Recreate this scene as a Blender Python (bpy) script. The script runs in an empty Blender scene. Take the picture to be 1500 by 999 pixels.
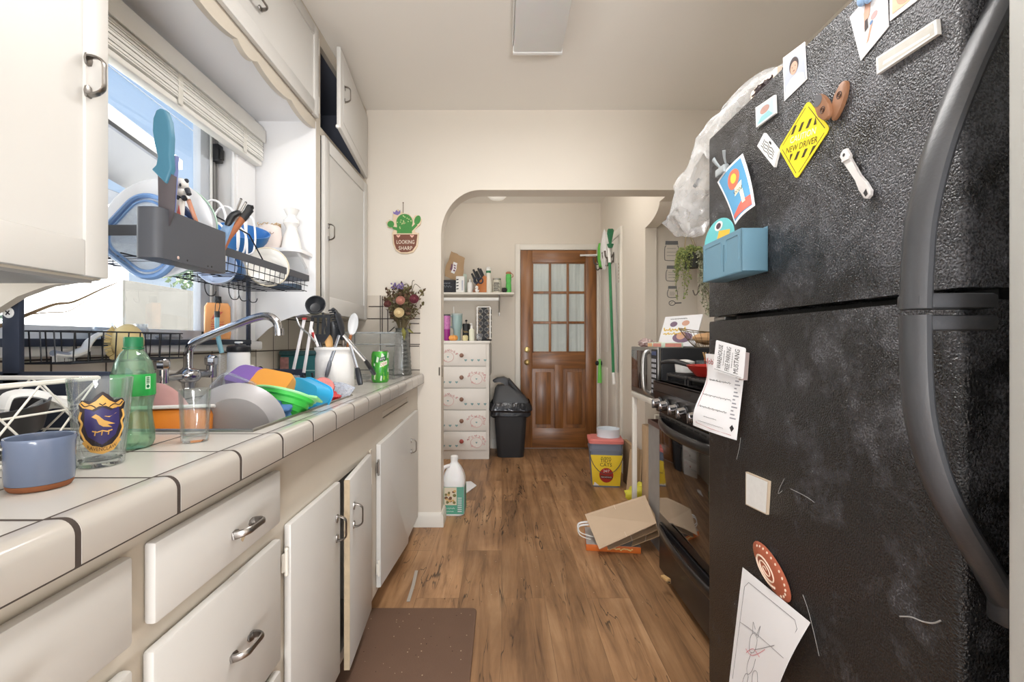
import bpy, bmesh, math, random
from mathutils import Vector, Matrix, Euler, noise as mnoise
random.seed(7)
PI=math.pi
SC=bpy.context.scene; COL=SC.collection
# ---- the camera: eye 1.10 m, focal 680 px on a 1500 px frame, looking along +Y
F=680.0; CX=735.0; CY=499.0; EYE=1.10
def P(x,y,Y): return Vector(((x-CX)*Y/F, Y, EYE-(y-CY)*Y/F))       # measured point at depth Y
def PX(x,y,X): return P(x,y,F*X/(x-CX))                            # measured point on a plane X = const
def PZ(x,y,Z): return P(x,y,F*(EYE-Z)/(y-CY))                      # measured point on a plane Z = const
V=Vector

# ------------------------------------------------------------------ materials
def lin(c):
    c=c/255.0
    return c/12.92 if c<=0.04045 else ((c+0.055)/1.055)**2.4
def rgb(c): return (lin(c[0]),lin(c[1]),lin(c[2]),1.0)
MATS={}
def mat(name,c,rough=0.5,metal=0.0,var=0.06,scale=6.0,bump=0.0,bscale=60.0,trans=0.0,ior=1.45,alpha=1.0,emit=None,estr=0.0,coat=0.0,sss=0.0,spec=0.5):
    if name in MATS: return MATS[name]
    m=bpy.data.materials.new(name); m.use_nodes=True
    nt=m.node_tree; N=nt.nodes; L=nt.links
    b=N['Principled BSDF']
    b.inputs['Roughness'].default_value=rough; b.inputs['Metallic'].default_value=metal
    b.inputs['Transmission Weight'].default_value=trans; b.inputs['IOR'].default_value=ior
    b.inputs['Alpha'].default_value=alpha; b.inputs['Coat Weight'].default_value=coat
    b.inputs['Specular IOR Level'].default_value=spec
    if sss: b.inputs['Subsurface Weight'].default_value=sss; b.inputs['Subsurface Scale'].default_value=0.02
    tc=N.new('ShaderNodeTexCoord')
    nz=N.new('ShaderNodeTexNoise'); nz.inputs['Scale'].default_value=scale; nz.inputs['Detail'].default_value=4
    L.new(tc.outputs['Object'],nz.inputs['Vector'])
    mx=N.new('ShaderNodeMix'); mx.data_type='RGBA'
    col=rgb(c)
    mx.inputs['A'].default_value=tuple(max(0,v*(1-var)) for v in col[:3])+(1,)
    mx.inputs['B'].default_value=tuple(min(1,v*(1+var)) for v in col[:3])+(1,)
    L.new(nz.outputs['Fac'],mx.inputs['Factor']); L.new(mx.outputs['Result'],b.inputs['Base Color'])
    if bump:
        n2=N.new('ShaderNodeTexNoise'); n2.inputs['Scale'].default_value=bscale; n2.inputs['Detail'].default_value=3
        L.new(tc.outputs['Object'],n2.inputs['Vector'])
        bp=N.new('ShaderNodeBump'); bp.inputs['Strength'].default_value=bump; bp.inputs['Distance'].default_value=0.004
        L.new(n2.outputs['Fac'],bp.inputs['Height']); L.new(bp.outputs['Normal'],b.inputs['Normal'])
    if emit:
        b.inputs['Emission Color'].default_value=rgb(emit); b.inputs['Emission Strength'].default_value=estr
    MATS[name]=m
    return m
def clear_mat(name,c,gloss=0.06,fres=0.5,rough=0.02,body=0.0,bodycol=None):
    """thin clear sheet: transparent, some surface gloss, optional milky body"""
    if name in MATS: return MATS[name]
    m=bpy.data.materials.new(name); m.use_nodes=True
    nt=m.node_tree; N=nt.nodes; L=nt.links
    N.remove(N['Principled BSDF']); out=N['Material Output']
    tr=N.new('ShaderNodeBsdfTransparent'); tr.inputs['Color'].default_value=rgb(c)
    gl=N.new('ShaderNodeBsdfGlossy'); gl.inputs['Roughness'].default_value=rough
    lw=N.new('ShaderNodeLayerWeight'); lw.inputs['Blend'].default_value=0.25
    ml=N.new('ShaderNodeMath'); ml.operation='MULTIPLY_ADD'; ml.inputs[1].default_value=fres; ml.inputs[2].default_value=gloss
    L.new(lw.outputs['Fresnel'],ml.inputs[0])
    a=N.new('ShaderNodeMixShader'); L.new(ml.outputs[0],a.inputs[0])
    last=tr
    if body:
        di=N.new('ShaderNodeBsdfDiffuse'); di.inputs['Color'].default_value=rgb(bodycol or c)
        nz=N.new('ShaderNodeTexNoise'); nz.inputs['Scale'].default_value=14
        mr=N.new('ShaderNodeMapRange'); mr.inputs['To Min'].default_value=body*0.5; mr.inputs['To Max'].default_value=min(1,body*1.5)
        L.new(nz.outputs['Fac'],mr.inputs['Value'])
        c2=N.new('ShaderNodeMixShader'); L.new(mr.outputs['Result'],c2.inputs[0])
        L.new(tr.outputs[0],c2.inputs[1]); L.new(di.outputs[0],c2.inputs[2]); last=c2
    L.new(last.outputs[0],a.inputs[1]); L.new(gl.outputs[0],a.inputs[2]); L.new(a.outputs[0],out.inputs['Surface'])
    MATS[name]=m; return m

# ------------------------------------------------------------------ mesh builder
class MB:
    def __init__(s): s.bm=bmesh.new()
    def raw(s,verts,faces,mi=0,M=None):
        vs=[s.bm.verts.new((M@V(v)) if M else V(v)) for v in verts]; out=[]
        for f in faces:
            try:
                fc=s.bm.faces.new([vs[i] for i in f]); fc.material_index=mi; out.append(fc)
            except ValueError: pass
        return vs,out
    def box(s,x0,x1,y0,y1,z0,z1,mi=0,bev=0,M=None,seg=2):
        if x0>x1: x0,x1=x1,x0
        if y0>y1: y0,y1=y1,y0
        if z0>z1: z0,z1=z1,z0
        vs,fs=s.raw([(x0,y0,z0),(x1,y0,z0),(x1,y1,z0),(x0,y1,z0),(x0,y0,z1),(x1,y0,z1),(x1,y1,z1),(x0,y1,z1)],
            [(0,3,2,1),(4,5,6,7),(0,1,5,4),(1,2,6,5),(2,3,7,6),(3,0,4,7)],mi,M)
        if bev:
            es=set(e for f in fs for e in f.edges)
            bmesh.ops.bevel(s.bm,geom=list(es),offset=min(bev,0.49*min(x1-x0,y1-y0,z1-z0)),segments=seg,affect='EDGES',profile=0.5)
        return s
    def obox(s,c,size,R=None,mi=0,bev=0):
        M=Matrix.Translation(V(c))@((R.to_4x4()) if R else Matrix.Identity(4))
        a,b,d=size
        return s.box(-a/2,a/2,-b/2,b/2,-d/2,d/2,mi,bev,M)
    def prism(s,pts,O,u,v,n,depth,mi=0,bev=0):
        O=V(O);u=V(u);v=V(v);n=V(n)
        k=len(pts)
        back=[O+u*p[0]+v*p[1] for p in pts]; front=[q+n*depth for q in back]
        area=sum(pts[i][0]*pts[(i+1)%k][1]-pts[(i+1)%k][0]*pts[i][1] for i in range(k))
        flip=(area<0)!=((u.cross(v)).dot(n)<0)
        fr=list(range(k,2*k)); bk=list(range(k-1,-1,-1))
        sd=[(i,(i+1)%k,k+(i+1)%k,k+i) for i in range(k)]
        fs=[tuple(fr),tuple(bk)]+sd
        if flip: fs=[tuple(reversed(f)) for f in fs]
        vs,out=s.raw(back+front,fs,mi)
        if bev:
            es=[e for e in out[0].edges]
            bmesh.ops.bevel(s.bm,geom=es,offset=bev,segments=2,affect='EDGES',profile=0.5)
        return s
    def poly3(s,pts,n,depth,mi=0):
        """flat polygon given as 3-D points, thickened along n"""
        n=V(n).normalized(); k=len(pts); a=[V(p) for p in pts]; b=[p+n*depth for p in a]
        nn=V((0,0,0))
        for i in range(k): nn+=a[i].cross(a[(i+1)%k])
        fr=list(range(k,2*k)); bk=list(range(k-1,-1,-1)); sd=[(i,(i+1)%k,k+(i+1)%k,k+i) for i in range(k)]
        fs=[tuple(fr),tuple(bk)]+sd
        if nn.dot(n)<0: fs=[tuple(reversed(f)) for f in fs]
        s.raw(a+b,fs,mi); return s
    def tube(s,pts,r,seg=8,mi=0,closed=False,flat=None,up=None):
        """r number or list; flat=(a,b) scales the section along (up, side)"""
        pts=[V(p) for p in pts]; n=len(pts)
        rs=r if isinstance(r,(list,tuple)) else [r]*n
        ts=[]
        for i in range(n):
            if closed: t=pts[(i+1)%n]-pts[i-1]
            else: t=pts[min(i+1,n-1)]-pts[max(i-1,0)]
            ts.append(t.normalized() if t.length>1e-9 else V((0,0,1)))
        a=V(up) if up else (V((0,0,1)) if abs(ts[0].z)<0.9 else V((1,0,0)))
        a=(a-ts[0]*a.dot(ts[0])).normalized()
        verts=[];fa,fb=flat or (1,1)
        for i in range(n):
            if i: 
                a=a-ts[i]*a.dot(ts[i])
                if a.length<1e-6: a=ts[i].orthogonal()
                a.normalize()
            b=ts[i].cross(a)
            for k in range(seg):
                th=2*PI*k/seg
                verts.append(pts[i]+a*(math.cos(th)*rs[i]*fa)+b*(math.sin(th)*rs[i]*fb))
        fs=[]
        m=n if closed else n-1
        for i in range(m):
            j=(i+1)%n
            for k in range(seg):
                k2=(k+1)%seg
                fs.append((i*seg+k,i*seg+k2,j*seg+k2,j*seg+k))
        if not closed:
            fs.append(tuple(range(seg-1,-1,-1))); fs.append(tuple(range((n-1)*seg,n*seg)))
        s.raw(verts,fs,mi); return s
    def lathe(s,prof,o=(0,0,0),seg=24,mi=0,M=None,sx=1,sy=1,closed=False):
        T_=Matrix.Translation(V(o))@(M.to_4x4() if M else Matrix.Identity(4))
        verts=[];idx=[]
        for (r,z) in prof:
            if r<1e-6: idx.append([len(verts)]); verts.append((0,0,z))
            else:
                idx.append(list(range(len(verts),len(verts)+seg)))
                for k in range(seg):
                    th=2*PI*k/seg; verts.append((r*sx*math.cos(th),r*sy*math.sin(th),z))
        fs=[]
        pr=list(zip(idx[:-1],idx[1:]))
        if closed: pr.append((idx[-1],idx[0]))
        for A,B in pr:
            for k in range(seg):
                k2=(k+1)%seg
                if len(A)==1 and len(B)==1: continue
                if len(A)==1: fs.append((A[0],B[k2],B[k]))
                elif len(B)==1: fs.append((A[k],A[k2],B[0]))
                else: fs.append((A[k],A[k2],B[k2],B[k]))
        s.raw(verts,fs,mi,T_); return s
    def sph(s,c,r,seg=16,mi=0,M=None):
        if not isinstance(r,(tuple,list)): r=(r,r,r)
        h=seg//2+1
        prof=[(math.sin(PI*i/h),-math.cos(PI*i/h)) for i in range(h+1)]
        prof[0]=(0,-1);prof[-1]=(0,1)
        MM=(M.to_4x4() if M else Matrix.Identity(4))@Matrix.Diagonal((r[0],r[1],r[2],1))
        return s.lathe(prof,c,seg,mi,MM)
    def cyl(s,p0,p1,r0,r1=None,seg=16,mi=0):
        r1=r0 if r1 is None else r1
        return s.tube([p0,p1],[r0,r1],seg,mi)
    def sheet(s,fn,nu,nv,th,mi=0):
        g=[[V(fn(i/nu,j/nv)) for j in range(nv+1)] for i in range(nu+1)]
        verts=[];W=nv+1
        nrm=[]
        for i in range(nu+1):
            for j in range(nv+1):
                du=g[min(i+1,nu)][j]-g[max(i-1,0)][j]; dv=g[i][min(j+1,nv)]-g[i][max(j-1,0)]
                nn=du.cross(dv); nrm.append(nn.normalized() if nn.length>1e-12 else V((0,0,1)))
        base=[g[i][j] for i in range(nu+1) for j in range(nv+1)]
        verts=[b+n*th/2 for b,n in zip(base,nrm)]+[b-n*th/2 for b,n in zip(base,nrm)]
        K=len(base);fs=[]
        for i in range(nu):
            for j in range(nv):
                a,b,c,d=i*W+j,(i+1)*W+j,(i+1)*W+j+1,i*W+j+1
                fs.append((a,b,c,d)); fs.append((K+d,K+c,K+b,K+a))
        for i in range(nu):
            a,b=i*W,(i+1)*W; fs.append((K+a,K+b,b,a))
            a,b=i*W+nv,(i+1)*W+nv; fs.append((a,b,K+b,K+a))
        for j in range(nv):
            a,b=j,j+1; fs.append((a,b,K+b,K+a))
            a,b=nu*W+j,nu*W+j+1; fs.append((K+a,K+b,b,a))
        s.raw(verts,fs,mi); return s
    def decal(s,pts,fn,mi=0,maxlen=None):
        """polygon in 2-D laid onto a surface fn(x,y)->point"""
        t=bmesh.new(); f=t.faces.new([t.verts.new((p[0],p[1],0)) for p in pts])
        f.normal_update()
        if f.normal.z<0: f.normal_flip()
        bmesh.ops.triangulate(t,faces=t.faces[:])
        if maxlen:
            for _ in range(5):
                es=[e for e in t.edges if e.calc_length()>maxlen]
                if not es: break
                bmesh.ops.subdivide_edges(t,edges=es,cuts=1)
                bmesh.ops.triangulate(t,faces=t.faces[:])
        t.verts.index_update()
        s.raw([fn(v.co.x,v.co.y) for v in t.verts],[tuple(v.index for v in f.verts) for f in t.faces],mi)
        t.free(); return s
    def text(s,txt,fn,w=None,h=None,mi=0,at=(0,0),shear=0,ch=1.0):
        """lettering centred on at, fitted to w x h, laid on fn(x,y)"""
        cu=bpy.data.curves.new('lettering','FONT'); cu.body=txt; cu.align_x='CENTER'; cu.size=1; cu.resolution_u=2; cu.space_character=ch
        ob=bpy.data.objects.new('lettering',cu); COL.objects.link(ob)
        dg=bpy.context.evaluated_depsgraph_get(); dg.update()
        me=bpy.data.meshes.new_from_object(ob.evaluated_get(dg))
        bpy.data.objects.remove(ob); bpy.data.curves.remove(cu)
        if not me.vertices: return s
        xs=[v.co.x for v in me.vertices]; ys=[v.co.y for v in me.vertices]
        x0,x1,y0,y1=min(xs),max(xs),min(ys),max(ys)
        sx=(w/(x1-x0)) if w else None; sy=(h/(y1-y0)) if h else None
        sx=sx or sy; sy=sy or sx
        cx,cy=(x0+x1)/2,(y0+y1)/2
        pts=[]
        for v in me.vertices:
            X=(v.co.x-cx)*sx; Y=(v.co.y-cy)*sy
            pts.append(fn(at[0]+X+shear*Y,at[1]+Y))
        s.raw(pts,[tuple(p.vertices) for p in me.polygons],mi)
        bpy.data.meshes.remove(me); return s
    def scrawl(s,fn,w,h,mi=0,at=(0,0),r=0.0004,n=40):
        """an unreadable line of handwriting-sized marks"""
        ph=at[0]*31+at[1]*17
        s.tube([fn(at[0]-w/2+w*i/n,at[1]+h*0.5*math.sin(i*2.1+ph)*(0.55+0.45*math.sin(i*0.9+ph))) for i in range(n+1)],r,4,mi); return s
    def build(s,name,mats,parent=None,M=None,smooth=35,local=False):
        """one mesh object; geometry is given in world space unless local"""
        if not isinstance(mats,(list,tuple)): mats=[mats]
        root=parent
        while root is not None and root.parent is not None: root=root.parent
        bmesh.ops.recalc_face_normals(s.bm,faces=[f for f in s.bm.faces])
        if M is not None and not local: s.bm.transform(M.inverted())
        if root is not None and not local: s.bm.transform(ROOTM[root.name].inverted())
        me=bpy.data.meshes.new(name); s.bm.to_mesh(me); s.bm.free()
        for m in mats: me.materials.append(m)
        if smooth:
            me.shade_smooth(); me.set_sharp_from_angle(angle=math.radians(smooth))
        o=bpy.data.objects.new(name,me); COL.objects.link(o)
        if parent is not None: o.parent=parent
        elif M is not None: o.matrix_world=M
        return o
ROOTM={}
def T(name,label,cat,loc,rot=(0,0,0),group=None,kind=None):
    o=bpy.data.objects.new(name,None); COL.objects.link(o); o.empty_display_size=0.05
    o.location=V(loc); o.rotation_euler=rot
    ROOTM[o.name]=Matrix.LocRotScale(V(loc),Euler(rot),None)
    if label: o['label']=label
    if cat: o['category']=cat
    if group: o['group']=group
    if kind: o['kind']=kind
    return o
def tag(o,label,cat,group=None,kind=None):
    o['label']=label; o['category']=cat
    if group: o['group']=group
    if kind: o['kind']=kind
    return o
def one(mb,name,mats,label,cat,loc=None,group=None,kind=None,smooth=35):
    """a thing that is a single mesh, its origin at loc"""
    M=Matrix.Translation(V(loc)) if loc is not None else None
    return tag(mb.build(name,mats,None,M,smooth),label,cat,group,kind)
def struct(mb,name,mats,parent=None,smooth=35):
    o=mb.build(name,mats,parent,None,smooth)
    if parent is None: o['kind']='structure'
    return o
def copy_tree(o,parent=None):
    c=o.copy(); COL.objects.link(c)
    if parent is not None: c.parent=parent
    for ch in list(o.children): copy_tree(ch,c)
    return c
def plane_fn(O,u,v,d=0.0):
    O=V(O);u=V(u).normalized();v=V(v).normalized();n=u.cross(v).normalized()
    return lambda x,y:O+u*x+v*y+n*d
def arc(cx,cy,r,a0,a1,n,ry=None):
    ry=ry or r
    return [(cx+r*math.cos(math.radians(a0+(a1-a0)*i/n)),cy+ry*math.sin(math.radians(a0+(a1-a0)*i/n))) for i in range(n+1)]
def rrect(w,h,r,n=5):
    w/=2;h/=2
    return arc(w-r,h-r,r,0,90,n)+arc(-w+r,h-r,r,90,180,n)+arc(-w+r,-h+r,r,180,270,n)+arc(w-r,-h+r,r,270,360,n)
def catmull(pts,n=6,closed=False):
    pts=[V(p) for p in pts]; out=[]; k=len(pts)
    rng=range(k) if closed else range(k-1)
    for i in rng:
        if closed: p0,p1,p2,p3=pts[i-1],pts[i],pts[(i+1)%k],pts[(i+2)%k]
        else: p0,p1,p2,p3=pts[max(i-1,0)],pts[i],pts[i+1],pts[min(i+2,k-1)]
        for j in range(n):
            t=j/n
            out.append(0.5*((2*p1)+(p2-p0)*t+(2*p0-5*p1+4*p2-p3)*t*t+(3*p1-p0-3*p2+p3)*t**3))
    if not closed: out.append(pts[-1])
    return out
def Rx(a): return Matrix.Rotation(a,3,'X')
def Ry(a): return Matrix.Rotation(a,3,'Y')
def Rz(a): return Matrix.Rotation(a,3,'Z')
def align(d,roll=0):
    """rotation taking +Z to d"""
    return V((0,0,1)).rotation_difference(V(d).normalized()).to_matrix()@Rz(roll)
# ------------------------------------------------------------------ palette
WALL=mat('wall_paint',(222,214,202),0.6,var=0.03,scale=2.5,bump=0.06,bscale=25)
CEIL=mat('ceiling_paint',(238,234,227),0.65,var=0.02,scale=2,bump=0.05,bscale=30)
NICHE=mat('niche_paint',(234,234,235),0.45,var=0.02,scale=3,bump=0.03,bscale=30)
TRIMW=mat('trim_paint',(228,224,215),0.4,var=0.04,scale=5,bump=0.05,bscale=30)
CABF=mat('cabinet_frame_paint',(196,187,173),0.38,var=0.07,scale=5,bump=0.06,bscale=40)
CABD=mat('cabinet_door_paint',(206,204,200),0.36,var=0.04,scale=4,bump=0.06,bscale=40)
CABE=mat('chipped_edge_paint',(186,168,140),0.55,var=0.25,scale=30,bump=0.2,bscale=90)
DARK=mat('dark_interior',(52,50,50),0.8,var=0.1)
CHROME=mat('chrome',(196,196,200),0.13,1.0,var=0.05)
STEEL=mat('brushed_steel',(170,168,165),0.32,1.0,var=0.1,scale=20)
PEWTER=mat('pewter_pull',(148,144,140),0.34,1.0,var=0.15,scale=30)
BLACKP=mat('black_plastic',(34,35,38),0.42,var=0.15)
BLACKW=mat('black_wire',(38,40,46),0.4,0.3,var=0.1)
NAVY=mat('navy_black_steel',(50,58,76),0.42,0.2,var=0.1,scale=10)
WHITEP=mat('white_plastic',(236,236,234),0.35,var=0.02)
WHITEC=mat('white_ceramic',(238,237,234),0.15,var=0.02,coat=0.3)
GREYP=mat('grey_plastic',(76,78,84),0.45,var=0.06)
CLEARG=clear_mat('clear_glass',(250,252,252),0.03,0.45,0.01,body=0.035,bodycol=(236,240,244)); SOLIDG=mat('solid_glass',(250,252,252),0.02,trans=1.0,ior=1.3,var=0.0)
KRAFT=mat('kraft_paper',(178,150,118),0.75,var=0.08,scale=12,bump=0.2,bscale=40)
PAPER=mat('white_paper',(235,235,238),0.7,var=0.02)
INK=mat('black_ink',(40,38,40),0.7,var=0.05)
REDINK=mat('red_ink',(170,52,52),0.7,var=0.1)
WOODL=mat('light_wood',(206,166,112),0.5,var=0.15,scale=20)
WOODM=mat('mid_wood',(168,104,58),0.5,var=0.2,scale=15)
CLEARP=clear_mat('clear_plastic',(244,247,250),0.06,body=0.10,bodycol=(235,240,248),rough=0.08)

def tile_mat(name,c,gc,axes,origin,size,gw,rough=0.18):
    """square glazed tiles with sunk grout; axes = which object coords run across the tiles"""
    m=bpy.data.materials.new(name); m.use_nodes=True; nt=m.node_tree;N=nt.nodes;L=nt.links
    b=N['Principled BSDF']; tc=N.new('ShaderNodeTexCoord'); sp=N.new('ShaderNodeSeparateXYZ'); L.new(tc.outputs['Object'],sp.inputs[0])
    masks=[];cells=[]
    for ax,o in zip(axes,origin):
        a=N.new('ShaderNodeMath');a.operation='SUBTRACT';L.new(sp.outputs[ax],a.inputs[0]);a.inputs[1].default_value=o
        d=N.new('ShaderNodeMath');d.operation='DIVIDE';L.new(a.outputs[0],d.inputs[0]);d.inputs[1].default_value=size
        fl=N.new('ShaderNodeMath');fl.operation='FLOOR';L.new(d.outputs[0],fl.inputs[0]);cells.append(fl)
        fr=N.new('ShaderNodeMath');fr.operation='PINGPONG';L.new(d.outputs[0],fr.inputs[0]);fr.inputs[1].default_value=0.5
        mr=N.new('ShaderNodeMapRange');mr.inputs['From Min'].default_value=gw/size*0.35;mr.inputs['From Max'].default_value=gw/size*0.6
        L.new(fr.outputs[0],mr.inputs['Value']);masks.append(mr)
    mn=N.new('ShaderNodeMath');mn.operation='MINIMUM';L.new(masks[0].outputs[0],mn.inputs[0]);L.new(masks[1].outputs[0],mn.inputs[1])
    cb=N.new('ShaderNodeCombineXYZ');L.new(cells[0].outputs[0],cb.inputs[0]);L.new(cells[1].outputs[0],cb.inputs[1])
    wn=N.new('ShaderNodeTexWhiteNoise');wn.noise_dimensions='3D';L.new(cb.outputs[0],wn.inputs['Vector'])
    t=N.new('ShaderNodeMix');t.data_type='RGBA';col=rgb(c)
    t.inputs['A'].default_value=tuple(v*0.95 for v in col[:3])+(1,);t.inputs['B'].default_value=tuple(min(1,v*1.04) for v in col[:3])+(1,)
    L.new(wn.outputs['Value'],t.inputs['Factor'])
    g=N.new('ShaderNodeMix');g.data_type='RGBA';g.inputs['A'].default_value=rgb(gc);L.new(t.outputs['Result'],g.inputs['B']);L.new(mn.outputs[0],g.inputs['Factor'])
    L.new(g.outputs['Result'],b.inputs['Base Color'])
    rr=N.new('ShaderNodeMapRange');rr.inputs['To Min'].default_value=0.8;rr.inputs['To Max'].default_value=rough;L.new(mn.outputs[0],rr.inputs['Value']);L.new(rr.outputs['Result'],b.inputs['Roughness'])
    bp=N.new('ShaderNodeBump');bp.inputs['Strength'].default_value=0.4;bp.inputs['Distance'].default_value=0.002;L.new(mn.outputs[0],bp.inputs['Height']);L.new(bp.outputs['Normal'],b.inputs['Normal'])
    return m
GROUT=(66,57,52)
TILE_C=tile_mat('counter_tile',(200,196,189),GROUT,(0,1),(-0.50,0.506),0.1575,0.0066)
TILE_L=tile_mat('backsplash_tile_left',(206,198,186),GROUT,(1,2),(0.03,0.905),0.152,0.0055)
TILE_A=tile_mat('backsplash_tile_end',(206,196,183),GROUT,(0,2),(-0.72,0.93),0.152,0.0055)
BULL=mat('bullnose_glaze',(184,179,172),0.16,var=0.03,scale=6,coat=0.2)
GROUTM=mat('grout',GROUT,0.85,var=0.1,scale=40)

def floor_mat():
    m=bpy.data.materials.new('wood_plank_floor');m.use_nodes=True;nt=m.node_tree;N=nt.nodes;L=nt.links
    b=N['Principled BSDF'];tc=N.new('ShaderNodeTexCoord');sp=N.new('ShaderNodeSeparateXYZ');L.new(tc.outputs['Object'],sp.inputs[0])
    cb=N.new('ShaderNodeCombineXYZ');L.new(sp.outputs[1],cb.inputs[0]);L.new(sp.outputs[0],cb.inputs[1])
    br=N.new('ShaderNodeTexBrick');br.inputs['Scale'].default_value=1;br.inputs['Brick Width'].default_value=1.22;br.inputs['Row Height'].default_value=0.183
    br.inputs['Mortar Size'].default_value=0.0009;br.inputs['Mortar Smooth'].default_value=0.1;br.offset=0.37;br.offset_frequency=2
    br.inputs['Color1'].default_value=(0,0,0,1);br.inputs['Color2'].default_value=(1,1,1,1);br.inputs['Mortar'].default_value=(0.5,0.5,0.5,1)
    L.new(cb.outputs[0],br.inputs['Vector'])
    # grain stretched along the plank, shifted per plank
    mp=N.new('ShaderNodeVectorMath');mp.operation='MULTIPLY';mp.inputs[1].default_value=(1.3,15,1);L.new(cb.outputs[0],mp.inputs[0])
    ad=N.new('ShaderNodeVectorMath');ad.operation='ADD';L.new(mp.outputs[0],ad.inputs[0])
    sc=N.new('ShaderNodeVectorMath');sc.operation='SCALE';sc.inputs['Scale'].default_value=7;L.new(br.outputs['Color'],sc.inputs[0]);L.new(sc.outputs[0],ad.inputs[1])
    n1=N.new('ShaderNodeTexNoise');n1.inputs['Scale'].default_value=1.0;n1.inputs['Detail'].default_value=8;n1.inputs['Roughness'].default_value=0.65;n1.inputs['Distortion'].default_value=0.6;L.new(ad.outputs[0],n1.inputs['Vector'])
    n2=N.new('ShaderNodeTexNoise');n2.inputs['Scale'].default_value=3.2;n2.inputs['Detail'].default_value=5;L.new(tc.outputs['Object'],n2.inputs['Vector'])
    r1=N.new('ShaderNodeValToRGB');e=r1.color_ramp.elements
    e[0].position=0.25;e[0].color=rgb((104,74,48));e[1].position=0.78;e[1].color=rgb((208,170,130))
    x=e.new(0.5);x.color=rgb((174,134,96))
    L.new(n1.outputs['Fac'],r1.inputs['Fac'])
    mix=N.new('ShaderNodeMix');mix.data_type='RGBA';mix.blend_type='MULTIPLY';mix.inputs['Factor'].default_value=0.75
    r2=N.new('ShaderNodeValToRGB');r2.color_ramp.elements[0].position=0.3;r2.color_ramp.elements[0].color=(0.56,0.5,0.44,1);r2.color_ramp.elements[1].position=0.65;r2.color_ramp.elements[1].color=(1,1,1,1)
    L.new(n2.outputs['Fac'],r2.inputs['Fac']);L.new(r1.outputs['Color'],mix.inputs['A']);L.new(r2.outputs['Color'],mix.inputs['B'])
    # per-plank tone
    pl=N.new('ShaderNodeMix');pl.data_type='RGBA';pl.blend_type='MULTIPLY';pl.inputs['Factor'].default_value=1
    rp=N.new('ShaderNodeValToRGB');rp.color_ramp.elements[0].color=(0.72,0.68,0.63,1);rp.color_ramp.elements[1].color=(1.12,1.1,1.08,1)
    L.new(br.outputs['Color'],rp.inputs['Fac']);L.new(mix.outputs['Result'],pl.inputs['A']);L.new(rp.outputs['Color'],pl.inputs['B'])
    # long dark cracks
    mp3=N.new('ShaderNodeVectorMath');mp3.operation='MULTIPLY';mp3.inputs[1].default_value=(1.3,13,1);L.new(cb.outputs[0],mp3.inputs[0])
    n3=N.new('ShaderNodeTexNoise');n3.inputs['Scale'].default_value=1.4;n3.inputs['Detail'].default_value=3;n3.inputs['Distortion'].default_value=0.7;L.new(mp3.outputs[0],n3.inputs['Vector'])
    s1=N.new('ShaderNodeMath');s1.operation='SUBTRACT';L.new(n3.outputs['Fac'],s1.inputs[0]);s1.inputs[1].default_value=0.585
    s2=N.new('ShaderNodeMath');s2.operation='ABSOLUTE';L.new(s1.outputs[0],s2.inputs[0])
    s3=N.new('ShaderNodeMapRange');s3.inputs['From Min'].default_value=0.003;s3.inputs['From Max'].default_value=0.014;s3.inputs['To Min'].default_value=0.25;s3.inputs['To Max'].default_value=1;L.new(s2.outputs[0],s3.inputs['Value'])
    n4=N.new('ShaderNodeTexNoise');n4.inputs['Scale'].default_value=2.3;L.new(tc.outputs['Object'],n4.inputs['Vector'])
    g4=N.new('ShaderNodeMapRange');g4.inputs['From Min'].default_value=0.42;g4.inputs['From Max'].default_value=0.56;L.new(n4.outputs['Fac'],g4.inputs['Value'])
    lerp=N.new('ShaderNodeMix');lerp.data_type='FLOAT';lerp.inputs['A'].default_value=1.0;L.new(g4.outputs[0],lerp.inputs['Factor']);L.new(s3.outputs[0],lerp.inputs['B'])
    mu=N.new('ShaderNodeMath');mu.operation='MULTIPLY';L.new(lerp.outputs['Result'],mu.inputs[0])
    mo=N.new('ShaderNodeMapRange');mo.inputs['To Min'].default_value=1;mo.inputs['To Max'].default_value=0.55;L.new(br.outputs['Fac'],mo.inputs['Value']);L.new(mo.outputs[0],mu.inputs[1])
    fin=N.new('ShaderNodeMix');fin.data_type='RGBA';fin.blend_type='MULTIPLY';fin.inputs['Factor'].default_value=1
    L.new(pl.outputs['Result'],fin.inputs['A']);L.new(mu.outputs[0],fin.inputs['B'])
    L.new(fin.outputs['Result'],b.inputs['Base Color'])
    rr=N.new('ShaderNodeMapRange');rr.inputs['To Min'].default_value=0.34;rr.inputs['To Max'].default_value=0.55;L.new(n2.outputs['Fac'],rr.inputs['Value']);L.new(rr.outputs[0],b.inputs['Roughness'])
    bp=N.new('ShaderNodeBump');bp.inputs['Strength'].default_value=0.15;bp.inputs['Distance'].default_value=0.002;L.new(mu.outputs[0],bp.inputs['Height']);L.new(bp.outputs['Normal'],b.inputs['Normal'])
    return m
FLOOR=floor_mat()
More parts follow.
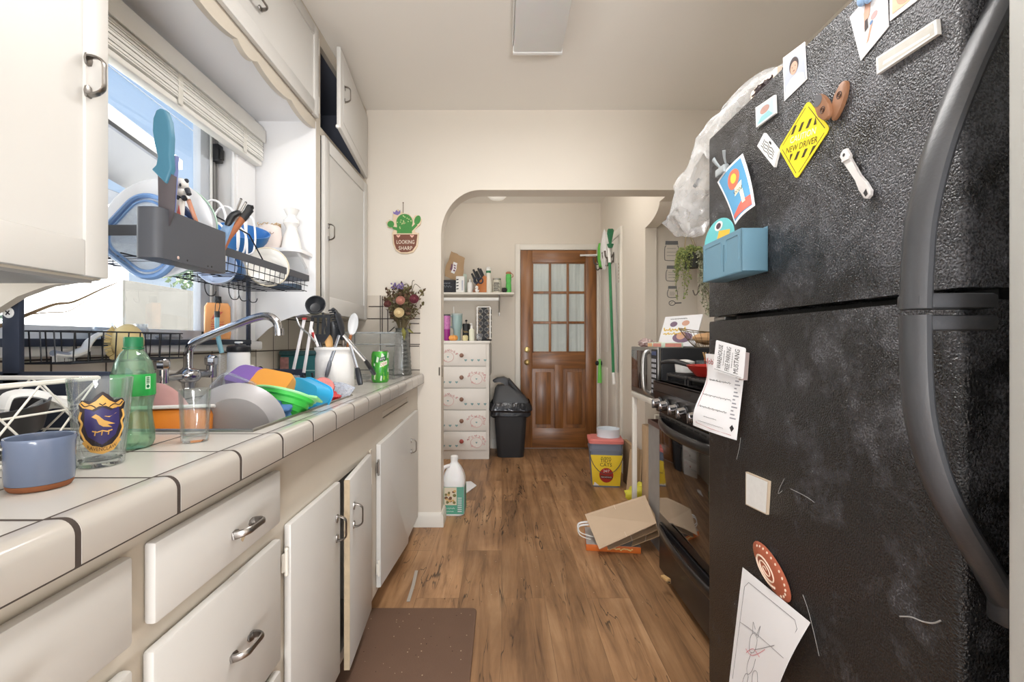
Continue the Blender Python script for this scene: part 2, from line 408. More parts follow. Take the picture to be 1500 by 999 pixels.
def wood_mat(name,c0,c1,axis_scale,rough=0.35,coat=0.3):
    m=bpy.data.materials.new(name);m.use_nodes=True;nt=m.node_tree;N=nt.nodes;L=nt.links
    b=N['Principled BSDF'];tc=N.new('ShaderNodeTexCoord')
    mp=N.new('ShaderNodeVectorMath');mp.operation='MULTIPLY';mp.inputs[1].default_value=axis_scale;L.new(tc.outputs['Object'],mp.inputs[0])
    n=N.new('ShaderNodeTexNoise');n.inputs['Scale'].default_value=1;n.inputs['Detail'].default_value=7;n.inputs['Distortion'].default_value=0.8;L.new(mp.outputs[0],n.inputs['Vector'])
    r=N.new('ShaderNodeValToRGB');r.color_ramp.elements[0].position=0.3;r.color_ramp.elements[0].color=rgb(c0);r.color_ramp.elements[1].position=0.72;r.color_ramp.elements[1].color=rgb(c1)
    L.new(n.outputs['Fac'],r.inputs['Fac']);L.new(r.outputs['Color'],b.inputs['Base Color'])
    b.inputs['Roughness'].default_value=rough;b.inputs['Coat Weight'].default_value=coat;b.inputs['Coat Roughness'].default_value=0.25
    MATS[name]=m;return m
DOORW=wood_mat('door_wood',(102,62,28),(156,102,52),(26,26,2.2))
DOORH=wood_mat('door_wood_rail',(104,64,30),(154,100,50),(2.2,26,26))

def fridge_mat():
    m=bpy.data.materials.new('textured_black_enamel');m.use_nodes=True;nt=m.node_tree;N=nt.nodes;L=nt.links
    b=N['Principled BSDF'];tc=N.new('ShaderNodeTexCoord')
    n=N.new('ShaderNodeTexNoise');n.inputs['Scale'].default_value=300;n.inputs['Detail'].default_value=1.5;L.new(tc.outputs['Object'],n.inputs['Vector'])
    bp=N.new('ShaderNodeBump');bp.inputs['Strength'].default_value=1.0;bp.inputs['Distance'].default_value=0.0034;L.new(n.outputs['Fac'],bp.inputs['Height']);L.new(bp.outputs['Normal'],b.inputs['Normal'])
    # cloudy dust and hand grime, plus painted window sheen growing towards the handle
    d=N.new('ShaderNodeTexNoise');d.inputs['Scale'].default_value=8;d.inputs['Detail'].default_value=10;d.inputs['Roughness'].default_value=0.72;d.inputs['Distortion'].default_value=0.3;L.new(tc.outputs['Object'],d.inputs['Vector'])
    sp=N.new('ShaderNodeSeparateXYZ');L.new(tc.outputs['Object'],sp.inputs[0])
    gy=N.new('ShaderNodeMapRange');gy.inputs['From Min'].default_value=0.30;gy.inputs['From Max'].default_value=-0.30;L.new(sp.outputs[1],gy.inputs['Value'])
    gz=N.new('ShaderNodeMapRange');gz.inputs['From Min'].default_value=0.75;gz.inputs['From Max'].default_value=1.25;gz.inputs['To Min'].default_value=0.05;L.new(sp.outputs[2],gz.inputs['Value'])
    gm=N.new('ShaderNodeMath');gm.operation='MULTIPLY';L.new(gy.outputs[0],gm.inputs[0]);L.new(gz.outputs[0],gm.inputs[1])
    am=N.new('ShaderNodeMath');am.operation='MULTIPLY_ADD';L.new(gm.outputs[0],am.inputs[0]);am.inputs[1].default_value=0.20;L.new(d.outputs['Fac'],am.inputs[2])
    r=N.new('ShaderNodeMapRange');r.inputs['From Min'].default_value=0.55;r.inputs['From Max'].default_value=0.9;L.new(am.outputs[0],r.inputs['Value'])
    # dust and painted sheen both sit on the grain's high spots
    hs=N.new('ShaderNodeMapRange');hs.inputs['From Min'].default_value=0.42;hs.inputs['From Max'].default_value=0.62;hs.inputs['To Min'].default_value=0.35;L.new(n.outputs['Fac'],hs.inputs['Value'])
    mm=N.new('ShaderNodeMath');mm.operation='MULTIPLY';L.new(r.outputs[0],mm.inputs[0]);L.new(hs.outputs[0],mm.inputs[1])
    mx=N.new('ShaderNodeMix');mx.data_type='RGBA';mx.inputs['A'].default_value=rgb((28,28,30));mx.inputs['B'].default_value=rgb((122,123,130));L.new(mm.outputs[0],mx.inputs['Factor']);L.new(mx.outputs['Result'],b.inputs['Base Color'])
    rr=N.new('ShaderNodeMapRange');rr.inputs['To Min'].default_value=0.2;rr.inputs['To Max'].default_value=0.5;L.new(mm.outputs[0],rr.inputs['Value']);L.new(rr.outputs[0],b.inputs['Roughness'])
    return m
FRIDGE=fridge_mat()
# ================================================================== THE SETTING
CEILZ=2.475; XL=-1.07; XR=1.40; YA=2.76; YA2=2.887; YB=4.77; XBR=1.017
m=MB(); m.box(-1.25,1.6,-2.2,4.9,-0.08,0,0); struct(m,'floor',FLOOR)
m=MB(); m.box(-1.25,1.6,-2.2,YA2,CEILZ,CEILZ+0.12); struct(m,'ceiling',CEIL)
m=MB(); m.box(-1.25,1.6,YA2,4.9,2.52,2.60); o=struct(m,'ceiling',CEIL)
# left wall with the window opening
WY0,WY1,WZ0,WZ1=0.62,1.87,1.10,1.99
m=MB()
m.box(-1.20,XL,-2.2,WY0,0,CEILZ); m.box(-1.20,XL,WY1,YA,0,CEILZ)
m.box(-1.20,XL,WY0,WY1,0,WZ0-0.035); m.box(-1.20,XL,WY0,WY1,WZ1,CEILZ)
struct(m,'wall_left',NICHE)
m=MB(); m.box(XR,1.52,-2.2,3.45,0,2.60); struct(m,'wall_right',WALL)
# wall with the rounded opening
m=MB()
ax=-0.361
pts=[(-1.20,0),(ax,0),(ax,1.73)]+[(ax+0.235-0.235*math.cos(a),1.73+0.27*math.sin(a)) for a in [PI/2*i/14 for i in range(1,15)]]+[(XR,2.0),(XR,CEILZ),(-1.20,CEILZ)]
m.prism(pts,(0,YA,0),(1,0,0),(0,0,1),(0,1,0),YA2-YA,0,0)
struct(m,'wall_middle',WALL,smooth=25)
m=MB(); m.box(-1.1,1.2,YB,YB+0.1,0,2.60); struct(m,'wall_back',WALL)
m=MB(); m.box(-1.12,-1.02,YA2,YB,0,2.60); struct(m,'wall_far_left',WALL)
# right wall of the far room, with its own little arch to the alcove
m=MB()
m.box(XBR,1.098,3.29,YB,0,2.60)
pts=[(3.29,1.905)]+[(3.29-0.30*math.sin(a)*1.0-0.0, 2.0-0.095*math.cos(a)) for a in [PI/2*i/10 for i in range(1,11)]]+[(YA2,2.0),(YA2,2.60),(3.29,2.60)]
m.prism([(p[0],p[1]) for p in pts],(XBR,0,0),(0,1,0),(0,0,1),(1,0,0),0.081)
struct(m,'wall_far_right',WALL,smooth=25)
m=MB(); m.box(1.098,XR,3.33,3.43,0,2.60); struct(m,'wall_alcove',WALL)
m=MB(); m.box(1.098,XR,YA2,3.33,2.0,2.08); struct(m,'ceiling',WALL)
m=MB(); m.box(0.565,XR,0.40,0.52,0,CEILZ,0,0.006); struct(m,'wall_near_right',mat('door_frame_paint',(176,177,174),0.45,var=0.02))
# baseboards
m=MB()
m.prism([(0,0),(0.016,0),(0.016,0.062),(0.011,0.076),(0.004,0.084),(0,0.084)],(-0.56,YA,0),(0,-1,0),(0,0,1),(1,0,0),0.56+ax)
m.prism([(0,0),(0.016,0),(0.016,0.062),(0.011,0.076),(0.004,0.084),(0,0.084)],(ax+0.0001,YA-0.0162,0),(1,0,0),(0,0,1),(0,1,0),YA2-YA+0.0162)
struct(m,'baseboard_middle',TRIMW)
m=MB(); m.box(-0.1,0.14,YB-0.014,YB,0,0.10,0,0.003); struct(m,'baseboard_back',TRIMW)
m=MB(); m.box(1.003,XBR,3.30,3.88,0,0.10,0,0.003); struct(m,'baseboard_right',TRIMW)

# ---- kitchen window
SASH=mat('window_sash_paint',(196,202,210),0.45,var=0.05)
GLASSW=clear_mat('window_glass',(252,253,254),0.01,0.12,rough=0.01)
wf=T('window_1',None,None,(XL,1.2,WZ0),kind='structure')
m=MB()
m.box(-1.07,-1.052,WY1-0.02,1.985,WZ0,2.05,0,0.004); m.box(-1.07,-1.058,WY1-0.035,WY1-0.012,WZ0,2.0,0,0.003)
m.box(-1.20,-1.07,WY1-0.02,WY1,WZ0,WZ1,0,0.003); m.box(-1.20,-1.07,WY0,WY0+0.02,WZ0,WZ1,0,0.003); m.box(-1.20,-1.07,WY0,WY1,WZ1-0.02,WZ1,0,0.003)
m.build('window_frame',NICHE,wf)
m=MB()
m.box(-1.155,-1.125,1.735,1.79,WZ0+0.005,1.97,0,0.004); m.box(-1.155,-1.125,WY0+0.02,0.70,WZ0+0.005,1.97,0,0.004)
m.box(-1.155,-1.125,WY0+0.02,1.79,WZ0+0.005,WZ0+0.04,0,0.004); m.box(-1.155,-1.125,WY0+0.02,1.79,1.93,1.97,0,0.004)
m.build('sash',SASH,wf)
m=MB(); m.box(-1.124,-1.119,1.785,1.797,WZ0+0.005,1.97,0,0.001); m.build('sash_trim',WHITEP,wf)
m=MB(); m.box(-1.16,-1.13,1.80,1.85,WZ0+0.005,1.97); m.box(-1.13,-1.122,1.812,1.818,WZ0,1.97); m.box(-1.13,-1.122,1.832,1.838,WZ0,1.97)
m.build('track',mat('track_paint',(150,148,146),0.5,var=0.15),wf)
m=MB(); m.box(-1.13,-1.10,1.80,1.835,1.80,1.868,0,0.004); m.box(-1.10,-1.092,1.806,1.829,1.81,1.85,0,0.003); m.build('latch',BLACKP,wf)
m=MB(); m.box(-1.143,-1.139,0.70,1.735,WZ0+0.04,1.93); m.build('pane',GLASSW,wf)
m=MB(); m.box(-1.20,-1.03,WY0-0.01,2.0,WZ0-0.035,WZ0,0,0.006); struct(m,'window_sill',NICHE,wf)
# raised venetian blind
SLAT=mat('blind_slat',(232,230,224),0.4,var=0.03)
b=T('window_blind','white venetian blind pulled up in a tight stack above the kitchen window','blind',(-1.03,1.4,2.0))
m=MB(); m.box(-1.06,-1.015,0.94,1.985,1.965,2.012,0,0.004); m.box(-1.014,-1.008,0.94,1.985,1.945,2.0,0,0.003); m.build('headrail',SLAT,b)
m=MB()
for i in range(16):
    z=1.957-i*0.0056; dx=0.002*math.sin(i*2.3)
    m.box(-1.062+dx,-1.018+dx,0.945,1.98,z-0.0042,z,0,0)
m.build('slats',SLAT,b)
m=MB(); m.box(-1.058,-1.022,0.945,1.98,1.845,1.864,0,0.004); m.build('bottom_rail',SLAT,b)
for yy in (1.12,1.46,1.83):
    m=MB(); m.box(-1.0185,-1.0165,yy,yy+0.022,1.85,1.955); m.build('ladder_tape',mat('tape',(215,212,203),0.8,var=0.1,scale=60),b)

# ================================================================== LOWER CABINETS
XF=-0.50
def pull(parent,c,a,o,L=0.088,H=0.026,name='handle',m_=None):
    c=V(c);a=V(a).normalized();o=V(o).normalized();s=a.cross(o)
    mb=MB()
    pts=[c+a*(-L*0.40*math.cos(t))+o*(0.002+H*min(1.0,1.25*math.sin(t)**0.8)) for t in [PI*i/16 for i in range(17)]]
    mb.tube(pts,[0.0052-0.0016*math.sin(PI*i/16) for i in range(17)],8,0,False,(0.62,1.5),up=o)
    for k in (-1,1):
        mb.prism([(-0.006,-0.006),(0.004,-0.0085),(0.014,-0.006),(0.017,0),(0.014,0.006),(0.004,0.0085),(-0.006,0.006)],c+a*(L*0.38*k),a*(-k),s,o,0.004,0,0.001)
    return mb.build(name,m_ or PEWTER,parent)
def hinge(parent,c,o,m_=TRIMW,h=0.05):
    c=V(c);o=V(o).normalized()
    mb=MB(); mb.cyl(c+V((0,0,-h/2)),c+V((0,0,h/2)),0.0045,None,8)
    mb.sph(c+V((0,0,h/2+0.003)),0.005,8); mb.sph(c+V((0,0,-h/2-0.003)),0.005,8)
    s=o.cross(V((0,0,1))); mb.obox(c+s*0.0-o*0.004,(0.022 if abs(s.x)>.5 else 0.004,0.022 if abs(s.y)>.5 else 0.004,h*0.8))
    return mb.build('hinge',m_,parent)
def stiles(mb,rects,x0=XF-0.02,x1=XF):
    for (y0,y1,z0,z1) in rects: mb.box(x0,x1,y0,y1,z0,z1)
def shell(mb,y0,y1,z0=0.10,z1=0.8515,xf=XF-0.02,xb=XL+0.001):
    mb.box(xb,xf,y0,y0+0.015,z0,z1);mb.box(xb,xf,y1-0.015,y1,z0,z1);mb.box(xb,xf,y0+0.015,y1-0.015,z0,z0+0.015);mb.box(xb,xb+0.012,y0+0.015,y1-0.015,z0,z1)
    mb.box(xb,xf-0.05,y0,y1,0,z0)
def slab(mb,y0,y1,z0,z1,x=XF,th=0.019,bev=0.005): mb.box(x+0.0015,x+th,y0,y1,z0,z1,0,bev)
def drawer(parent,y0,y1,z0,z1,hy,hz):
    mb=MB(); slab(mb,y0,y1,z0,z1); d=mb.build('drawer_front',CABD,parent)
    pull(d,(XF+0.019,hy,hz),(0,1,0.0),(1,0,0.25)); return d
# drawer unit nearest the camera
c=T('base_cabinet','painted base unit with drawers at the near end of the tiled counter','cabinet',(XF,0.3,0))
m=MB(); shell(m,-0.10,0.625); stiles(m,[(-0.10,0.625,0.79,0.852),(0.60,0.625,0.10,0.79),(-0.10,-0.07,0.10,0.79),(-0.07,0.60,0.64,0.715),(-0.07,0.60,0.35,0.42),(-0.07,0.60,0.10,0.12)]); m.build('carcass',CABF,c)
drawer(c,-0.06,0.607,0.703,0.82,0.40,0.755); drawer(c,-0.06,0.607,0.405,0.672,0.40,0.54); drawer(c,-0.06,0.607,0.115,0.382,0.40,0.25)
# second drawer unit
c=T('base_cabinet','painted base unit with two drawers under the tumbler and the small glass','cabinet',(XF,0.83,0))
m=MB(); shell(m,0.625,1.03); stiles(m,[(0.625,1.03,0.79,0.852),(0.625,0.655,0.10,0.79),(1.0,1.03,0.10,0.79),(0.655,1.0,0.64,0.715),(0.655,1.0,0.35,0.42),(0.655,1.0,0.10,0.12)]); m.build('carcass',CABF,c)
d=drawer(c,0.645,1.012,0.705,0.82,0.865,0.752); 
m=MB(); m.prism([(-0.006,-0.003),(0.0,-0.008),(0.008,-0.001),(0.004,0.006),(-0.004,0.005)],(XF+0.0192,0.862,0.736),(0,1,0),(0,0,1),(1,0,0),0.0004); m.build('paint_chip',CABE,d)
drawer(c,0.642,1.014,0.405,0.67,0.86,0.535); drawer(c,0.642,1.014,0.115,0.383,0.86,0.25)
# sink unit: two doors, the far one ajar
c=T('base_cabinet','painted unit under the sink with two doors, one of them ajar','cabinet',(XF,1.4,0))
m=MB(); shell(m,1.03,1.79); stiles(m,[(1.03,1.79,0.672,0.852),(1.03,1.085,0.10,0.672),(1.705,1.79,0.10,0.672),(1.085,1.705,0.10,0.135)]); m.box(XF,XF+0.006,1.745,1.775,0.11,0.69,0,0.002); m.build('carcass',CABF,c)
m=MB(); slab(m,1.06,1.386,0.112,0.682); d=m.build('door',CABD,c); pull(d,(XF+0.019,1.352,0.555),(0,0,1),(1,0,0)); hinge(d,(XF+0.012,1.052,0.60),(1,0,0)); hinge(d,(XF+0.012,1.052,0.20),(1,0,0))
R=Rz(math.radians(4.2)); O=V((XF+0.0015,1.715,0))
m=MB(); m.box(0,0.018,-0.318,0,0.108,0.684,0,0.004,Matrix.Translation(O)@R.to_4x4()); m.box(0.0005,0.0175,-0.3195,-0.3175,0.11,0.682,1,0,Matrix.Translation(O)@R.to_4x4())
d=m.build('door',[CABD,CABE],c)
pull(d,O+R@V((0.018,-0.275,0.56)),(0,0,1),R@V((1,0,0))); hinge(d,O+V((0.012,0.008,0.60)),(1,0,0))
# end unit
c=T('base_cabinet','painted end unit with one wide white door beside the archway wall','cabinet',(XF,2.27,0))
m=MB(); shell(m,1.79,2.755); stiles(m,[(1.79,2.755,0.805,0.852),(1.79,2.755,0.68,0.775),(1.79,1.95,0.775,0.805),(2.48,2.755,0.775,0.805),(1.79,1.855,0.10,0.68),(2.64,2.755,0.10,0.68),(1.855,2.64,0.10,0.115)]); m.build('carcass',CABF,c)
m=MB(); m.box(XF-0.014,XF-0.002,1.952,2.478,0.779,0.803,0,0.002); d=m.build('cutting_board',CABF,c); d['label']='pull-out board in its slot'
m=MB(); m.prism([(1.845,0.122),(2.39,0.060),(2.39,0.092),(2.665,0.092),(2.665,0.705),(1.845,0.690)],(XF+0.0015,0,0),(0,1,0),(0,0,1),(1,0,0),0.018,0,0.004); d=m.build('door',CABD,c)
pull(d,(XF+0.019,2.46,0.545),(0,0,1),(1,0,0)); hinge(d,(XF+0.012,1.84,0.60),(1,0,0),PEWTER); hinge(d,(XF+0.012,1.84,0.2),(1,0,0))

# ================================================================== COUNTER
CT=0.905
SX0,SX1,SY0,SY1=-0.955,-0.538,1.0,1.66           # sink cut-out
c=T('countertop','long cream tiled worktop with dark grout lines and rounded front edge','counter',(0,0,0))
m=MB()
m.box(SX1,-0.4925,SY0,SY1,0.852,CT); m.box(XL,-0.4925,-0.1,SY0,0.852,CT); m.box(XL,-0.4925,SY1,2.755,0.852,CT); m.box(XL,SX0,SY0,SY1,0.852,CT)
m.build('tile_top',TILE_C,c)
m=MB()
prof=[]
k=0
y=0.5045-0.1575*4
prof=[(-0.494,0.853),(-0.462,0.853),(-0.460,0.857)]+arc(-0.478,CT-0.018+0.003,0.018,0,90,7)+[(-0.494,CT+0.002)]
while y<2.75:
    y0,y1=max(y+0.0042,-0.1),min(y+0.1575-0.0042,2.754)
    if y1>y0: m.prism([(p[0],p[1]) for p in prof],(0,y0,0),(1,0,0),(0,0,1),(0,1,0),y1-y0)
    y+=0.1575
m.build('bullnose_edge',BULL,c)
m=MB(); pg=[(-0.494,0.8535),(-0.4608,0.8535)]+arc(-0.478,CT-0.015,0.0172,0,90,7)+[(-0.494,CT+0.0014)]
m.prism(pg,(0,-0.1,0),(1,0,0),(0,0,1),(0,1,0),2.853); m.build('edge_grout',GROUTM,c)
# ---- sink
ENAM=mat('sink_enamel',(226,224,218),0.25,var=0.05,coat=0.3)
c=T('kitchen_sink','white enamel sink set in the tiled counter under a heap of dishes','sink',((SX0+SX1)/2,1.33,0.70))
m=MB(); z0=0.71
m.box(SX0+0.001,SX1-0.001,SY0+0.001,SY1-0.001,z0-0.012,z0); m.box(SX0+0.001,SX0+0.013,SY0+0.001,SY1-0.001,z0,CT+0.001); m.box(SX1-0.013,SX1-0.001,SY0+0.001,SY1-0.001,z0,CT+0.001)
m.box(SX0+0.013,SX1-0.013,SY0+0.001,SY0+0.013,z0,CT+0.001); m.box(SX0+0.013,SX1-0.013,SY1-0.013,SY1-0.001,z0,CT+0.001); m.build('basin',ENAM,c)
m=MB()
m.tube([(SX0,SY0,CT+0.001),(SX1,SY0,CT+0.001),(SX1,SY1,CT+0.001),(SX0,SY1,CT+0.001)],0.0055,8,0,True,up=(0,0,1)); m.build('rim',STEEL,c)
# ---- backsplashes
m=MB(); m.box(XL,XL+0.008,-0.1,2.0,CT,1.065); m.box(XL,XL+0.008,2.03,2.755,CT,1.22); m.box(XL,XL+0.008,2.0,2.03,CT,1.10); struct(m,'trim_1',TILE_L)
m=MB(); m.box(XL+0.008,-0.486,YA-0.008,YA,CT,1.372); struct(m,'trim_2',TILE_A)
# liner tiles: the stepped dark border on the end backsplash
m=MB()
def gl(x0,y0,x1,y1,w=0.0055):
    a=P(x0,y0,YA-0.009);b=P(x1,y1,YA-0.009); m.tube([a,b],w/2,6)
for q in [(560,433,560,488),(540,448,562,448),(540,466,576,466),(568,452,568,487),(568,487,616,487),(568,487,578,478),(600,473,600,546),(600,473,614,473),(565,506,614,506)]: gl(*q)
struct(m,'trim_3',GROUTM)

# ================================================================== UPPER CABINETS
XU=-0.804; ZU=1.22
curve=[(-0.804,1.222),(-0.838,1.218),(-0.896,1.209),(-0.953,1.188),(-1.009,1.153),(-1.05,1.115),(-1.068,1.099)]
def panel_door(mb,y0,y1,z0,z1,x=XU,fr=0.052,th=0.018):
    mb.box(x+0.001,x+th,y0,y0+fr,z0,z1,0,0.003);mb.box(x+0.001,x+th,y1-fr,y1,z0,z1,0,0.003)
    mb.box(x+0.001,x+th,y0+fr,y1-fr,z0,z0+fr*1.3,0,0.003);mb.box(x+0.001,x+th,y0+fr,y1-fr,z1-fr,z1,0,0.003)
    mb.box(x+0.001,x+th-0.006,y0+fr-0.001,y1-fr+0.001,z0+fr*1.2,z1-fr+0.001)
c=T('wall_cabinet','white wall cabinet with a tall door left of the sink window','cabinet',(XU,0.4,ZU))
m=MB(); m.box(XL,XU,-0.4,0.913,ZU,CEILZ-0.002); m.prism([(-1.068,ZU+0.3),(XU,ZU+0.3)]+curve,(0,0.913,0),(1,0,0),(0,0,1),(0,1,0),0.018); m.build('carcass',CABF,c)
m=MB(); panel_door(m,0.35,0.929,1.224,2.03); d=m.build('door',CABD,c); pull(d,PX(128,110,XU+0.018),(0,0,1),(1,0,0),0.092,0.03)
m=MB(); panel_door(m,0.35,0.929,2.06,2.44); m.build('door',CABD,c)
m=MB(); m.box(XL,XU-0.001,-0.4,0.912,ZU-0.006,ZU); m.build('underside',mat('underside_shade_grey',(150,148,146),0.5,var=0.1),c)  # underside board; the shade below the cabinet is put into its grey
# over the window, with the scalloped valance
c=T('wall_cabinet','long white cabinet over the window with a scalloped valance','cabinet',(XU,1.47,2.055))
m=MB(); m.box(XL,XU,0.931,2.01,2.057,CEILZ-0.002); m.build('carcass',CABF,c)
m=MB(); m.box(XL,XU-0.019,0.932,2.009,2.050,2.057); m.build('soffit',NICHE,c)
m=MB(); panel_door(m,0.95,1.997,2.058,2.435,fr=0.045); d=m.build('door',CABD,c); pull(d,PX(374,2,XU+0.018),(0,1,0),(1,0,0)); 
for zz in (2.12,2.37): hinge(d,(XU+0.012,2.004,zz),(1,0,0),TRIMW,0.06)
m=MB(); cus=[0.932,1.17,1.413,1.527,1.773,2.009]; pts=[(0.932,2.06)]
for a,b_ in zip(cus[:-1],cus[1:]):
    for i in range(8):
        t=i/8; pts.append((a+(b_-a)*t,2.021-0.019*math.sin(PI*t)**0.8))
pts+=[(2.009,2.02),(2.009,2.06)]
m.prism(pts,(XU-0.018,0,0),(0,1,0),(0,0,1),(1,0,0),0.0178); m.build('valance',CABF,c,smooth=20)
# tall far cabinet
c=T('wall_cabinet','tall white cabinet by the archway wall, its small top door hanging open','cabinet',(XU,2.38,ZU))
m=MB()
m.box(XL,XU-0.02,2.01,2.028,ZU,CEILZ-0.002); m.box(XL,XU-0.02,2.735,2.755,ZU,CEILZ-0.002); m.box(XL,XU-0.02,2.028,2.735,ZU,ZU+0.018); m.box(XL,XU-0.02,2.028,2.735,CEILZ-0.03,CEILZ-0.002)
m.box(XU-0.02,XU,2.01,2.057,ZU,CEILZ-0.002); m.box(XU-0.02,XU,2.71,2.755,ZU,CEILZ-0.002); m.box(XU-0.02,XU,2.057,2.71,2.41,CEILZ-0.002); m.box(XU-0.02,XU,2.057,2.71,2.015,2.05); m.box(XU-0.02,XU,2.057,2.71,ZU,ZU+0.03)
m.build('carcass',CABF,c)
m=MB(); m.prism([(-1.068,2.05),(XU,2.05)]+curve,(0,2.004,0),(1,0,0),(0,0,1),(0,1,0),0.0055); m.build('side_panel',NICHE,c)
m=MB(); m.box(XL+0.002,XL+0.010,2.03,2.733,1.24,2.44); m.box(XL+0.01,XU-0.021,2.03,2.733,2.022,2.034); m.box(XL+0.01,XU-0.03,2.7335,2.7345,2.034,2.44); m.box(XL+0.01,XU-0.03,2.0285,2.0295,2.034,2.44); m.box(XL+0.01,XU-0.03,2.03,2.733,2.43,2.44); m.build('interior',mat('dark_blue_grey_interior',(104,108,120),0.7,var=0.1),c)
m=MB(); panel_door(m,2.062,2.715,1.225,2.016,fr=0.06); d=m.build('door',CABD,c); pull(d,PX(481,339,XU+0.018),(0,0,1),(1,0,0))
hinge(d,(XU+0.012,2.722,1.40),(1,0,0)); hinge(d,(XU+0.012,2.722,1.9),(1,0,0))
R=Rz(math.radians(6.0)); Mx=Matrix.Translation(V((XU+0.001,2.715,0)))@R.to_4x4()
m=MB(); m.box(0,0.018,-0.655,0,2.05,2.412,0,0.003,Mx); m.box(0.018,0.020,-0.61,-0.05,2.095,2.37,0,0.001,Mx); d=m.build('door',CABD,c)
pull(d,Mx@V((0.018,-0.585,2.235)),(0,0,1),R@V((1,0,0))); hinge(d,(XU+0.008,2.722,2.12),(1,0,0)); hinge(d,(XU+0.008,2.722,2.36),(1,0,0))
m=MB(); q=Mx@V((0.006,-0.645,2.055)); m.sph(q+V((0,-0.012,0)),0.009,10); m.cyl(q,q+V((0,-0.012,0)),0.004,None,8); m.build('catch',WHITEP,d)
# ================================================================== REFRIGERATOR
FX=0.61; FY0,FY1=0.615,1.3735
FTOP=1.692
fr=T('refrigerator','tall black pebble-textured refrigerator with freezer on top, covered in magnets and papers','refrigerator',(1.0,1.0,0))
BLKB=mat('black_fridge_body',(30,30,32),0.4,var=0.1,bump=0.2,bscale=180)
m=MB(); m.box(FX+0.085,1.36,FY0+0.012,FY1-0.012,0.02,FTOP-0.012,0,0.006); m.box(FX+0.07,FX+0.085,FY0+0.02,FY1-0.02,0.11,1.68); m.build('body',BLKB,fr)
prof=[(FX+0.07,FY0+0.004),(FX+0.07,FY1-0.002)]+[(FX+0.012-0.012*math.sin(a),FY1-0.012+0.012*math.cos(a)) for a in [PI/2*i/5 for i in range(6)]]+[(FX+0.012-0.012*math.cos(a),FY0+0.012-0.012*math.sin(a)) for a in [PI/2*i/5 for i in range(6)]]
def fdoor(name,z0,z1):
    mb=MB(); mb.prism(prof,(0,0,z0),(1,0,0),(0,1,0),(0,0,1),z1-z0,0,0.006); return mb.build(name,FRIDGE,fr)
fz=fdoor('freezer_door',1.172,FTOP); fd=fdoor('fridge_door',0.105,1.157)
HAND=mat('handle_plastic',(62,63,66),0.38,var=0.12,scale=12,bump=0.1,bscale=200)
def fhandle(door,pts):
    pp=catmull([V(((px-735)*0.603/F, 0.603, EYE-(py-CY)*0.603/F)) for px,py in pts],6)
    n=len(pp)
    mb=MB(); mb.tube(pp,[0.019]*n,14,0,False,(0.72,1.05),up=(-1,0,0.01))
    z=pp[0].z; s=1 if pp[1].z>z else -1
    mb.box(pp[0].x-0.010,FX+0.02,0.586,0.622,min(z,z+s*0.020),max(z,z+s*0.020),0,0.005)
    e=pp[-1]
    mb.box(e.x-0.012,e.x+0.03,0.588,0.618,e.z-0.03,e.z+0.03,0,0.006)
    return mb.build('handle',HAND,door)
fhandle(fd,[(1341,461),(1342,540),(1349,615),(1371,695),(1403,762),(1441,825),(1472,880)])
fhandle(fz,[(1341,452),(1343,400),(1350,320),(1374,222),(1412,122),(1447,45),(1482,-30)])
m=MB(); m.box(FX+0.014,FX+0.05,1.30,1.368,1.1585,1.1705,0,0.003); m.cyl((FX+0.022,1.355,1.157),(FX+0.022,1.355,1.1725),0.007,None,10); m.build('hinge',STEEL,fr)
m=MB(); m.box(FX+0.03,FX+0.09,FY0+0.03,FY1-0.03,0.015,0.10,0,0.004)
for i in range(9): m.box(FX+0.026,FX+0.03,FY0+0.06,FY1-0.06,0.025+i*0.008,0.029+i*0.008)
m.build('kick_grille',BLACKP,fr)
# pale scratches on the lower door
SCR=mat('scratch',(150,148,146),0.7,var=0.2,scale=80)
m=MB()
for q in [[(1318,902),(1335,903),(1350,909),(1366,912),(1378,908)],[(1149,700),(1143,712),(1140,722),(1146,718)],[(1085,640),(1083,655),(1079,672)],[(1158,715),(1180,726),(1193,735)],[(1176,870),(1186,900),(1200,960)]]:
    m.tube(catmull([PX(x,y,FX-0.0003) for x,y in q],4),0.0006 if q[0][0]!=1318 else 0.0011,4)
m.build('scratches',SCR,fd)

# ------------------------------------------------------------------ on the doors
NX=V((-1,0,0))
def fpos(px,py,off=0.0): return PX(px,py,FX-off)
def fpl(pts,off,th,mb=None,mi=0):
    """flat piece lying on the door face, outline measured on the face"""
    mb=mb or MB(); mb.poly3([fpos(x,y)+NX*off for x,y in pts],NX,th,mi); return mb
def fmap(corners,off):
    """(s,t) in 0..1 over a quad on the door: corners TL,TR,BR,BL"""
    a,b,c,d=[fpos(*q)+NX*off for q in corners]
    return lambda s,t:(a*(1-s)+b*s)*t+(d*(1-s)+c*s)*(1-t)
def ell(cx,cy,rx,ry,n=20,rot=0):
    r=math.radians(rot); return [(cx+rx*math.cos(2*PI*i/n)*math.cos(r)-ry*math.sin(2*PI*i/n)*math.sin(r),cy+rx*math.cos(2*PI*i/n)*math.sin(r)+ry*math.sin(2*PI*i/n)*math.cos(r)) for i in range(n)]
SKIN=mat('print_skin',(206,160,138),0.6); HAIR=mat('print_hair',(58,44,42),0.6); SHIRT=mat('print_shirt',(236,236,240),0.6); BACKB=mat('print_backdrop',(176,182,196),0.5,var=0.12,scale=20); PBLUE=mat('print_blue',(92,130,176),0.6); PPINK=mat('print_pink',(222,160,160),0.6)
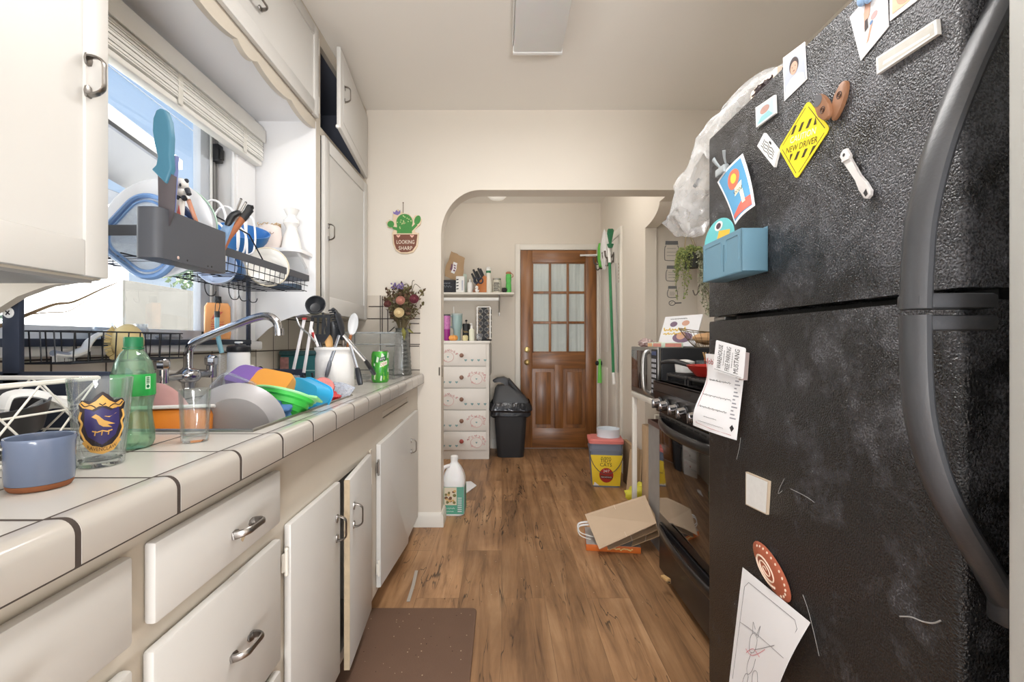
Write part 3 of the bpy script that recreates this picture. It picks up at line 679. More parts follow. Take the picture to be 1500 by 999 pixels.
# portrait print
c4=[(1148,84),(1180,60),(1183,115),(1150,147)]; f=fmap(c4,0.0022)
m=fpl(c4,0.0005,0.0012); 
m.decal([(0.04,0.03),(0.96,0.03),(0.96,0.97),(0.04,0.97)],fmap(c4,0.0019),1)
m.decal(ell(0.5,0.62,0.21,0.2),lambda s,t:f(s,t),3); m.decal(ell(0.5,0.56,0.165,0.155),lambda s,t:f(s,t)+NX*0.0002,2)
m.decal([(0.06,0.03),(0.94,0.03),(0.9,0.24),(0.66,0.36),(0.36,0.36),(0.12,0.26)],lambda s,t:f(s,t)+NX*0.0001,4)
m.decal(ell(0.43,0.59,0.02,0.012,8),lambda s,t:f(s,t)+NX*0.0004,3);m.decal(ell(0.57,0.59,0.02,0.012,8),lambda s,t:f(s,t)+NX*0.0004,3);m.decal(ell(0.5,0.49,0.05,0.01,8),lambda s,t:f(s,t)+NX*0.0004,3)
one(m,'photo_print',[PAPER,BACKB,SKIN,HAIR,SHIRT],'portrait photo of a person with short dark hair in a white top','photo',fpos(1166,100))
# photo of a person in white
c4=[(1246,24),(1300,-38),(1303,38),(1262,88)]; f=fmap(c4,0.0022)
m=fpl(c4,0.0005,0.0012)
m.decal([(0.3,0.45),(0.5,0.62),(0.62,0.95),(0.48,0.96),(0.36,0.75)],f,1); m.decal([(0.36,0.6),(0.44,0.6),(0.42,0.42),(0.30,0.40)],lambda s,t:f(s,t)+NX*0.0002,2)
m.decal(ell(0.62,0.52,0.1,0.06),f,3); m.decal([(0.28,0.16),(0.36,0.18),(0.56,0.42),(0.50,0.44)],f,1); m.decal(ell(0.52,0.44,0.05,0.035),lambda s,t:f(s,t)+NX*0.0002,4)
one(m,'photo_print',[PAPER,SKIN,HAIR,PPINK,PBLUE],'photo of a person in white held by a pale blue magnet','photo',fpos(1275,40))
m=MB(); m.sph(fpos(1270,-4)+NX*0.006,(0.006,0.013,0.012),12); m.sph(fpos(1278,-8)+NX*0.006,(0.005,0.010,0.013),12)
one(m,'fridge_magnet',mat('pale_blue_magnet',(150,184,224),0.4,var=0.2,scale=40),'pale blue lump magnet on top edge of a photo','magnet',fpos(1272,0))
c4=[(1305,-40),(1352,-70),(1347,-2),(1305,30)]; f=fmap(c4,0.0022)
m=fpl(c4,0.0005,0.0012); m.decal([(0.1,0.1),(0.9,0.12),(0.9,0.9),(0.1,0.9)],f,1); m.decal(ell(0.55,0.35,0.3,0.2),lambda s,t:f(s,t)+NX*0.0002,2)
one(m,'photo_print',[PAPER,mat('print_peach',(232,196,164),0.6,var=0.15,scale=40),SKIN],'peach-toned photo cut by the top of the picture beside the magnet-held photo','photo',fpos(1325,0))
# pale strip magnet
c4=[(1289,84),(1378,27),(1380,49),(1290,108)]; 
m=fpl(c4,0.0005,0.006); f=fmap(c4,0.0068)
m.decal([(0.04,0.12),(0.96,0.12),(0.96,0.88),(0.04,0.88)],f,1); m.decal([(0.12,0.3),(0.9,0.2),(0.9,0.34),(0.14,0.5)],lambda s,t:f(s,t)+NX*0.0002,2)
one(m,'fridge_magnet',[WHITEP,mat('shell_strip',(206,204,198),0.3,var=0.15,scale=60),mat('shell_strip_light',(240,240,236),0.3)],'long pale rectangular strip magnet near the freezer handle','magnet',fpos(1335,68))
# small picture magnet
c4=[(1110,157),(1138,138),(1139,165),(1111,186)]; m=fpl(c4,0.0005,0.005); f=fmap(c4,0.0058)
m.decal([(0.06,0.06),(0.94,0.06),(0.94,0.94),(0.06,0.94)],f,1); m.decal(ell(0.5,0.6,0.25,0.2),lambda s,t:f(s,t)+NX*0.0002,2); m.decal([(0.1,0.1),(0.9,0.1),(0.7,0.4),(0.3,0.35)],lambda s,t:f(s,t)+NX*0.0002,3)
one(m,'fridge_magnet',[WHITEP,mat('mag_sky',(186,214,226),0.4,var=0.1,scale=60),mat('mag_brown',(176,140,130),0.5,var=0.2,scale=90),mat('mag_teal',(140,190,196),0.5)],'small square pale blue picture magnet above the caution sign','magnet',fpos(1124,162))
# caution diamond
YEL=mat('sign_yellow',(240,218,44),0.4,var=0.03); SB=mat('sign_black',(58,50,20),0.5); 
A,Bq,Cq,Dq=(1185,146),(1217,187),(1168,262),(1142,217)
dc=[fpos(*q) for q in (A,Bq,Cq,Dq)]
def rounded3(pts,r):
    out=[];k=len(pts)
    for i in range(k):
        p=pts[i];a=(pts[i-1]-p).normalized();b=(pts[(i+1)%k]-p).normalized()
        for j in range(5):
            t=j/4; q0=p+a*r; q1=p+b*r; out.append((q0*(1-t)**2+p*2*t*(1-t)+q1*t*t))
    return out
f=fmap([A,Bq,Cq,Dq],0.0021)   # s,t across the diamond's own edges
m=MB(); m.poly3([q+NX*0.0005 for q in rounded3(dc,0.010)],NX,0.0015)
cen=sum(dc,V((0,0,0)))/4
for k_ in range(4):
    a=cen+(dc[k_]-cen)*0.88; b_=cen+(dc[(k_+1)%4]-cen)*0.88
    d_=(b_-a).normalized(); a2=a+d_*0.006; b2=b_-d_*0.006
    w_=d_.cross(NX)*0.0007
    m.poly3([a2-w_+NX*0.0020,b2-w_+NX*0.0020,b2+w_+NX*0.0020,a2+w_+NX*0.0020],NX,0.0002,1)
# the sign's own axes: horizontal runs D->B, vertical C->A
hx=(dc[1]-dc[3]); vx=(dc[0]-dc[2])
def sg(x,y): return cen+hx*x+vx*y+NX*0.0023
m.text('CAUTION',lambda x,y:sg(x,y)+NX*0.0001,0.50,0.085,2,(0,0.055)); 
m.text('NEW DRIVER',sg,0.62,0.08,1,(0,-0.065))
for row,(y0,y1,half) in ((0,(0.13,0.235,0.27)),(1,(-0.235,-0.135,0.27))):
    for i in range(4):
        x=-0.24+i*0.15
        yy0,yy1=y0,y1
        m.decal([(x-0.02,yy0),(x+0.035,yy0),(x+0.085,yy1),(x+0.03,yy1)],lambda x,y:sg(max(-0.5+abs(y)+0.06,min(0.5-abs(y)-0.06,x)),y),1)
one(m,'caution_sign',[YEL,SB,mat('sign_white',(240,238,225),0.5)],'yellow diamond caution sign reading NEW DRIVER on the freezer door','sign',cen)
# white and black word magnet
c4=[(1123,194),(1144,220),(1138,244),(1113,213)]; m=fpl(c4,0.0005,0.006); f=fmap(c4,0.0068)
for i in range(4):
    yy=0.26+0.16*i
    m.tube(catmull([f(0.15+0.1*k_,yy+0.05*math.sin(k_*2.1+i)) for k_ in range(8)],3),0.0008,4,1)
m.decal([(0.42,0.86),(0.58,0.86),(0.56,1.0),(0.44,1.0)],f,1)
one(m,'fridge_magnet',[WHITEP,INK],'white magnet with black scribbled lettering left of the caution sign','magnet',fpos(1128,218))
# pair of clogs magnet
CL=mat('clog_brown',(146,104,76),0.45,var=0.12,scale=40); CLD=mat('clog_sole_grey',(92,92,96),0.6)
s=T('fridge_magnet','magnet shaped like a pair of little brown clogs on the freezer door','magnet',fpos(1222,152))
def clog(px,py,ang,off,sc,tipgrey):
    c_=fpos(px,py); u=V((0,-math.cos(ang),math.sin(ang))); w_=V((0,math.sin(ang),math.cos(ang)))
    mb=MB(); n=26
    def rad(t): return 1+0.12*math.cos(2*t)
    pts=[(0.034*sc*math.cos(2*PI*i/n)*(1.0),0.0150*sc*math.sin(2*PI*i/n)*(1+0.18*math.cos(2*PI*i/n))) for i in range(n)]
    mb.prism(pts,c_+NX*off,u,w_,NX,0.007,0,0.0025)
    g=plane_fn(c_+NX*(off+0.0073),u,w_)
    g2=lambda x,y:c_+NX*(off+0.0074)+u*x+w_*y
    if tipgrey: mb.decal([(p[0]*0.36-0.019*sc,p[1]*0.75) for p in pts],g2,1)
    mb.tube([g2(0.010*sc+0.006*math.cos(t),0.006*math.sin(t)) for t in [2*PI*i/12 for i in range(12)]],0.0007,4,2,True); mb.tube([g2(0.010*sc+0.003*math.cos(t),0.003*math.sin(t)) for t in [2*PI*i/10 for i in range(10)]],0.0007,4,2,True)
    mb.build('clog',[CL,CLD,HAIR],s)
clog(1233,147,math.radians(64),0.0005,0.94,False); clog(1214,155,math.radians(-62),0.0075,0.96,True)
# bottle opener
OP=mat('white_enamel_metal',(222,220,220),0.3,var=0.06)
o_=T('bottle_opener','white metal bottle opener magnet stuck to the freezer door','bottle opener',fpos(1260,252))
a=fpos(1243,225);b_=fpos(1278,284); ax_=(b_-a).normalized(); sd=ax_.cross(NX).normalized(); ln=(b_-a).length
m=MB(); w_=0.0078
m.prism([(-0.004,-w_*1.15),(0.014,-w_*1.15),(0.018,-w_*0.8),(ln*0.6,-w_*0.72),(ln-0.02,-w_*1.1),(ln,-w_*1.1),(ln+0.006,-w_*0.5),(ln+0.006,w_*0.5),(ln,w_*1.1),(ln-0.02,w_*1.1),(ln*0.6,w_*0.72),(0.018,w_*0.8),(0.014,w_*1.15),(-0.004,w_*1.15),(-0.008,w_*0.5),(-0.008,-w_*0.5)],a+NX*0.004,ax_,sd,NX,0.005,0,0.0015)
m.build('body',OP,o_)
m=MB(); q=lambda x,y:a+ax_*x+sd*y+NX*0.0093
m.decal(ell(0.002,0,0.003,0.003,12),q,0); m.decal([(ln-0.010,-0.004),(ln+0.001,-0.002),(ln+0.001,0.004),(ln-0.008,0.004)],q,0); m.build('opening',INK,o_)
m=MB(); m.obox(a+ax_*0.014+NX*0.010,(0.003,0.017,0.004),Matrix((( -1,0,0),(0,sd.y,ax_.y),(0,sd.z,ax_.z))).to_3x3() if False else None); m.build('ridge',OP,o_)
m=MB(); m.obox(a+ax_*ln*0.45+NX*0.002,(0.0035,0.01,0.02)); m.build('magnet_pad',INK,o_)
# clip with a card
CLIP=mat('grey_clip',(176,184,188),0.3,0.3,var=0.1)
k_=T('magnetic_clip','grey magnetic clip holding a blue card on the freezer door','clip',fpos(1068,240))
ca=fpos(1070,244)
m=MB(); m.cyl(ca+V((-0.014,-0.012,0)),ca+V((-0.014,0.022,-0.004)),0.006,None,10); m.box(ca.x-0.028,ca.x-0.012,ca.y-0.02,ca.y+0.03,ca.z-0.018,ca.z+0.002,0,0.003); m.build('jaw',CLIP,k_)
for dy,pp in ((0.028,(1058,227)),(-0.022,(1079,222))):
    q0=ca+V((-0.016,dy*0.5,0.0)); q1=V((FX-0.030,ca.y+dy*1.2,ca.z+0.034))
    m=MB(); m.tube(catmull([q0,(q0+q1)/2+V((-0.002,0,0)),q1],4),[0.003+0.004*i/8 for i in range(9)],10,0,False,(0.5,1),up=(-1,0,0)); m.build('lever',CLIP,k_)
m=MB(); m.box(FX-0.012,FX-0.0005,ca.y-0.012,ca.y+0.02,ca.z-0.012,ca.z+0.008,0,0.002); m.build('magnet_base',INK,k_)
# the card: hangs off the clip, its foot swung clear of the door
CARD=mat('card_blue',(84,150,192),0.5,var=0.06,scale=30)
tl=fpos(1051,266,0.018); tr=fpos(1088,224,0.012); br=fpos(1106,300,0.020); bl=fpos(1077,328,0.036)
def cardf(s,t): 
    p=(tl*(1-s)+tr*s)*t+(bl*(1-s)+br*s)*(1-t); return p+NX*(0.006*math.sin(PI*s)-0.004*math.sin(PI*t))
m=MB(); m.sheet(cardf,8,8,0.0012,0)
cf=lambda s,t:cardf(s,t)+NX*0.0011
E=0.06
m.decal([(0.07,0.04),(0.93,0.04),(0.93,0.96),(0.07,0.96)],cf,1,0.18)
cg=lambda s,t:cardf(s,t)+NX*0.0016
m.decal([(0.1,0.07),(0.93,0.05),(0.93,0.24),(0.6,0.25),(0.3,0.17),(0.1,0.14)],cg,2,0.2); m.decal(ell(0.55,0.72,0.24,0.15,18,20),cg,3,0.2); m.decal(ell(0.57,0.73,0.11,0.08,14,20),lambda s,t:cardf(s,t)+NX*0.002,4,0.2)
m.decal([(0.42,0.42),(0.72,0.46),(0.78,0.6),(0.5,0.56)],cg,5,0.2); m.decal([(0.62,0.2),(0.74,0.2),(0.74,0.45),(0.62,0.43)],cg,5,0.2); m.tube([cg(0.42+0.04*i,0.50-0.05*(i%2)) for i in range(9)],0.0008,4,6)
one(m,'greeting_card',[PAPER,CARD,mat('card_red',(206,98,84),0.6,var=0.2,scale=60),mat('card_coral',(224,110,84),0.6),mat('card_yellow',(236,196,72),0.6),mat('card_cream',(228,216,186),0.6),INK],'blue illustrated card hanging from the grey clip','card',fpos(1075,270,0.02))
# magnetic blue caddy
CAD=mat('caddy_blue',(104,142,162),0.4,var=0.04); CADD=mat('caddy_blue_groove',(66,104,122),0.5)
k_=T('magnetic_caddy','blue plastic pocket caddy stuck to the freezer door, a bird card inside','caddy',PX(1070,400,FX))
ya,yb=1.36,1.245            # far and near ends
def on(x,y,Y,): return P(x,y,Y)
xo=FX-0.062
fz0,fz1=1.232,1.325
ytop0=F*xo/(1027-735)
Y0=F*xo/(1030-735); Y1=F*xo/(1086-735)   # front face spans these depths
zt0=EYE-(359-CY)*Y0/F; zt1=EYE-(333-CY)*Y1/F; zb0=EYE-(412-CY)*Y0/F; zb1=EYE-(398-CY)*Y1/F
zt=(zt0+zt1)/2; zb=(zb0+zb1)/2
m=MB(); t_=0.0035
m.prism([(Y1,zb),(Y0,zb),(Y0,zt),(Y1,zt)],(xo,0,0),(0,1,0),(0,0,1),(1,0,0),t_,0,0.0015)
m.box(xo,FX-0.001,Y0-t_,Y0,zb,zt,0,0.0012); m.box(xo,FX-0.001,Y1,Y1+t_,zb,zt,0,0.0012); m.box(FX-0.004,FX-0.0008,Y1,Y0,zb,zt+0.004,0,0.001); m.box(xo,FX-0.001,Y1,Y0,zb,zb+t_,0,0.0012)
ym=(Y0*0.42+Y1*0.58)
m.build('shell',CAD,k_)
m=MB(); g=lambda y,z:V((xo-0.0006,y,z))
m.box(xo-0.0008,xo+0.001,ym-0.002,ym+0.0015,zb+0.012,zt-0.022,0,0.0005); m.build('groove',CADD,k_)
m=MB()
for (u0,u1) in ((Y1+0.012,ym-0.012),(ym+0.012,Y0-0.012)):
    m.tube([(xo-0.0004,u0,zb+0.03),(xo-0.0004,u0,zt-0.016),(xo-0.0004,u0+0.004,zt-0.012),(xo-0.0004,u1-0.004,zt-0.012),(xo-0.0004,u1,zt-0.016),(xo-0.0004,u1,zb+0.03)],0.0008,5)
m.build('raised_outline',CAD,k_)
# bird card standing in the caddy
BT=mat('bird_teal',(108,196,200),0.5,var=0.05)
c0=P(1053,352,F*(xo+0.012)/(1053-735)); yc=c0.y; zc=c0.z
k_=T('picture_card','teal cut-out card of a bird head standing in the blue caddy','card',(xo+0.012,yc,zc))
m=MB(); pl=lambda x,y:V((xo+0.011,yc-x,zc+y))
m.prism([(-0.082,-0.055)]+[(0.082*math.cos(PI-PI*i/18),0.0+0.056*math.sin(PI*i/18)) for i in range(19)]+[(0.082,-0.055)],(xo+0.012,yc,zc),(0,-1,0),(0,0,1),NX,0.0012); m.build('card_body',BT,k_)
m=MB(); m.decal(ell(0.002,0.038,0.022,0.012),lambda x,y:pl(x,y)+NX*0.0006,0); m.decal(ell(0.002,0.038,0.013,0.0075),lambda x,y:pl(x,y)+NX*0.001,1); m.build('eye',[WHITEP,mat('eye_plum',(78,56,70),0.5)],k_)
m=MB(); m.decal([(-0.016,-0.010),(0.004,0.025),(0.062,0.016),(0.052,-0.02),(-0.02,-0.03)],lambda x,y:pl(x,y)+NX*0.0006,0); m.build('beak',mat('beak_yellow',(240,190,70),0.5),k_)
# paper sheet and card lower down
off=0.014
TL=fpos(1036,517,0.030);TR=fpos(1093,521,0.004);BR=fpos(1079,644,0.012);BL=fpos(1018,622,0.045)
def sheetf(s,t):
    p=(TL*(1-s)+TR*s)*t+(BL*(1-s)+BR*s)*(1-t)
    return p+NX*(0.010*math.sin(2*PI*t+0.5)*(1-s)*1.0+0.006*math.sin(PI*s))+V((0,0,0.010*math.sin(PI*s)*0))
m=MB(); m.sheet(sheetf,10,14,0.0008,0)
sf=lambda s,t:sheetf(s,t)+NX*0.0009
m.text('Noble Award',sf,0.95,0.075,2,(0.42,0.90)); 
for t_,wd,tx in ((0.66,0.62,''),(0.46,0.74,''),(0.30,0.66,''),(0.18,0.3,''),(0.10,0.6,'')):
    m.scrawl(sf,wd,0.030 if t_>0.25 else 0.018,1,(0.44,t_),0.0005 if t_>0.25 else 0.0003)
for i in range(12): m.decal([(0.84,0.24+0.045*i),(0.95-0.03*(i%3),0.24+0.045*i),(0.95-0.03*(i%3),0.256+0.045*i),(0.84,0.256+0.045*i)],sf,3)
m.tube([sf(0.08,0.95),sf(0.06,0.6),sf(0.07,0.3),sf(0.10,0.06),sf(0.5,0.045),sf(0.9,0.04)],0.0005,4,2)
m.decal([(0.86,0.13),(0.90,0.17),(0.94,0.13),(0.90,0.08)],sf,1)
one(m,'paper_sheet',[PAPER,INK,REDINK,mat('grey_ink',(150,150,158),0.7)],'curling white certificate paper hanging on the lower fridge door','paper',fpos(1055,580,0.02))
c4=[(1056,497),(1093,509),(1089,555),(1051,541)]; q=[fpos(x,y,0.020) for x,y in c4]
m=MB(); m.poly3(rounded3([q[0]+NX*0.012,q[1],q[2],q[3]+NX*0.012],0.006),NX,0.001); f=lambda s,t:((q[0]+NX*0.012)*(1-s)+q[1]*s)*t+((q[3]+NX*0.012)*(1-s)+q[2]*s)*(1-t)+NX*0.0014
for i,tx in enumerate(('WAREHOUSE','FREE PARKING','MUSTANG')):
    x=0.2+0.28*i
    m.text(tx,lambda a_,b_,x=x:f(x-b_,0.5+a_),0.78,0.15,1,(0,0))
for i in range(2): m.scrawl(lambda a_,b_,i=i:f(0.34+0.28*i-b_,0.5+a_),0.5,0.05,1,(0,0),0.0003)
m.tube([f(0.05,0.06),f(0.95,0.04)],0.0004,4,1)
one(m,'printed_card',[PAPER,INK],'white card with bold black sideways lettering pinned over the certificate','card',fpos(1073,525,0.02))
m=MB(); qq=[fpos(x,y,0.003) for x,y in ((1089,514),(1098,516),(1095,556),(1089,556))]; m.poly3(qq,NX,0.012); one(m,'fridge_magnet',mat('dusty_mauve',(176,160,156),0.5),'dull mauve block magnet behind the sideways lettered card','magnet',fpos(1094,535))
# white tile magnet
c4=[(1096,690),(1130,704),(1127,753),(1096,738)]; m=fpl(c4,0.0005,0.006,mi=0); m2=fmap(c4,0.0068)
m.decal([(0.03,0.03),(0.97,0.03),(0.97,0.97),(0.03,0.97)],m2,1)
one(m,'fridge_magnet',[mat('tile_edge_tan',(196,178,156),0.6),mat('tile_white_speck',(226,226,224),0.4,var=0.08,scale=90)],'plain square white tile magnet on the lower fridge door','magnet',fpos(1112,720))
# shell magnet
cs=fpos(1131,834); A0=fpos(1120,794);B0=fpos(1146,874); lv=(A0-B0)/2; sv=V((0,-1,0))*((fpos(1152,834)-fpos(1108,834)).length/2)
SH=mat('shell_red',(168,92,68),0.35,var=0.15,scale=50); SHC=mat('shell_cream',(228,206,186),0.4,var=0.15,scale=70)
k_=T('shell_magnet','round spiral brown and cream sea shell magnet above the child drawing','magnet',cs)
def sh(x,y): return cs+sv*x+lv*y
n=30
m=MB()
def shf(s,t):
    a=2*PI*s; r=1-t
    return sh(r*math.cos(a),r*math.sin(a))+NX*(0.001+0.010*math.sqrt(max(0,1-(0.98*r)**2)))
m.sheet(shf,30,8,0.001,0); m.build('shell',SH,k_)
m=MB(); 
sp=[]
for i in range(60):
    a=i*0.30; r=0.06+0.0145*i*0.62
    if r<0.62: sp.append(sh(-0.12+r*math.cos(a),-0.05+r*math.sin(a))+NX*(0.0022+0.010*math.sqrt(max(0,1-min(1,(r+0.1))**2))))
m.tube(sp,[0.0006+0.0022*i/len(sp) for i in range(len(sp))],6)
for i in range(13):
    a=-1.2+i*0.27; q=sh(0.82*math.cos(a),0.82*math.sin(a))+NX*0.0068; m.sph(q,(0.0015,0.0035,0.0035),8)
m.build('spiral',SHC,k_)
# drawing
c=[(1088,830),(1187,911),(1143,999),(1128,1030),(1060,1024),(1079,968)]
DT=[fpos(1088,830,0.004),fpos(1187,911,0.010),fpos(1135,1020,0.028),fpos(1068,1000,0.040)]
def drf(s,t):
    p=(DT[0]*(1-s)+DT[1]*s)*t+(DT[3]*(1-s)+DT[2]*s)*(1-t)
    return p+NX*(0.006*math.sin(PI*t)*s)
m=MB(); m.sheet(drf,8,10,0.0008,0); df=lambda s,t:drf(s,t)+NX*0.0008
def ln_(pts,r=0.0005,mi=1,cl=False): m.tube(catmull([df(*p) for p in pts],3,cl),r,4,mi,cl)
m.tube([df(s,t) for s,t in ((0.08,0.05),(0.08,0.86),(0.14,0.92),(0.86,0.92),(0.92,0.86),(0.92,0.05))],0.0006,4,1)
ln_([(0.08,0.55),(0.4,0.55),(0.92,0.50)])
ln_([(0.36,0.36),(0.33,0.48),(0.38,0.54),(0.46,0.50),(0.45,0.38)],0.0005,1,True); ln_([(0.36,0.53),(0.33,0.63),(0.39,0.58)]); ln_([(0.43,0.53),(0.46,0.64),(0.46,0.52)])
ln_([(0.45,0.40),(0.58,0.46),(0.74,0.56)]); ln_([(0.40,0.36),(0.36,0.22),(0.40,0.14),(0.48,0.20),(0.50,0.32)]); ln_([(0.36,0.14),(0.32,0.05),(0.40,0.03),(0.42,0.12)],0.0005,1,True); ln_([(0.5,0.18),(0.54,0.04),(0.64,0.04),(0.58,0.2)],0.0005,1,True)
ln_([(0.28,0.36),(0.4,0.33),(0.52,0.38),(0.62,0.46)],0.0006,2); ln_([(0.3,0.33),(0.42,0.40),(0.56,0.36)],0.0006,2)
one(m,'drawing_paper',[PAPER,mat('pencil',(120,118,122),0.7),mat('pink_pencil',(206,120,130),0.7)],'child pencil drawing on white paper low on the fridge door','drawing',fpos(1125,920,0.01))
# ------------------------------------------------------------------ on top of the refrigerator
BAG=clear_mat('crinkled_clear_bag',(248,248,248),0.02,0.25,0.22,body=0.26,bodycol=(240,240,240))
def bagf(s,t):
    # s along the drop, t round the bag
    path=catmull([V((0.86,1.20,FTOP+0.14)),V((0.76,1.33,FTOP+0.13)),V((0.68,1.42,FTOP+0.03)),V((0.635,1.47,FTOP-0.10)),V((0.61,1.48,FTOP-0.20)),V((0.60,1.485,FTOP-0.235))],5)
    i=min(int(s*(len(path)-1)),len(path)-2); fr_=s*(len(path)-1)-i
    c_=path[i]*(1-fr_)+path[i+1]*fr_
    r=(0.085 if s<0.35 else 0.085+0.015*math.sin((s-0.35)*4))*(1 if s<0.86 else max(0.25,1-(s-0.86)*4.2))
    a=2*PI*t
    k=1+0.22*mnoise.noise(V((math.cos(a)*2.2,math.sin(a)*2.2,s*7)))+0.16*mnoise.noise(V((math.cos(a)*8,math.sin(a)*8,s*22)))
    thin=0.55
    return c_+V((math.cos(a)*r*k*(0.8),math.sin(a)*r*k*thin if s>0.3 else math.sin(a)*r*k,0.05*mnoise.noise(V((s*6,a,1)))+(math.sin(a)*0.055 if s<0.45 else 0)))
m=MB(); verts=[];NU,NV=40,36
for i in range(NU+1):
    for j in range(NV): verts.append(bagf(i/NU,j/NV))
m.raw(verts,[(i*NV+j,i*NV+(j+1)%NV,(i+1)*NV+(j+1)%NV,(i+1)*NV+j) for i in range(NU) for j in range(NV)]+[tuple(range(NV)),tuple(range(NU*NV+NV-1,NU*NV-1,-1))])
one(m,'plastic_bag',BAG,'crumpled clear plastic bag drooping off the far top corner of the refrigerator','bag',(0.8,1.25,FTOP),smooth=60)
m=MB(); q=P(1021,267,1.45); m.obox(q,(0.011,0.004,0.030),Ry(0.6)); one(m,'bag_tag',INK,'small black tag end hanging below the clear plastic bag','tag',q)
m=MB(); q=P(1112,112,1.17)
m.box(0.64,0.80,1.08,1.20,FTOP,FTOP+0.052,0,0.008)
for i in range(14): m.tube(catmull([V((0.6385,1.09+0.1*random.random(),FTOP+0.006+0.04*random.random())) for _ in range(4)],3),0.0018,4,1)
for i in range(10): m.tube(catmull([V((0.65+0.1*random.random(),1.0795,FTOP+0.006+0.04*random.random())) for _ in range(4)],3),0.0018,4,1)
one(m,'patterned_pouch',[mat('pouch_cream',(226,208,190),0.6,var=0.1),mat('pouch_dark',(70,58,60),0.6)],'cream pouch with dark swirl pattern lying on top of the refrigerator','pouch',(0.72,1.14,FTOP))
# ================================================================== STOVE
SXF=0.745; SY0_,SY1_=1.432,2.19
BST=mat('black_stainless',(66,64,64),0.28,0.85,var=0.12,scale=14); BGL=mat('black_oven_glass',(22,20,20),0.06,var=0.1,coat=0.5,spec=0.7); DKE=mat('dark_enamel',(34,34,36),0.3,var=0.1)
st=T('stove','black gas range with cast grates and chrome knobs beyond the refrigerator','stove',(1.05,1.81,0))
m=MB(); m.box(SXF+0.02,1.37,SY0_,SY1_,0.03,0.905,0,0.003); m.build('body',DKE,st)
m=MB(); m.box(0.715,1.37,SY0_,SY1_,0.906,0.918,0,0.004); m.prism([(0.715,0.872),(0.715,0.918),(0.75,0.918),(0.765,0.872)],(0,SY0_,0),(1,0,0),(0,0,1),(0,1,0),SY1_-SY0_,0,0.002); m.build('cooktop',BST,st)
m=MB(); m.prism([(0.728,0.775),(0.712,0.871),(0.765,0.871),(0.765,0.775)],(0,SY0_,0),(1,0,0),(0,0,1),(0,1,0),SY1_-SY0_,0,0.003); cp=m.build('control_panel',BST,st)
ny=V((-0.986,0,-0.164))
for i,yy in enumerate((2.10,2.01,1.90,1.81,1.70,1.61,1.52)):
    c_=V((0.719,yy,0.823)); up_=V((-0.164,0,0.986))
    m=MB(); m.cyl(c_,c_+ny*0.008,0.027,0.026,20); m.cyl(c_+ny*0.008,c_+ny*0.034,0.0225,0.020,20,1); m.obox(c_+ny*0.036,(0.008,0.011,0.038),None,1,0.002)
    m.build('knob',[DKE,CHROME],cp)
# oven door with bowed handle
m=MB(); m.box(SXF-0.005,SXF+0.019,SY0_+0.004,SY1_-0.004,0.262,0.768,0,0.006); dr=m.build('oven_door',DKE,st)
m=MB(); m.box(SXF-0.0075,SXF-0.004,SY0_+0.02,SY1_-0.02,0.30,0.690,0,0.002); m.build('window',BGL,dr)
m=MB()
for i in range(11): m.box(SXF-0.0065,SXF-0.004,SY0_+0.06+i*0.062,SY0_+0.10+i*0.062,0.752,0.757)
m.build('vent_slot',INK,dr)
m=MB(); pts=[V((SXF-0.004-0.058*math.sin(PI*i/20)**0.8,SY0_+0.02+(SY1_-SY0_-0.04)*i/20,0.728)) for i in range(21)]
m.tube(pts,0.017,12,0,False,(1.15,0.55),up=(0,0,1)); m.build('handle',BST,dr)
m=MB(); m.box(SXF-0.005,SXF+0.019,SY0_+0.004,SY1_-0.004,0.035,0.252,0,0.006); dw=m.build('warming_drawer',DKE,st)
m=MB(); pts=[V((SXF-0.004-0.030*math.sin(PI*i/20)**0.8,SY0_+0.015+(SY1_-SY0_-0.03)*i/20,0.225)) for i in range(21)]
m.tube(pts,0.014,10,0,False,(1.5,0.6),up=(0,0,1)); m.build('handle',BST,dw)
for yy in (SY0_+0.05,SY1_-0.05):
    m=MB(); m.cyl((0.80,yy,0),(0.80,yy,0.032),0.016,None,10); m.build('foot',BLACKP,st)
# grates
GR=mat('cast_iron',(48,47,48),0.38,0.3,var=0.15,scale=30)
for a_,b_ in ((SY0_+0.02,SY0_+0.255),(SY0_+0.262,SY0_+0.497),(SY0_+0.504,SY1_-0.02)):
    m=MB()
    for yy in (a_+0.012,b_-0.012): m.box(0.77,1.30,yy-0.006,yy+0.006,0.938,0.952,0,0.003)
    for xx in (0.776,1.035,1.294): m.box(xx-0.006,xx+0.006,a_,b_,0.938,0.952,0,0.003)
    for i in range(1,6):
        yy=a_+(b_-a_)*i/6; m.box(0.77,0.98,yy-0.004,yy+0.004,0.940,0.956,0,0.003); m.box(1.09,1.30,yy-0.004,yy+0.004,0.940,0.956,0,0.003)
    for xx in (0.776,1.294):
        for yy in (a_+0.012,b_-0.012): m.box(xx-0.007,xx+0.007,yy-0.007,yy+0.007,0.917,0.94)
    m.build('grate',GR,st)
for xx,yy in ((0.88,1.56),(1.2,1.56),(0.88,2.06),(1.2,2.06),(1.04,1.81)):
    m=MB(); m.cyl((xx,yy,0.917),(xx,yy,0.928),0.05,0.045,18); m.cyl((xx,yy,0.928),(xx,yy,0.936),0.036,0.034,18); m.build('burner',BLACKP,st)
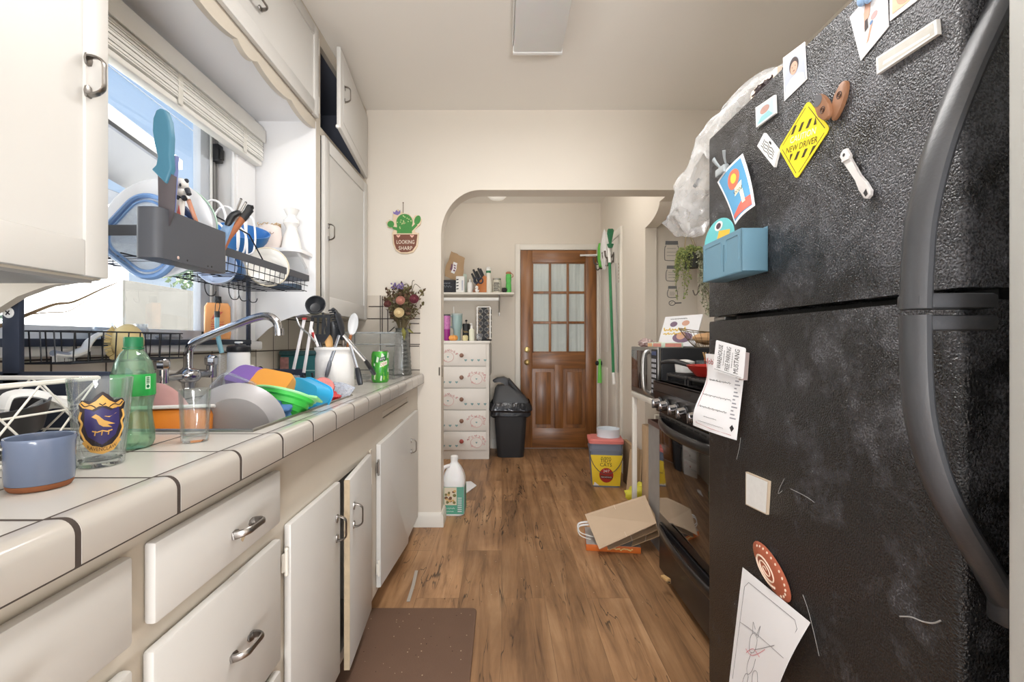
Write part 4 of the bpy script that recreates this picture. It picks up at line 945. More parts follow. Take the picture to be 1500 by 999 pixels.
# ---- things on the stove
RED=mat('pan_red',(186,46,40),0.3,var=0.05,coat=0.3)
pn=T('frying_pan','red frying pan with a curved black handle on the stove','pan',(0.88,1.88,0.957))
m=MB(); m.lathe([(0,0.0),(0.085,0.0),(0.115,0.03),(0.125,0.045),(0.122,0.045),(0.112,0.031),(0.083,0.003),(0,0.003)],(0.88,1.88,0.957),28); m.build('bowl',RED,pn)
m=MB(); hp=catmull([V((0.815,1.98,0.992)),V((0.80,2.02,1.000)),V((0.783,2.07,1.008)),V((0.762,2.12,1.008)),V((0.748,2.165,1.002))],5); m.tube(hp,[0.010+0.005*math.sin(PI*i/(len(hp)-1)) for i in range(len(hp))],10,0,False,(0.7,1.2)); m.build('handle',BLACKP,pn)
m=MB(); q=V((0.845,2.145,0.957)); m.lathe([(0,0),(0.04,0),(0.044,0.04),(0.046,0.042),(0.046,0.05),(0.02,0.058),(0,0.06)],q,20); one(m,'sugar_bowl',WHITEC,'small white lidded bowl at the far corner of the stove','bowl',q)
q=V((0.935,2.13,0.957)); m=MB(); m.lathe([(0,0),(0.04,0),(0.042,0.055),(0.040,0.055),(0.038,0.003),(0,0.003)],q,18); one(m,'glass_jar',mat('smoky_glass',(140,146,150),0.1,var=0.05,trans=0.6),'smoky glass jar holding chopsticks at the back of the stove','jar',q)
for i,(dx,dy,tx,ty) in enumerate(((-0.01,0.0,0.012,-0.02),(0.0,0.01,0.026,-0.03),(0.012,-0.008,-0.004,-0.03))):
    a=q+V((dx,dy,0.006)); b_=q+V((tx-0.02,ty,0.092)); m=MB(); m.cyl(a,b_,0.0035,0.003,6); one(m,'chopstick',WOODL,'wooden chopstick standing in the smoky glass jar','chopstick',a,'chopsticks in the jar')

# ================================================================== CART AND MICROWAVE
ct=T('kitchen_cart','white metal cart under the microwave','cart',(0.98,2.51,0))
m=MB(); m.box(0.765,1.20,2.275,2.745,0.776,0.806,0,0.004); m.build('top',TRIMW,ct)
m=MB(); m.box(1.172,1.198,2.30,2.72,0.30,0.33,0,0.003); m.build('brace',TRIMW,ct)
for xx,yy in ((0.815,2.29),(0.78,2.73),(1.185,2.29),(1.185,2.73)):
    if 1:
        m=MB(); m.box(xx-0.013,xx+0.013,yy-0.013,yy+0.013,0.02,0.776,0,0.003); m.cyl((xx,yy,0),(xx,yy,0.02),0.012,None,8); m.build('leg',TRIMW,ct)
mw=T('microwave','black and steel microwave oven on the white cart','microwave',(0.96,2.52,0.806))
m=MB(); m.box(0.785,1.16,2.285,2.752,0.812,1.068,0,0.006); m.build('body',BLACKP,mw)
m=MB(); m.box(0.768,0.785,2.285,2.752,0.81,1.07,0,0.004); m.build('front_frame',STEEL,mw)
m=MB(); m.box(0.764,0.769,2.455,2.735,0.838,1.05,0,0.003); m.build('door_window',mat('microwave_glass',(58,44,40),0.12,var=0.1,coat=0.3),mw)
m=MB(); m.box(0.7645,0.769,2.290,2.375,0.82,1.06,0,0.002); kp=m.build('keypad',INK,mw)
m=MB()
for i in range(7):
    for j in range(3): m.box(0.7635,0.7648,2.302+j*0.024,2.318+j*0.024,0.84+i*0.026,0.856+i*0.026)
m.box(0.7635,0.7648,2.300,2.366,1.03,1.05,1); m.build('key',[mat('key_grey',(190,192,200),0.4),mat('display',(40,60,110),0.3)],kp)
m=MB(); m.tube(catmull([V((0.768,2.41,0.83)),V((0.742,2.41,0.85)),V((0.735,2.41,0.94)),V((0.742,2.41,1.03)),V((0.768,2.41,1.05))],5),0.009,10,0,False,(1,1.4),up=(0,1,0)); m.build('handle',STEEL,mw)
for xx in (0.81,1.13):
    for yy in (2.32,2.72):
        m=MB(); m.cyl((xx,yy,0.806),(xx,yy,0.813),0.012,None,8); m.build('foot',INK,mw)
TZ=1.068
# magazine leaning, frozen-food box, basket
mg=[P(965,497,2.62),P(997,497,2.36),P(1027,452,2.62),P(990,458,2.72)]
m=MB()
a=V((0.89,2.50,TZ));b_=V((1.02,2.42,TZ));u=(b_-a); 
A_=V((0.875,2.60,TZ+0.002));B_=V((1.00,2.40,TZ+0.002));C_=V((1.085,2.50,TZ+0.175));D_=V((0.955,2.70,TZ+0.17))
f=lambda s,t:(A_*(1-s)+B_*s)*(1-t)+(D_*(1-s)+C_*s)*t
nn=(B_-A_).cross(D_-A_).normalized(); nn=nn if nn.y<0 else -nn
m.poly3([A_,B_,C_,D_],nn,0.006)
g=lambda s,t:f(s,t)+nn*0.0066
m.decal(ell(0.62,0.28,0.26,0.17),g,1);m.decal(ell(0.3,0.72,0.1,0.09),g,1);m.decal(ell(0.62,0.74,0.1,0.09),g,2);m.decal(ell(0.58,0.33,0.12,0.12),lambda s,t:g(s,t)+nn*0.0004,2)
m.scrawl(g,0.60,0.15,3,(0.36,0.53),0.0035,22); m.scrawl(g,0.48,0.1,3,(0.32,0.40),0.003,18); m.scrawl(g,0.45,0.04,4,(0.4,0.9),0.0012)
m.decal([(0,0),(0.3,0),(0.2,0.1),(0,0.14)],g,3)
one(m,'magazine',[PAPER,mat('mag_plum',(120,96,120),0.5,var=0.2,scale=30),SKIN,mat('mag_gold',(236,200,70),0.5),INK],'glossy white magazine with yellow lettering leaning above the microwave','magazine',A_)
m=MB(); m.box(0.80,0.90,2.30,2.55,TZ,TZ+0.026,0,0.004); m.box(0.7985,0.80,2.33,2.45,TZ+0.004,TZ+0.022,1); m.box(0.7985,0.80,2.47,2.54,TZ+0.004,TZ+0.022,2); m.box(0.81,0.89,2.299,2.30,TZ+0.004,TZ+0.022,1)
one(m,'snack_box',[mat('box_pale_green',(206,222,204),0.5,var=0.08,scale=40),mat('box_salmon',(222,150,136),0.5,var=0.2,scale=60),mat('box_orange',(232,180,130),0.5,var=0.2,scale=60)],'flat pale green snack box with salmon panels on top of the microwave','box',(0.85,2.42,TZ))
m=MB()
def crump(c_,r,sx,sy,sz,seed):
    return lambda s,t:V(c_)+V((math.cos(2*PI*s)*math.sin(PI*t)*sx,math.sin(2*PI*s)*math.sin(PI*t)*sy,-math.cos(PI*t)*sz))*(1+r*mnoise.noise(V((math.cos(2*PI*s)*math.sin(PI*t)*2.5+seed,math.sin(2*PI*s)*math.sin(PI*t)*2.5,math.cos(PI*t)*2.5))))
def blob(mb,c_,r,sx,sy,sz,seed,n=20,k=14,mi=0):
    f=crump(c_,r,sx,sy,sz,seed); vs=[f(0,0)]
    for j in range(1,k):
        for i in range(n): vs.append(f(i/n,j/k))
    vs.append(f(0,1)); L_=len(vs)-1
    fs=[(0,1+(i+1)%n,1+i) for i in range(n)]
    for j in range(k-2):
        for i in range(n):
            a=1+j*n+i;b=1+j*n+(i+1)%n; fs.append((a,b,b+n,a+n))
    fs+=[(L_,L_-n+i,L_-n+(i+1)%n) for i in range(n)]
    mb.raw(vs,fs,mi)
blob(m,(0.815,2.62,TZ+0.024),0.5,0.035,0.07,0.022,3); one(m,'plastic_wrapper',clear_mat('pink_wrapper',(240,225,225),0.1,body=0.5,bodycol=(232,206,204)),'crumpled pinkish clear wrapper at the far front corner of the microwave','wrapper',(0.815,2.62,TZ))
bk=T('wire_basket','curved bronze wire basket on top of the microwave near the refrigerator','basket',(1.02,2.36,TZ))
WIRE=mat('bronze_wire',(128,108,78),0.35,0.7,var=0.1)
m=MB()
cx_,cy_=1.04,2.36
def bpt(a,k): # k 0 bottom..1 rim
    r=0.05+0.07*k; return V((cx_+r*math.cos(a)*1.15,cy_+r*math.sin(a)*0.55,TZ+0.003+0.075*k**1.3+0.02*k*(math.cos(a)**2)))
for k in (0,0.5,1): m.tube([bpt(2*PI*i/28,k) for i in range(28)],0.0022 if k==1 else 0.0014,6,0,True)
for i in range(22):
    a=2*PI*i/22; m.tube([bpt(a,k/5) for k in range(6)],0.0011,5)
m.build('frame',WIRE,bk)
m=MB(); blob(m,(1.05,2.36,TZ+0.045),0.2,0.075,0.035,0.03,9); one(m,'bread_roll',mat('bread',(206,164,120),0.7,var=0.15,scale=20),'tan loaf lying in the bronze wire basket','bread',(1.05,2.36,TZ+0.01))
# ---- under and beside the cart
bn=T('storage_bin','grey bin with a brownish rim standing under the white cart','bin',(0.91,2.465,0))
m=MB(); m.box(0.822,1.0,2.33,2.336,0,0.64);m.box(0.822,1.0,2.594,2.60,0,0.64);m.box(0.822,0.828,2.336,2.594,0,0.64);m.box(0.994,1.0,2.336,2.594,0,0.64);m.box(0.828,0.994,2.336,2.594,0,0.01); m.build('panel',mat('bin_grey',(150,148,146),0.5,var=0.15,scale=20),bn)
m=MB(); m.box(0.819,0.830,2.327,2.603,0.64,0.665,0,0.002);m.box(0.992,1.003,2.327,2.603,0.64,0.665,0,0.002);m.box(0.830,0.992,2.327,2.338,0.64,0.665,0,0.002);m.box(0.830,0.992,2.592,2.603,0.64,0.665,0,0.002); m.build('rim',mat('bin_rim',(112,84,76),0.5),bn)
m=MB(); m.box(0.815,1.16,2.615,2.705,0,0.62,0,0.006); m.box(0.85,0.91,2.612,2.615,0.35,0.5,1); one(m,'cardboard_box',[KRAFT,PAPER],'tall brown cardboard box standing under the far end of the cart','box',(0.98,2.66,0))
# cat-litter bucket
PAIL=mat('pail_blue_grey',(120,128,146),0.45,var=0.06); PINKL=mat('lid_salmon',(216,122,116),0.45,var=0.05); PY=mat('label_yellow',(244,212,58),0.45,var=0.03)
bx,by=0.80,3.60
pk=T('litter_pail','square cat litter pail with a yellow label and pink lid','pail',(bx,by,0))
R45=Rz(math.radians(-7))
def ptap(mb,w0,w1,d0,d1,z0,z1,mi=0,r=0.03):
    a=rrect(w0,d0,r,4);b=rrect(w1,d1,r,4);k=len(a); M_=Matrix.Translation(V((bx,by,0)))@R45.to_4x4()
    mb.raw([(p[0],p[1],z0) for p in a]+[(p[0],p[1],z1) for p in b],[(i,(i+1)%k,k+(i+1)%k,k+i) for i in range(k)]+[tuple(range(k-1,-1,-1)),tuple(range(k,2*k))],mi,M_)
m=MB(); ptap(m,0.205,0.242,0.205,0.235,0,0.27); ptap(m,0.25,0.252,0.243,0.245,0.27,0.285); ptap(m,0.242,0.246,0.235,0.238,0.285,0.325); ptap(m,0.25,0.252,0.243,0.245,0.318,0.33); m.build('pail_body',PAIL,pk)
m=MB(); ptap(m,0.262,0.262,0.255,0.255,0.33,0.352); ptap(m,0.235,0.22,0.228,0.215,0.352,0.36); m.build('lid',PINKL,pk)
def pf(x,z): # front face map, leaning
    w=0.2055+ (0.0365)*z/0.27; q=V((x*(w/0.242)*1.0,-(0.205+0.03*z/0.27)/2-0.0012,z)); return V((bx,by,0))+R45@q
m=MB(); m.decal([(-0.118,0.012),(0.118,0.012),(0.118,0.245),(-0.118,0.245)],pf,0,0.08)
g=lambda x,z:pf(x,z)+R45@V((0,-0.0008,0)); g2=lambda x,z:pf(x,z)+R45@V((0,-0.0014,0)); g3=lambda x,z:pf(x,z)+R45@V((0,-0.002,0))
m.text('PURINA',g,0.075,0.014,1,(-0.002,0.225)); m.text('TIDY',g,0.085,0.026,1,(-0.004,0.203)); m.text('CATS',g,0.092,0.026,1,(-0.004,0.172))
m.decal(ell(0,0.092,0.058,0.056,24),g,2); m.decal([(-0.05,0.07),(0.05,0.062),(0.05,0.084),(-0.05,0.094)],g2,3); m.text('24/7',g2,0.05,0.02,4,(0,0.125)); m.text('PERFORMANCE',g3,0.085,0.009,4,(0,0.078)); m.decal([(-0.11,0.012),(-0.06,0.012),(-0.1,0.04)],g,4)
m.build('label',[PY,INK,mat('pail_red',(178,52,44),0.5),mat('pail_brown',(110,60,48),0.5),PAPER],pk)
m=MB(); m.tube([pf(-0.118,0.27)]+[pf(0.124*math.sin(t),0.27-0.165*math.cos(t)*1.0+0.0)+R45@V((0,-0.012,0)) for t in [(-PI/2+PI*i/16) for i in range(1,16)]]+[pf(0.118,0.27)],0.0025,6); m.build('handle',GREYP,pk)
q=V((0.83,3.62,0.3605)); m=MB(); m.lathe([(0,0.0),(0.088,0.0),(0.083,0.02),(0.09,0.062),(0.086,0.062),(0.078,0.022),(0,0.012)],q,32); one(m,'pet_bowl',mat('bowl_pale_blue',(214,222,230),0.35,var=0.02),'pale pet bowl sitting on the pink lid','bowl',q)
m=MB(); m.box(0.955,0.985,3.30,3.66,0,0.33,0,0.002,Matrix.Translation(V((0,0,0)))); one(m,'paper_bag',KRAFT,'folded brown paper bag standing between the litter pail and wall','bag',(0.97,3.5,0))
m=MB(); 
m.poly3([V((0.90,3.36,0)),V((0.985,3.30,0)),V((1.0,3.30,0.33)),V((0.93,3.36,0.32))],(-0.5,-0.85,0),0.006); m.decal(ell(0.5,0.5,0.25,0.18),lambda s,t:V((0.905,3.355,0.0))*(1-s)+V((0.99,3.297,0))*s+V((0.012,-0.0065,0.33*t))+V((-0.006,-0.004,0)),1)
one(m,'paper_bag',[mat('kraft_light',(198,172,142),0.75,var=0.08,scale=14),mat('bag_green_print',(140,156,112),0.7)],'tan carrier bag with green print propped beside the litter pail','bag',(0.95,3.33,0))
m=MB(); q=P(925,660,3.0); m.box(1.0,1.03,3.02,3.05,0.0,0.62,0,0.003); one(m,'white_board',TRIMW,'narrow white board standing upright behind the cart','board',(1.015,3.035,0))
m=MB(); m.box(1.06,1.30,2.96,2.985,0,0.37,0,0.003,); one(m,'cardboard_box',mat('kraft_dark',(146,122,98),0.8,var=0.1,scale=10),'flat brown carton standing in the alcove behind the cart','box',(1.18,2.97,0))
# pile in front of the cart
m=MB(); blob(m,(0.955,3.07,0.078),0.45,0.125,0.085,0.085,5,26,18); one(m,'plastic_bag',mat('yellow_bag',(222,214,70),0.35,var=0.25,scale=16,bump=0.3,bscale=30),'crumpled yellow plastic bag on the floor behind the cardboard pile','bag',(0.955,3.07,0),smooth=50)
m=MB(); M_=Matrix.Translation(V((0.63,2.585,0)))@Rz(math.radians(-8)).to_4x4(); m.box(-0.165,0.115,-0.17,0.06,0.0,0.034,0,0.002,M_); m.box(-0.164,0.114,-0.169,0.059,0.034,0.0345,1,0,M_)
for i in range(16): m.sph(M_@V((-0.05+0.008*i,-0.1705,0.012+0.010*random.random())),(0.006,0.0006,0.004),6,2)
one(m,'game_box',[mat('box_orange_side',(206,106,40),0.5,var=0.08),mat('box_grey_top',(168,160,156),0.6,var=0.2,scale=14),mat('box_speckle',(226,190,120),0.5)],'flat orange cardboard box on the floor under the brown cardboard','box',(0.6,2.55,0))
KB=mat('kraft_sheet',(196,172,146),0.75,var=0.06,scale=10,bump=0.1,bscale=40)
def sh4(nm,lab,pxs,Ys,th,matl,cat='cardboard'):
    pts=[P(x,y,Y) for (x,y),Y in zip(pxs,Ys)]; n=(pts[1]-pts[0]).cross(pts[-1]-pts[0]).normalized(); n=n if n.z>0 else -n
    mb=MB(); mb.poly3(pts,n,th,0)
    a=pts[0]*0.52+pts[1]*0.48;b=pts[3]*0.52+pts[2]*0.48
    mb.tube([a+n*(th+0.0003),b+n*(th+0.0003)],0.0016,4,1)
    return one(mb,nm,[matl,mat('kraft_crease',(216,198,178),0.8)],lab,cat,pts[0])
sh4('cardboard_sheet','large pale brown cardboard sheet topmost on the orange box',[(878,804),(962,766),(945,725),(857,753)],[2.37,2.36,2.61,2.57],0.004,KB)
sh4('cardboard_sheet','darker brown cardboard sheet just under the large pale one',[(892,805),(964,776),(955,732),(868,757)],[2.385,2.375,2.62,2.60],0.004,mat('kraft_mid',(166,140,112),0.75,var=0.08,scale=10))
sh4('cardboard_sheet','small torn cardboard flap at the right under the pale sheets',[(925,800),(968,784),(966,742),(940,752)],[2.40,2.39,2.63,2.63],0.004,KRAFT)
m=MB(); 
for dz,dx in ((0.0,0.0),(0.016,0.01)):
    m.tube(catmull([P(868,790,2.5)+V((dx,0,dz)),P(850,783,2.5)+V((0,0,dz)),P(848,770,2.55)+V((0,0,dz)),P(866,767,2.56)+V((dx,0,dz))],5),0.0035,6,0,False,(0.6,1.5))
one(m,'looped_string',WHITEP,'white looped string sticking out left of the cardboard pile','string',P(856,780,2.5))
m=MB(); m.obox(P(975,846,2.0)+V((0,0,0.0)),(0.02,0.04,0.012),Rz(0.4),0,0.002); m.obox(P(979,850,2.0),(0.02,0.02,0.010),Rz(1.2),1,0.002)
one(m,'trinket',[WOODL,INK],'small dark and tan trinket lying on the floor below the stove','trinket',P(976,850,2.0))
# ================================================================== FAUCET
fc=T('faucet','chrome wall faucet with two handles and a long gooseneck spout over the sink','faucet',(-0.99,1.46,0.99))
m=MB(); c_=V((-0.985,1.46,0.992))
m.sph(c_,(0.034,0.040,0.026),18); m.cyl(c_+V((0,-0.13,0)),c_+V((0,0.13,0)),0.011,None,12); m.cyl(c_+V((0,0,-0.01)),c_+V((0,0,-0.04)),0.024,0.016,14)
for s in (-1,1):
    m.cyl(V((XL+0.009,1.46+s*0.102,0.992)),V((-0.98,1.46+s*0.102,0.992)),0.014,None,12); m.cyl(V((XL+0.009,1.46+s*0.102,0.992)),V((XL+0.018,1.46+s*0.102,0.992)),0.028,0.024,18)
m.build('body',CHROME,fc)
m=MB(); sp=catmull([c_+V((0,0,0.015)),V((-0.985,1.46,1.06)),V((-0.978,1.46,1.085)),V((-0.95,1.461,1.105)),V((-0.86,1.463,1.143)),V((-0.775,1.466,1.175)),V((-0.735,1.467,1.178)),V((-0.712,1.468,1.160)),V((-0.704,1.468,1.128))],6)
m.tube(sp,0.0125,14); m.cyl(V((-0.7045,1.468,1.140)),V((-0.7035,1.468,1.118)),0.0145,0.014,14); m.build('spout',CHROME,fc)
for s in (-1,1):
    q=V((-0.985,1.46+s*0.115,0.992))
    m=MB(); m.cyl(q+V((0,0,-0.014)),q+V((0,0,0.03)),0.0165,0.0155,12); m.lathe([(0.0165,0.026),(0.020,0.030),(0.021,0.048),(0.019,0.056),(0.012,0.062),(0,0.064)],q,8); m.build('tap_handle',CHROME,fc)
# ================================================================== DISH RACK
rk=T('dish_rack','tall black steel dish rack standing over the sink and window sill','dish rack',(-0.9,1.45,CT))
m=MB(); m.box(-1.03,-1.021,1.868,1.890,CT,1.343,0,0.002); m.build('post',NAVY,rk)
m=MB(); m.box(-1.018,-0.983,0.945,0.957,CT,1.343,0,0.002); m.box(-1.018,-0.983,0.957,1.059,1.329,1.343,0,0.002); m.build('post',NAVY,rk)
m=MB(); m.cyl((-1.003,0.9445,1.158),(-1.003,0.9425,1.158),0.011,0.010,16); m.obox((-1.003,0.942,1.158),(0.011,0.001,0.002),Ry(0.7),1); m.obox((-1.003,0.942,1.158),(0.011,0.001,0.002),Ry(-0.87),1); m.build('bolt',[WHITEP,INK],rk)
m=MB(); m.box(-1.03,-1.016,0.95,1.885,1.088,1.106,0,0.002); m.build('back_rail',NAVY,rk)
m=MB(); m.box(-1.03,-0.80,0.945,0.957,CT,1.038,0,0.003); m.build('foot_frame',NAVY,rk)
m=MB(); m.box(-1.03,-0.795,1.868,1.884,0.962,0.988,0,0.002); m.box(-0.835,-0.795,1.866,1.886,CT,0.988,0,0.002); m.build('foot_frame',NAVY,rk)
m=MB(); m.box(-0.846,-0.836,1.8645,1.866,0.907,0.955,0,0); m.build('red_tag',mat('tag_red',(190,44,62),0.5),rk)
# upper tray
TRX0,TRX1,TRY0,TRY1,TRZ=-1.035,-0.778,1.06,1.875,1.352
m=MB()
m.box(TRX1-0.003,TRX1,TRY0,TRY1,TRZ-0.010,TRZ+0.014); m.box(TRX0,TRX0+0.003,TRY0,TRY1,TRZ-0.010,TRZ+0.014); m.box(TRX0,TRX1,TRY0,TRY0+0.003,TRZ-0.010,TRZ+0.014); m.box(TRX0,TRX1,TRY1-0.003,TRY1,TRZ-0.010,TRZ+0.014)
m.build('tray_rim',GREYP,rk)
m=MB()
for i in range(23):
    y=TRY0+0.03+i*(TRY1-TRY0-0.06)/22; m.tube([(TRX1-0.004,y,TRZ),(TRX1-0.008,y,TRZ-0.052),(TRX0+0.008,y,TRZ-0.052),(TRX0+0.004,y,TRZ)],0.0014,5)
for x in (TRX0+0.01,-0.95,-0.87,TRX1-0.01): m.tube([(x,TRY0,TRZ-0.05),(x,TRY1,TRZ-0.05)],0.0018,5)
m.tube([(TRX1-0.006,TRY0,TRZ-0.028),(TRX1-0.006,TRY1,TRZ-0.028)],0.0016,5)
m.build('wire_tray',BLACKW,rk)
m=MB()   # hooped plate divider seen at the far end
m.tube([(-0.785,1.24,TRZ),(-0.80,1.27,TRZ+0.10),(-0.80,1.47,TRZ+0.086),(-0.785,1.545,TRZ-0.0)],0.0024,6); m.build('divider',BLACKW,rk)
for yy in (1.47,1.60,1.66,1.72):
    m=MB(); m.tube(catmull([V((-0.94,yy,TRZ-0.05)),V((-0.94,yy,TRZ-0.085)),V((-0.935,yy+0.01,TRZ-0.105)),V((-0.918,yy+0.012,TRZ-0.105)),V((-0.912,yy+0.012,TRZ-0.092))],4),0.0017,6); m.build('hook',BLACKW,rk)
# small caddy hung on the rail
m=MB(); CX0,CX1,CY0,CY1=-1.014,-0.915,0.985,1.33
for z,k in ((1.122,0.0017),(1.053,0.0022)): m.tube([(CX0,CY0,z),(CX1,CY0,z),(CX1,CY1,z),(CX0,CY1,z)],k,6,0,True)
for i in range(10):
    y=CY0+0.01+i*(CY1-CY0-0.02)/9; m.tube([(CX1,y,1.122),(CX1-0.004,y,1.053),(CX0+0.004,y,1.053),(CX0,y,1.122)],0.0016,5)
for x in (-0.98,-0.95): m.tube([(x,CY0,1.122),(x,CY0+0.003,1.053),(x,CY1-0.003,1.053),(x,CY1,1.122)],0.0016,5)
m.build('caddy',BLACKW,rk)
# knife and utensil box on the front of the tray
ub=T('utensil_box','dark grey utensil box hooked on the front of the dish rack','box',(-0.755,1.11,1.28))
y0,y1,z0,z1=0.985,1.235,1.279,1.387
m=MB(); t_=0.003
pr=rrect(0.055,y1-y0,0.016,5); pi=rrect(0.049,y1-y0-0.006,0.013,5); cxm,cym=-0.7555,(y0+y1)/2
k=len(pr)
vs=[(cxm+p[0],cym+p[1],z0) for p in pr]+[(cxm+p[0],cym+p[1],z1) for p in pr]+[(cxm+p[0],cym+p[1],z1) for p in pi]+[(cxm+p[0],cym+p[1],z0+0.004) for p in pi]
m.raw(vs,[(i,(i+1)%k,k+(i+1)%k,k+i) for i in range(k)]+[(k+i,k+(i+1)%k,2*k+(i+1)%k,2*k+i) for i in range(k)]+[(2*k+i,2*k+(i+1)%k,3*k+(i+1)%k,3*k+i) for i in range(k)]+[tuple(range(k-1,-1,-1)),tuple(range(3*k,4*k))])
m.build('shell',GREYP,ub)
for yy in (1.06,1.16):
    m=MB(); m.box(-0.784,-0.7765,yy,yy+0.02,1.33,1.372,0,0.001); m.build('hanger',GREYP,ub)
for i,(yy,zz) in enumerate(((1.045,1.288),(1.075,1.287),(1.15,1.286),(1.165,1.287))):
    m=MB(); m.sph((-0.728,yy,zz),(0.0012,0.004 if i==0 else 0.0025,0.004 if i==0 else 0.0025),8); m.build('stain',[mat('stain_pale',(196,170,160),0.6) if i==0 else INK],ub)
# tools in the box
def onY(px,py,Y): return P(px,py,Y)
BLADE=mat('dark_blade',(112,106,110),0.35,0.7,var=0.12,scale=14); TEALH=mat('teal_handle',(62,112,134),0.45,var=0.05)
k_=T('kitchen_knife','big cleaver-like knife with a teal handle standing in the utensil box','knife',P(245,305,1.02))
Yk=1.015
m=MB(); q=[P(232,246,Yk),P(250,262,Yk),P(248,330,Yk),P(234,350,Yk)]; m.poly3([P(231,246,Yk),P(240,247,Yk),P(258,258,Yk),P(255,308,Yk),P(248,330,Yk),P(236,330,Yk),P(232,308,Yk)],(0,1,0),0.0022); m.build('blade',BLADE,k_)
hp=[(234,157),(241,160),(247,176),(249.5,200),(248.5,225),(250,246),(242,268),(221,247),(228,240),(230,228),(225,208),(222.5,190),(223.5,172),(228,160)]
m=MB(); n_=V((0.3,1,0)).normalized(); m.poly3([P(x,y,Yk-0.005) for x,y in hp],n_,0.013); o_=m.build('handle',TEALH,k_)
bv=o_.modifiers.new('soft','BEVEL'); bv.width=0.003; bv.segments=3; bv.limit_method='ANGLE'
k_=T('kitchen_knife','narrow silver and blue knife just behind the teal handled one','knife',P(245,305,1.05))
m=MB(); m.poly3([P(240,270,1.05),P(247,232,1.05),P(250,232,1.05),P(243,345,1.06),P(236,345,1.06)],(0.5,1,0),0.004); m.build('blade',mat('bright_blade',(214,216,226),0.25,0.6),k_)
m=MB(); m.poly3([P(249,226,1.06),P(257,227,1.06),P(250,345,1.07),P(244,345,1.07)],(0.5,1,0),0.008); m.build('handle',mat('periwinkle',(128,140,196),0.4),k_)
# panda spoon rest figure on a stick
BLK=mat('figure_black',(46,48,56),0.5)
k_=T('panda_spoon','spoon with a small black and white panda figure standing in the utensil box','spoon',P(268,330,1.09))
Yp=1.09
m=MB(); m.sph(P(265,269,Yp),(0.0165,0.015,0.0145),16); m.sph(P(264,281,Yp),(0.0145,0.012,0.012),14); m.build('panda_body',WHITEC,k_)
for px,py in ((254,262),(273,264)): 
    m=MB(); m.sph(P(px,py,Yp-0.002),(0.0060,0.004,0.0055),10); m.build('ear',BLK,k_)
m=MB(); m.sph(P(264,270,Yp-0.014),(0.0028,0.002,0.0042),8); m.sph(P(257,269,Yp-0.0135),(0.0024,0.002,0.004),8); m.sph(P(259,275,Yp-0.0145),(0.0015,0.0015,0.0012),6); m.build('face_patch',BLK,k_)
for a,b_ in (((274,276),(277,284)),((260,288),(264,291)),((269,288),(271,291))):
    m=MB(); m.tube([P(*a,Yp-0.004),P(*b_,Yp-0.006)],[0.006,0.0055],10); m.build('limb',BLK,k_)
m=MB(); m.cyl(P(264,290,Yp),P(262,348,Yp+0.01),0.010,0.009,12); m.build('stem',WHITEC,k_)
m=MB(); m.prism([(-0.005,0),(0.007,0),(0.002,0.03)],P(261,318,Yp-0.0105),(1,0,0),(0,0,1),(0,-1,0),0.001); m.build('red_print',mat('print_coral',(224,120,108),0.5),k_)
m=MB(); m.cyl(P(276,292,1.11),P(296,348,1.14),0.005,0.005,8); m.cyl(P(272,286,1.11),P(276,292,1.11),0.005,0.005,8,1); one(m,'wooden_stick',[mat('stick_copper',(190,132,104),0.4),WHITEP],'copper-toned stick leaning beside the panda spoon','stick',P(296,348,1.14))
m=MB(); m.poly3([P(268,300,1.115),P(284,318,1.12),P(292,345,1.13),P(276,345,1.13)],(0.4,1,0),0.008); one(m,'spatula',mat('navy_spatula',(52,64,98),0.5),'navy spatula blade half hidden behind the copper stick','spatula',P(284,345,1.13))
for i,(a,b_,lab) in enumerate((((353,291),(340,335),'left one of two slim steel straws at the far end of the utensil box'),((360,296),(345,340),'right one of two slim steel straws at the far end of the utensil box'))):
    m=MB(); m.cyl(P(*a,1.30-0.01*i),V((-0.750-0.012*i,1.205,1.290)),0.0033,0.0033,8); m.sph(P(*a,1.30-0.01*i),0.0036,8,1); one(m,'steel_straw',[STEEL,INK],lab,'straw',V((-0.75-0.012*i,1.205,1.29)))
k_=T('kitchen_knife','knife with black grip and blue-grey blade leaning in the utensil box','knife',P(330,340,1.17))
m=MB(); m.poly3([V((-0.765,1.19,1.30)),P(316,346,1.225),P(334,318,1.25),P(341,324,1.25),V((-0.742,1.205,1.30))],(0.4,1,0.1),0.006); m.build('blade',mat('steel_blue',(120,150,184),0.4,0.2),k_)
m=MB(); m.tube(catmull([P(333,330,1.245),P(340,316,1.25),P(349,311,1.255),P(352,313,1.26)],4),[0.007,0.009,0.0095,0.0095,0.009,0.009,0.0085,0.008,0.008,0.007,0.006,0.005,0.003],10); m.build('grip',BLACKP,k_)
k_=T('kitchen_knife','black-handled knife with a copper collar at the far end of the utensil box','knife',P(336,345,1.20))
m=MB(); m.tube([V((-0.748,1.215,1.31)),P(334,346,1.25),P(355,320,1.28)],[0.008,0.009,0.0085],10,0,False,(1.2,0.7)); m.build('collar',mat('copper',(180,116,84),0.35,0.4,var=0.1),k_)
m=MB(); m.tube(catmull([P(355,320,1.28),P(363,310,1.29),P(367,304,1.295),P(369,306,1.296)],3),[0.0085,0.0085,0.0085,0.0085,0.009,0.0095,0.010,0.010,0.008,0.006],10,0,False,(1.2,0.8)); m.build('grip',BLACKP,k_)
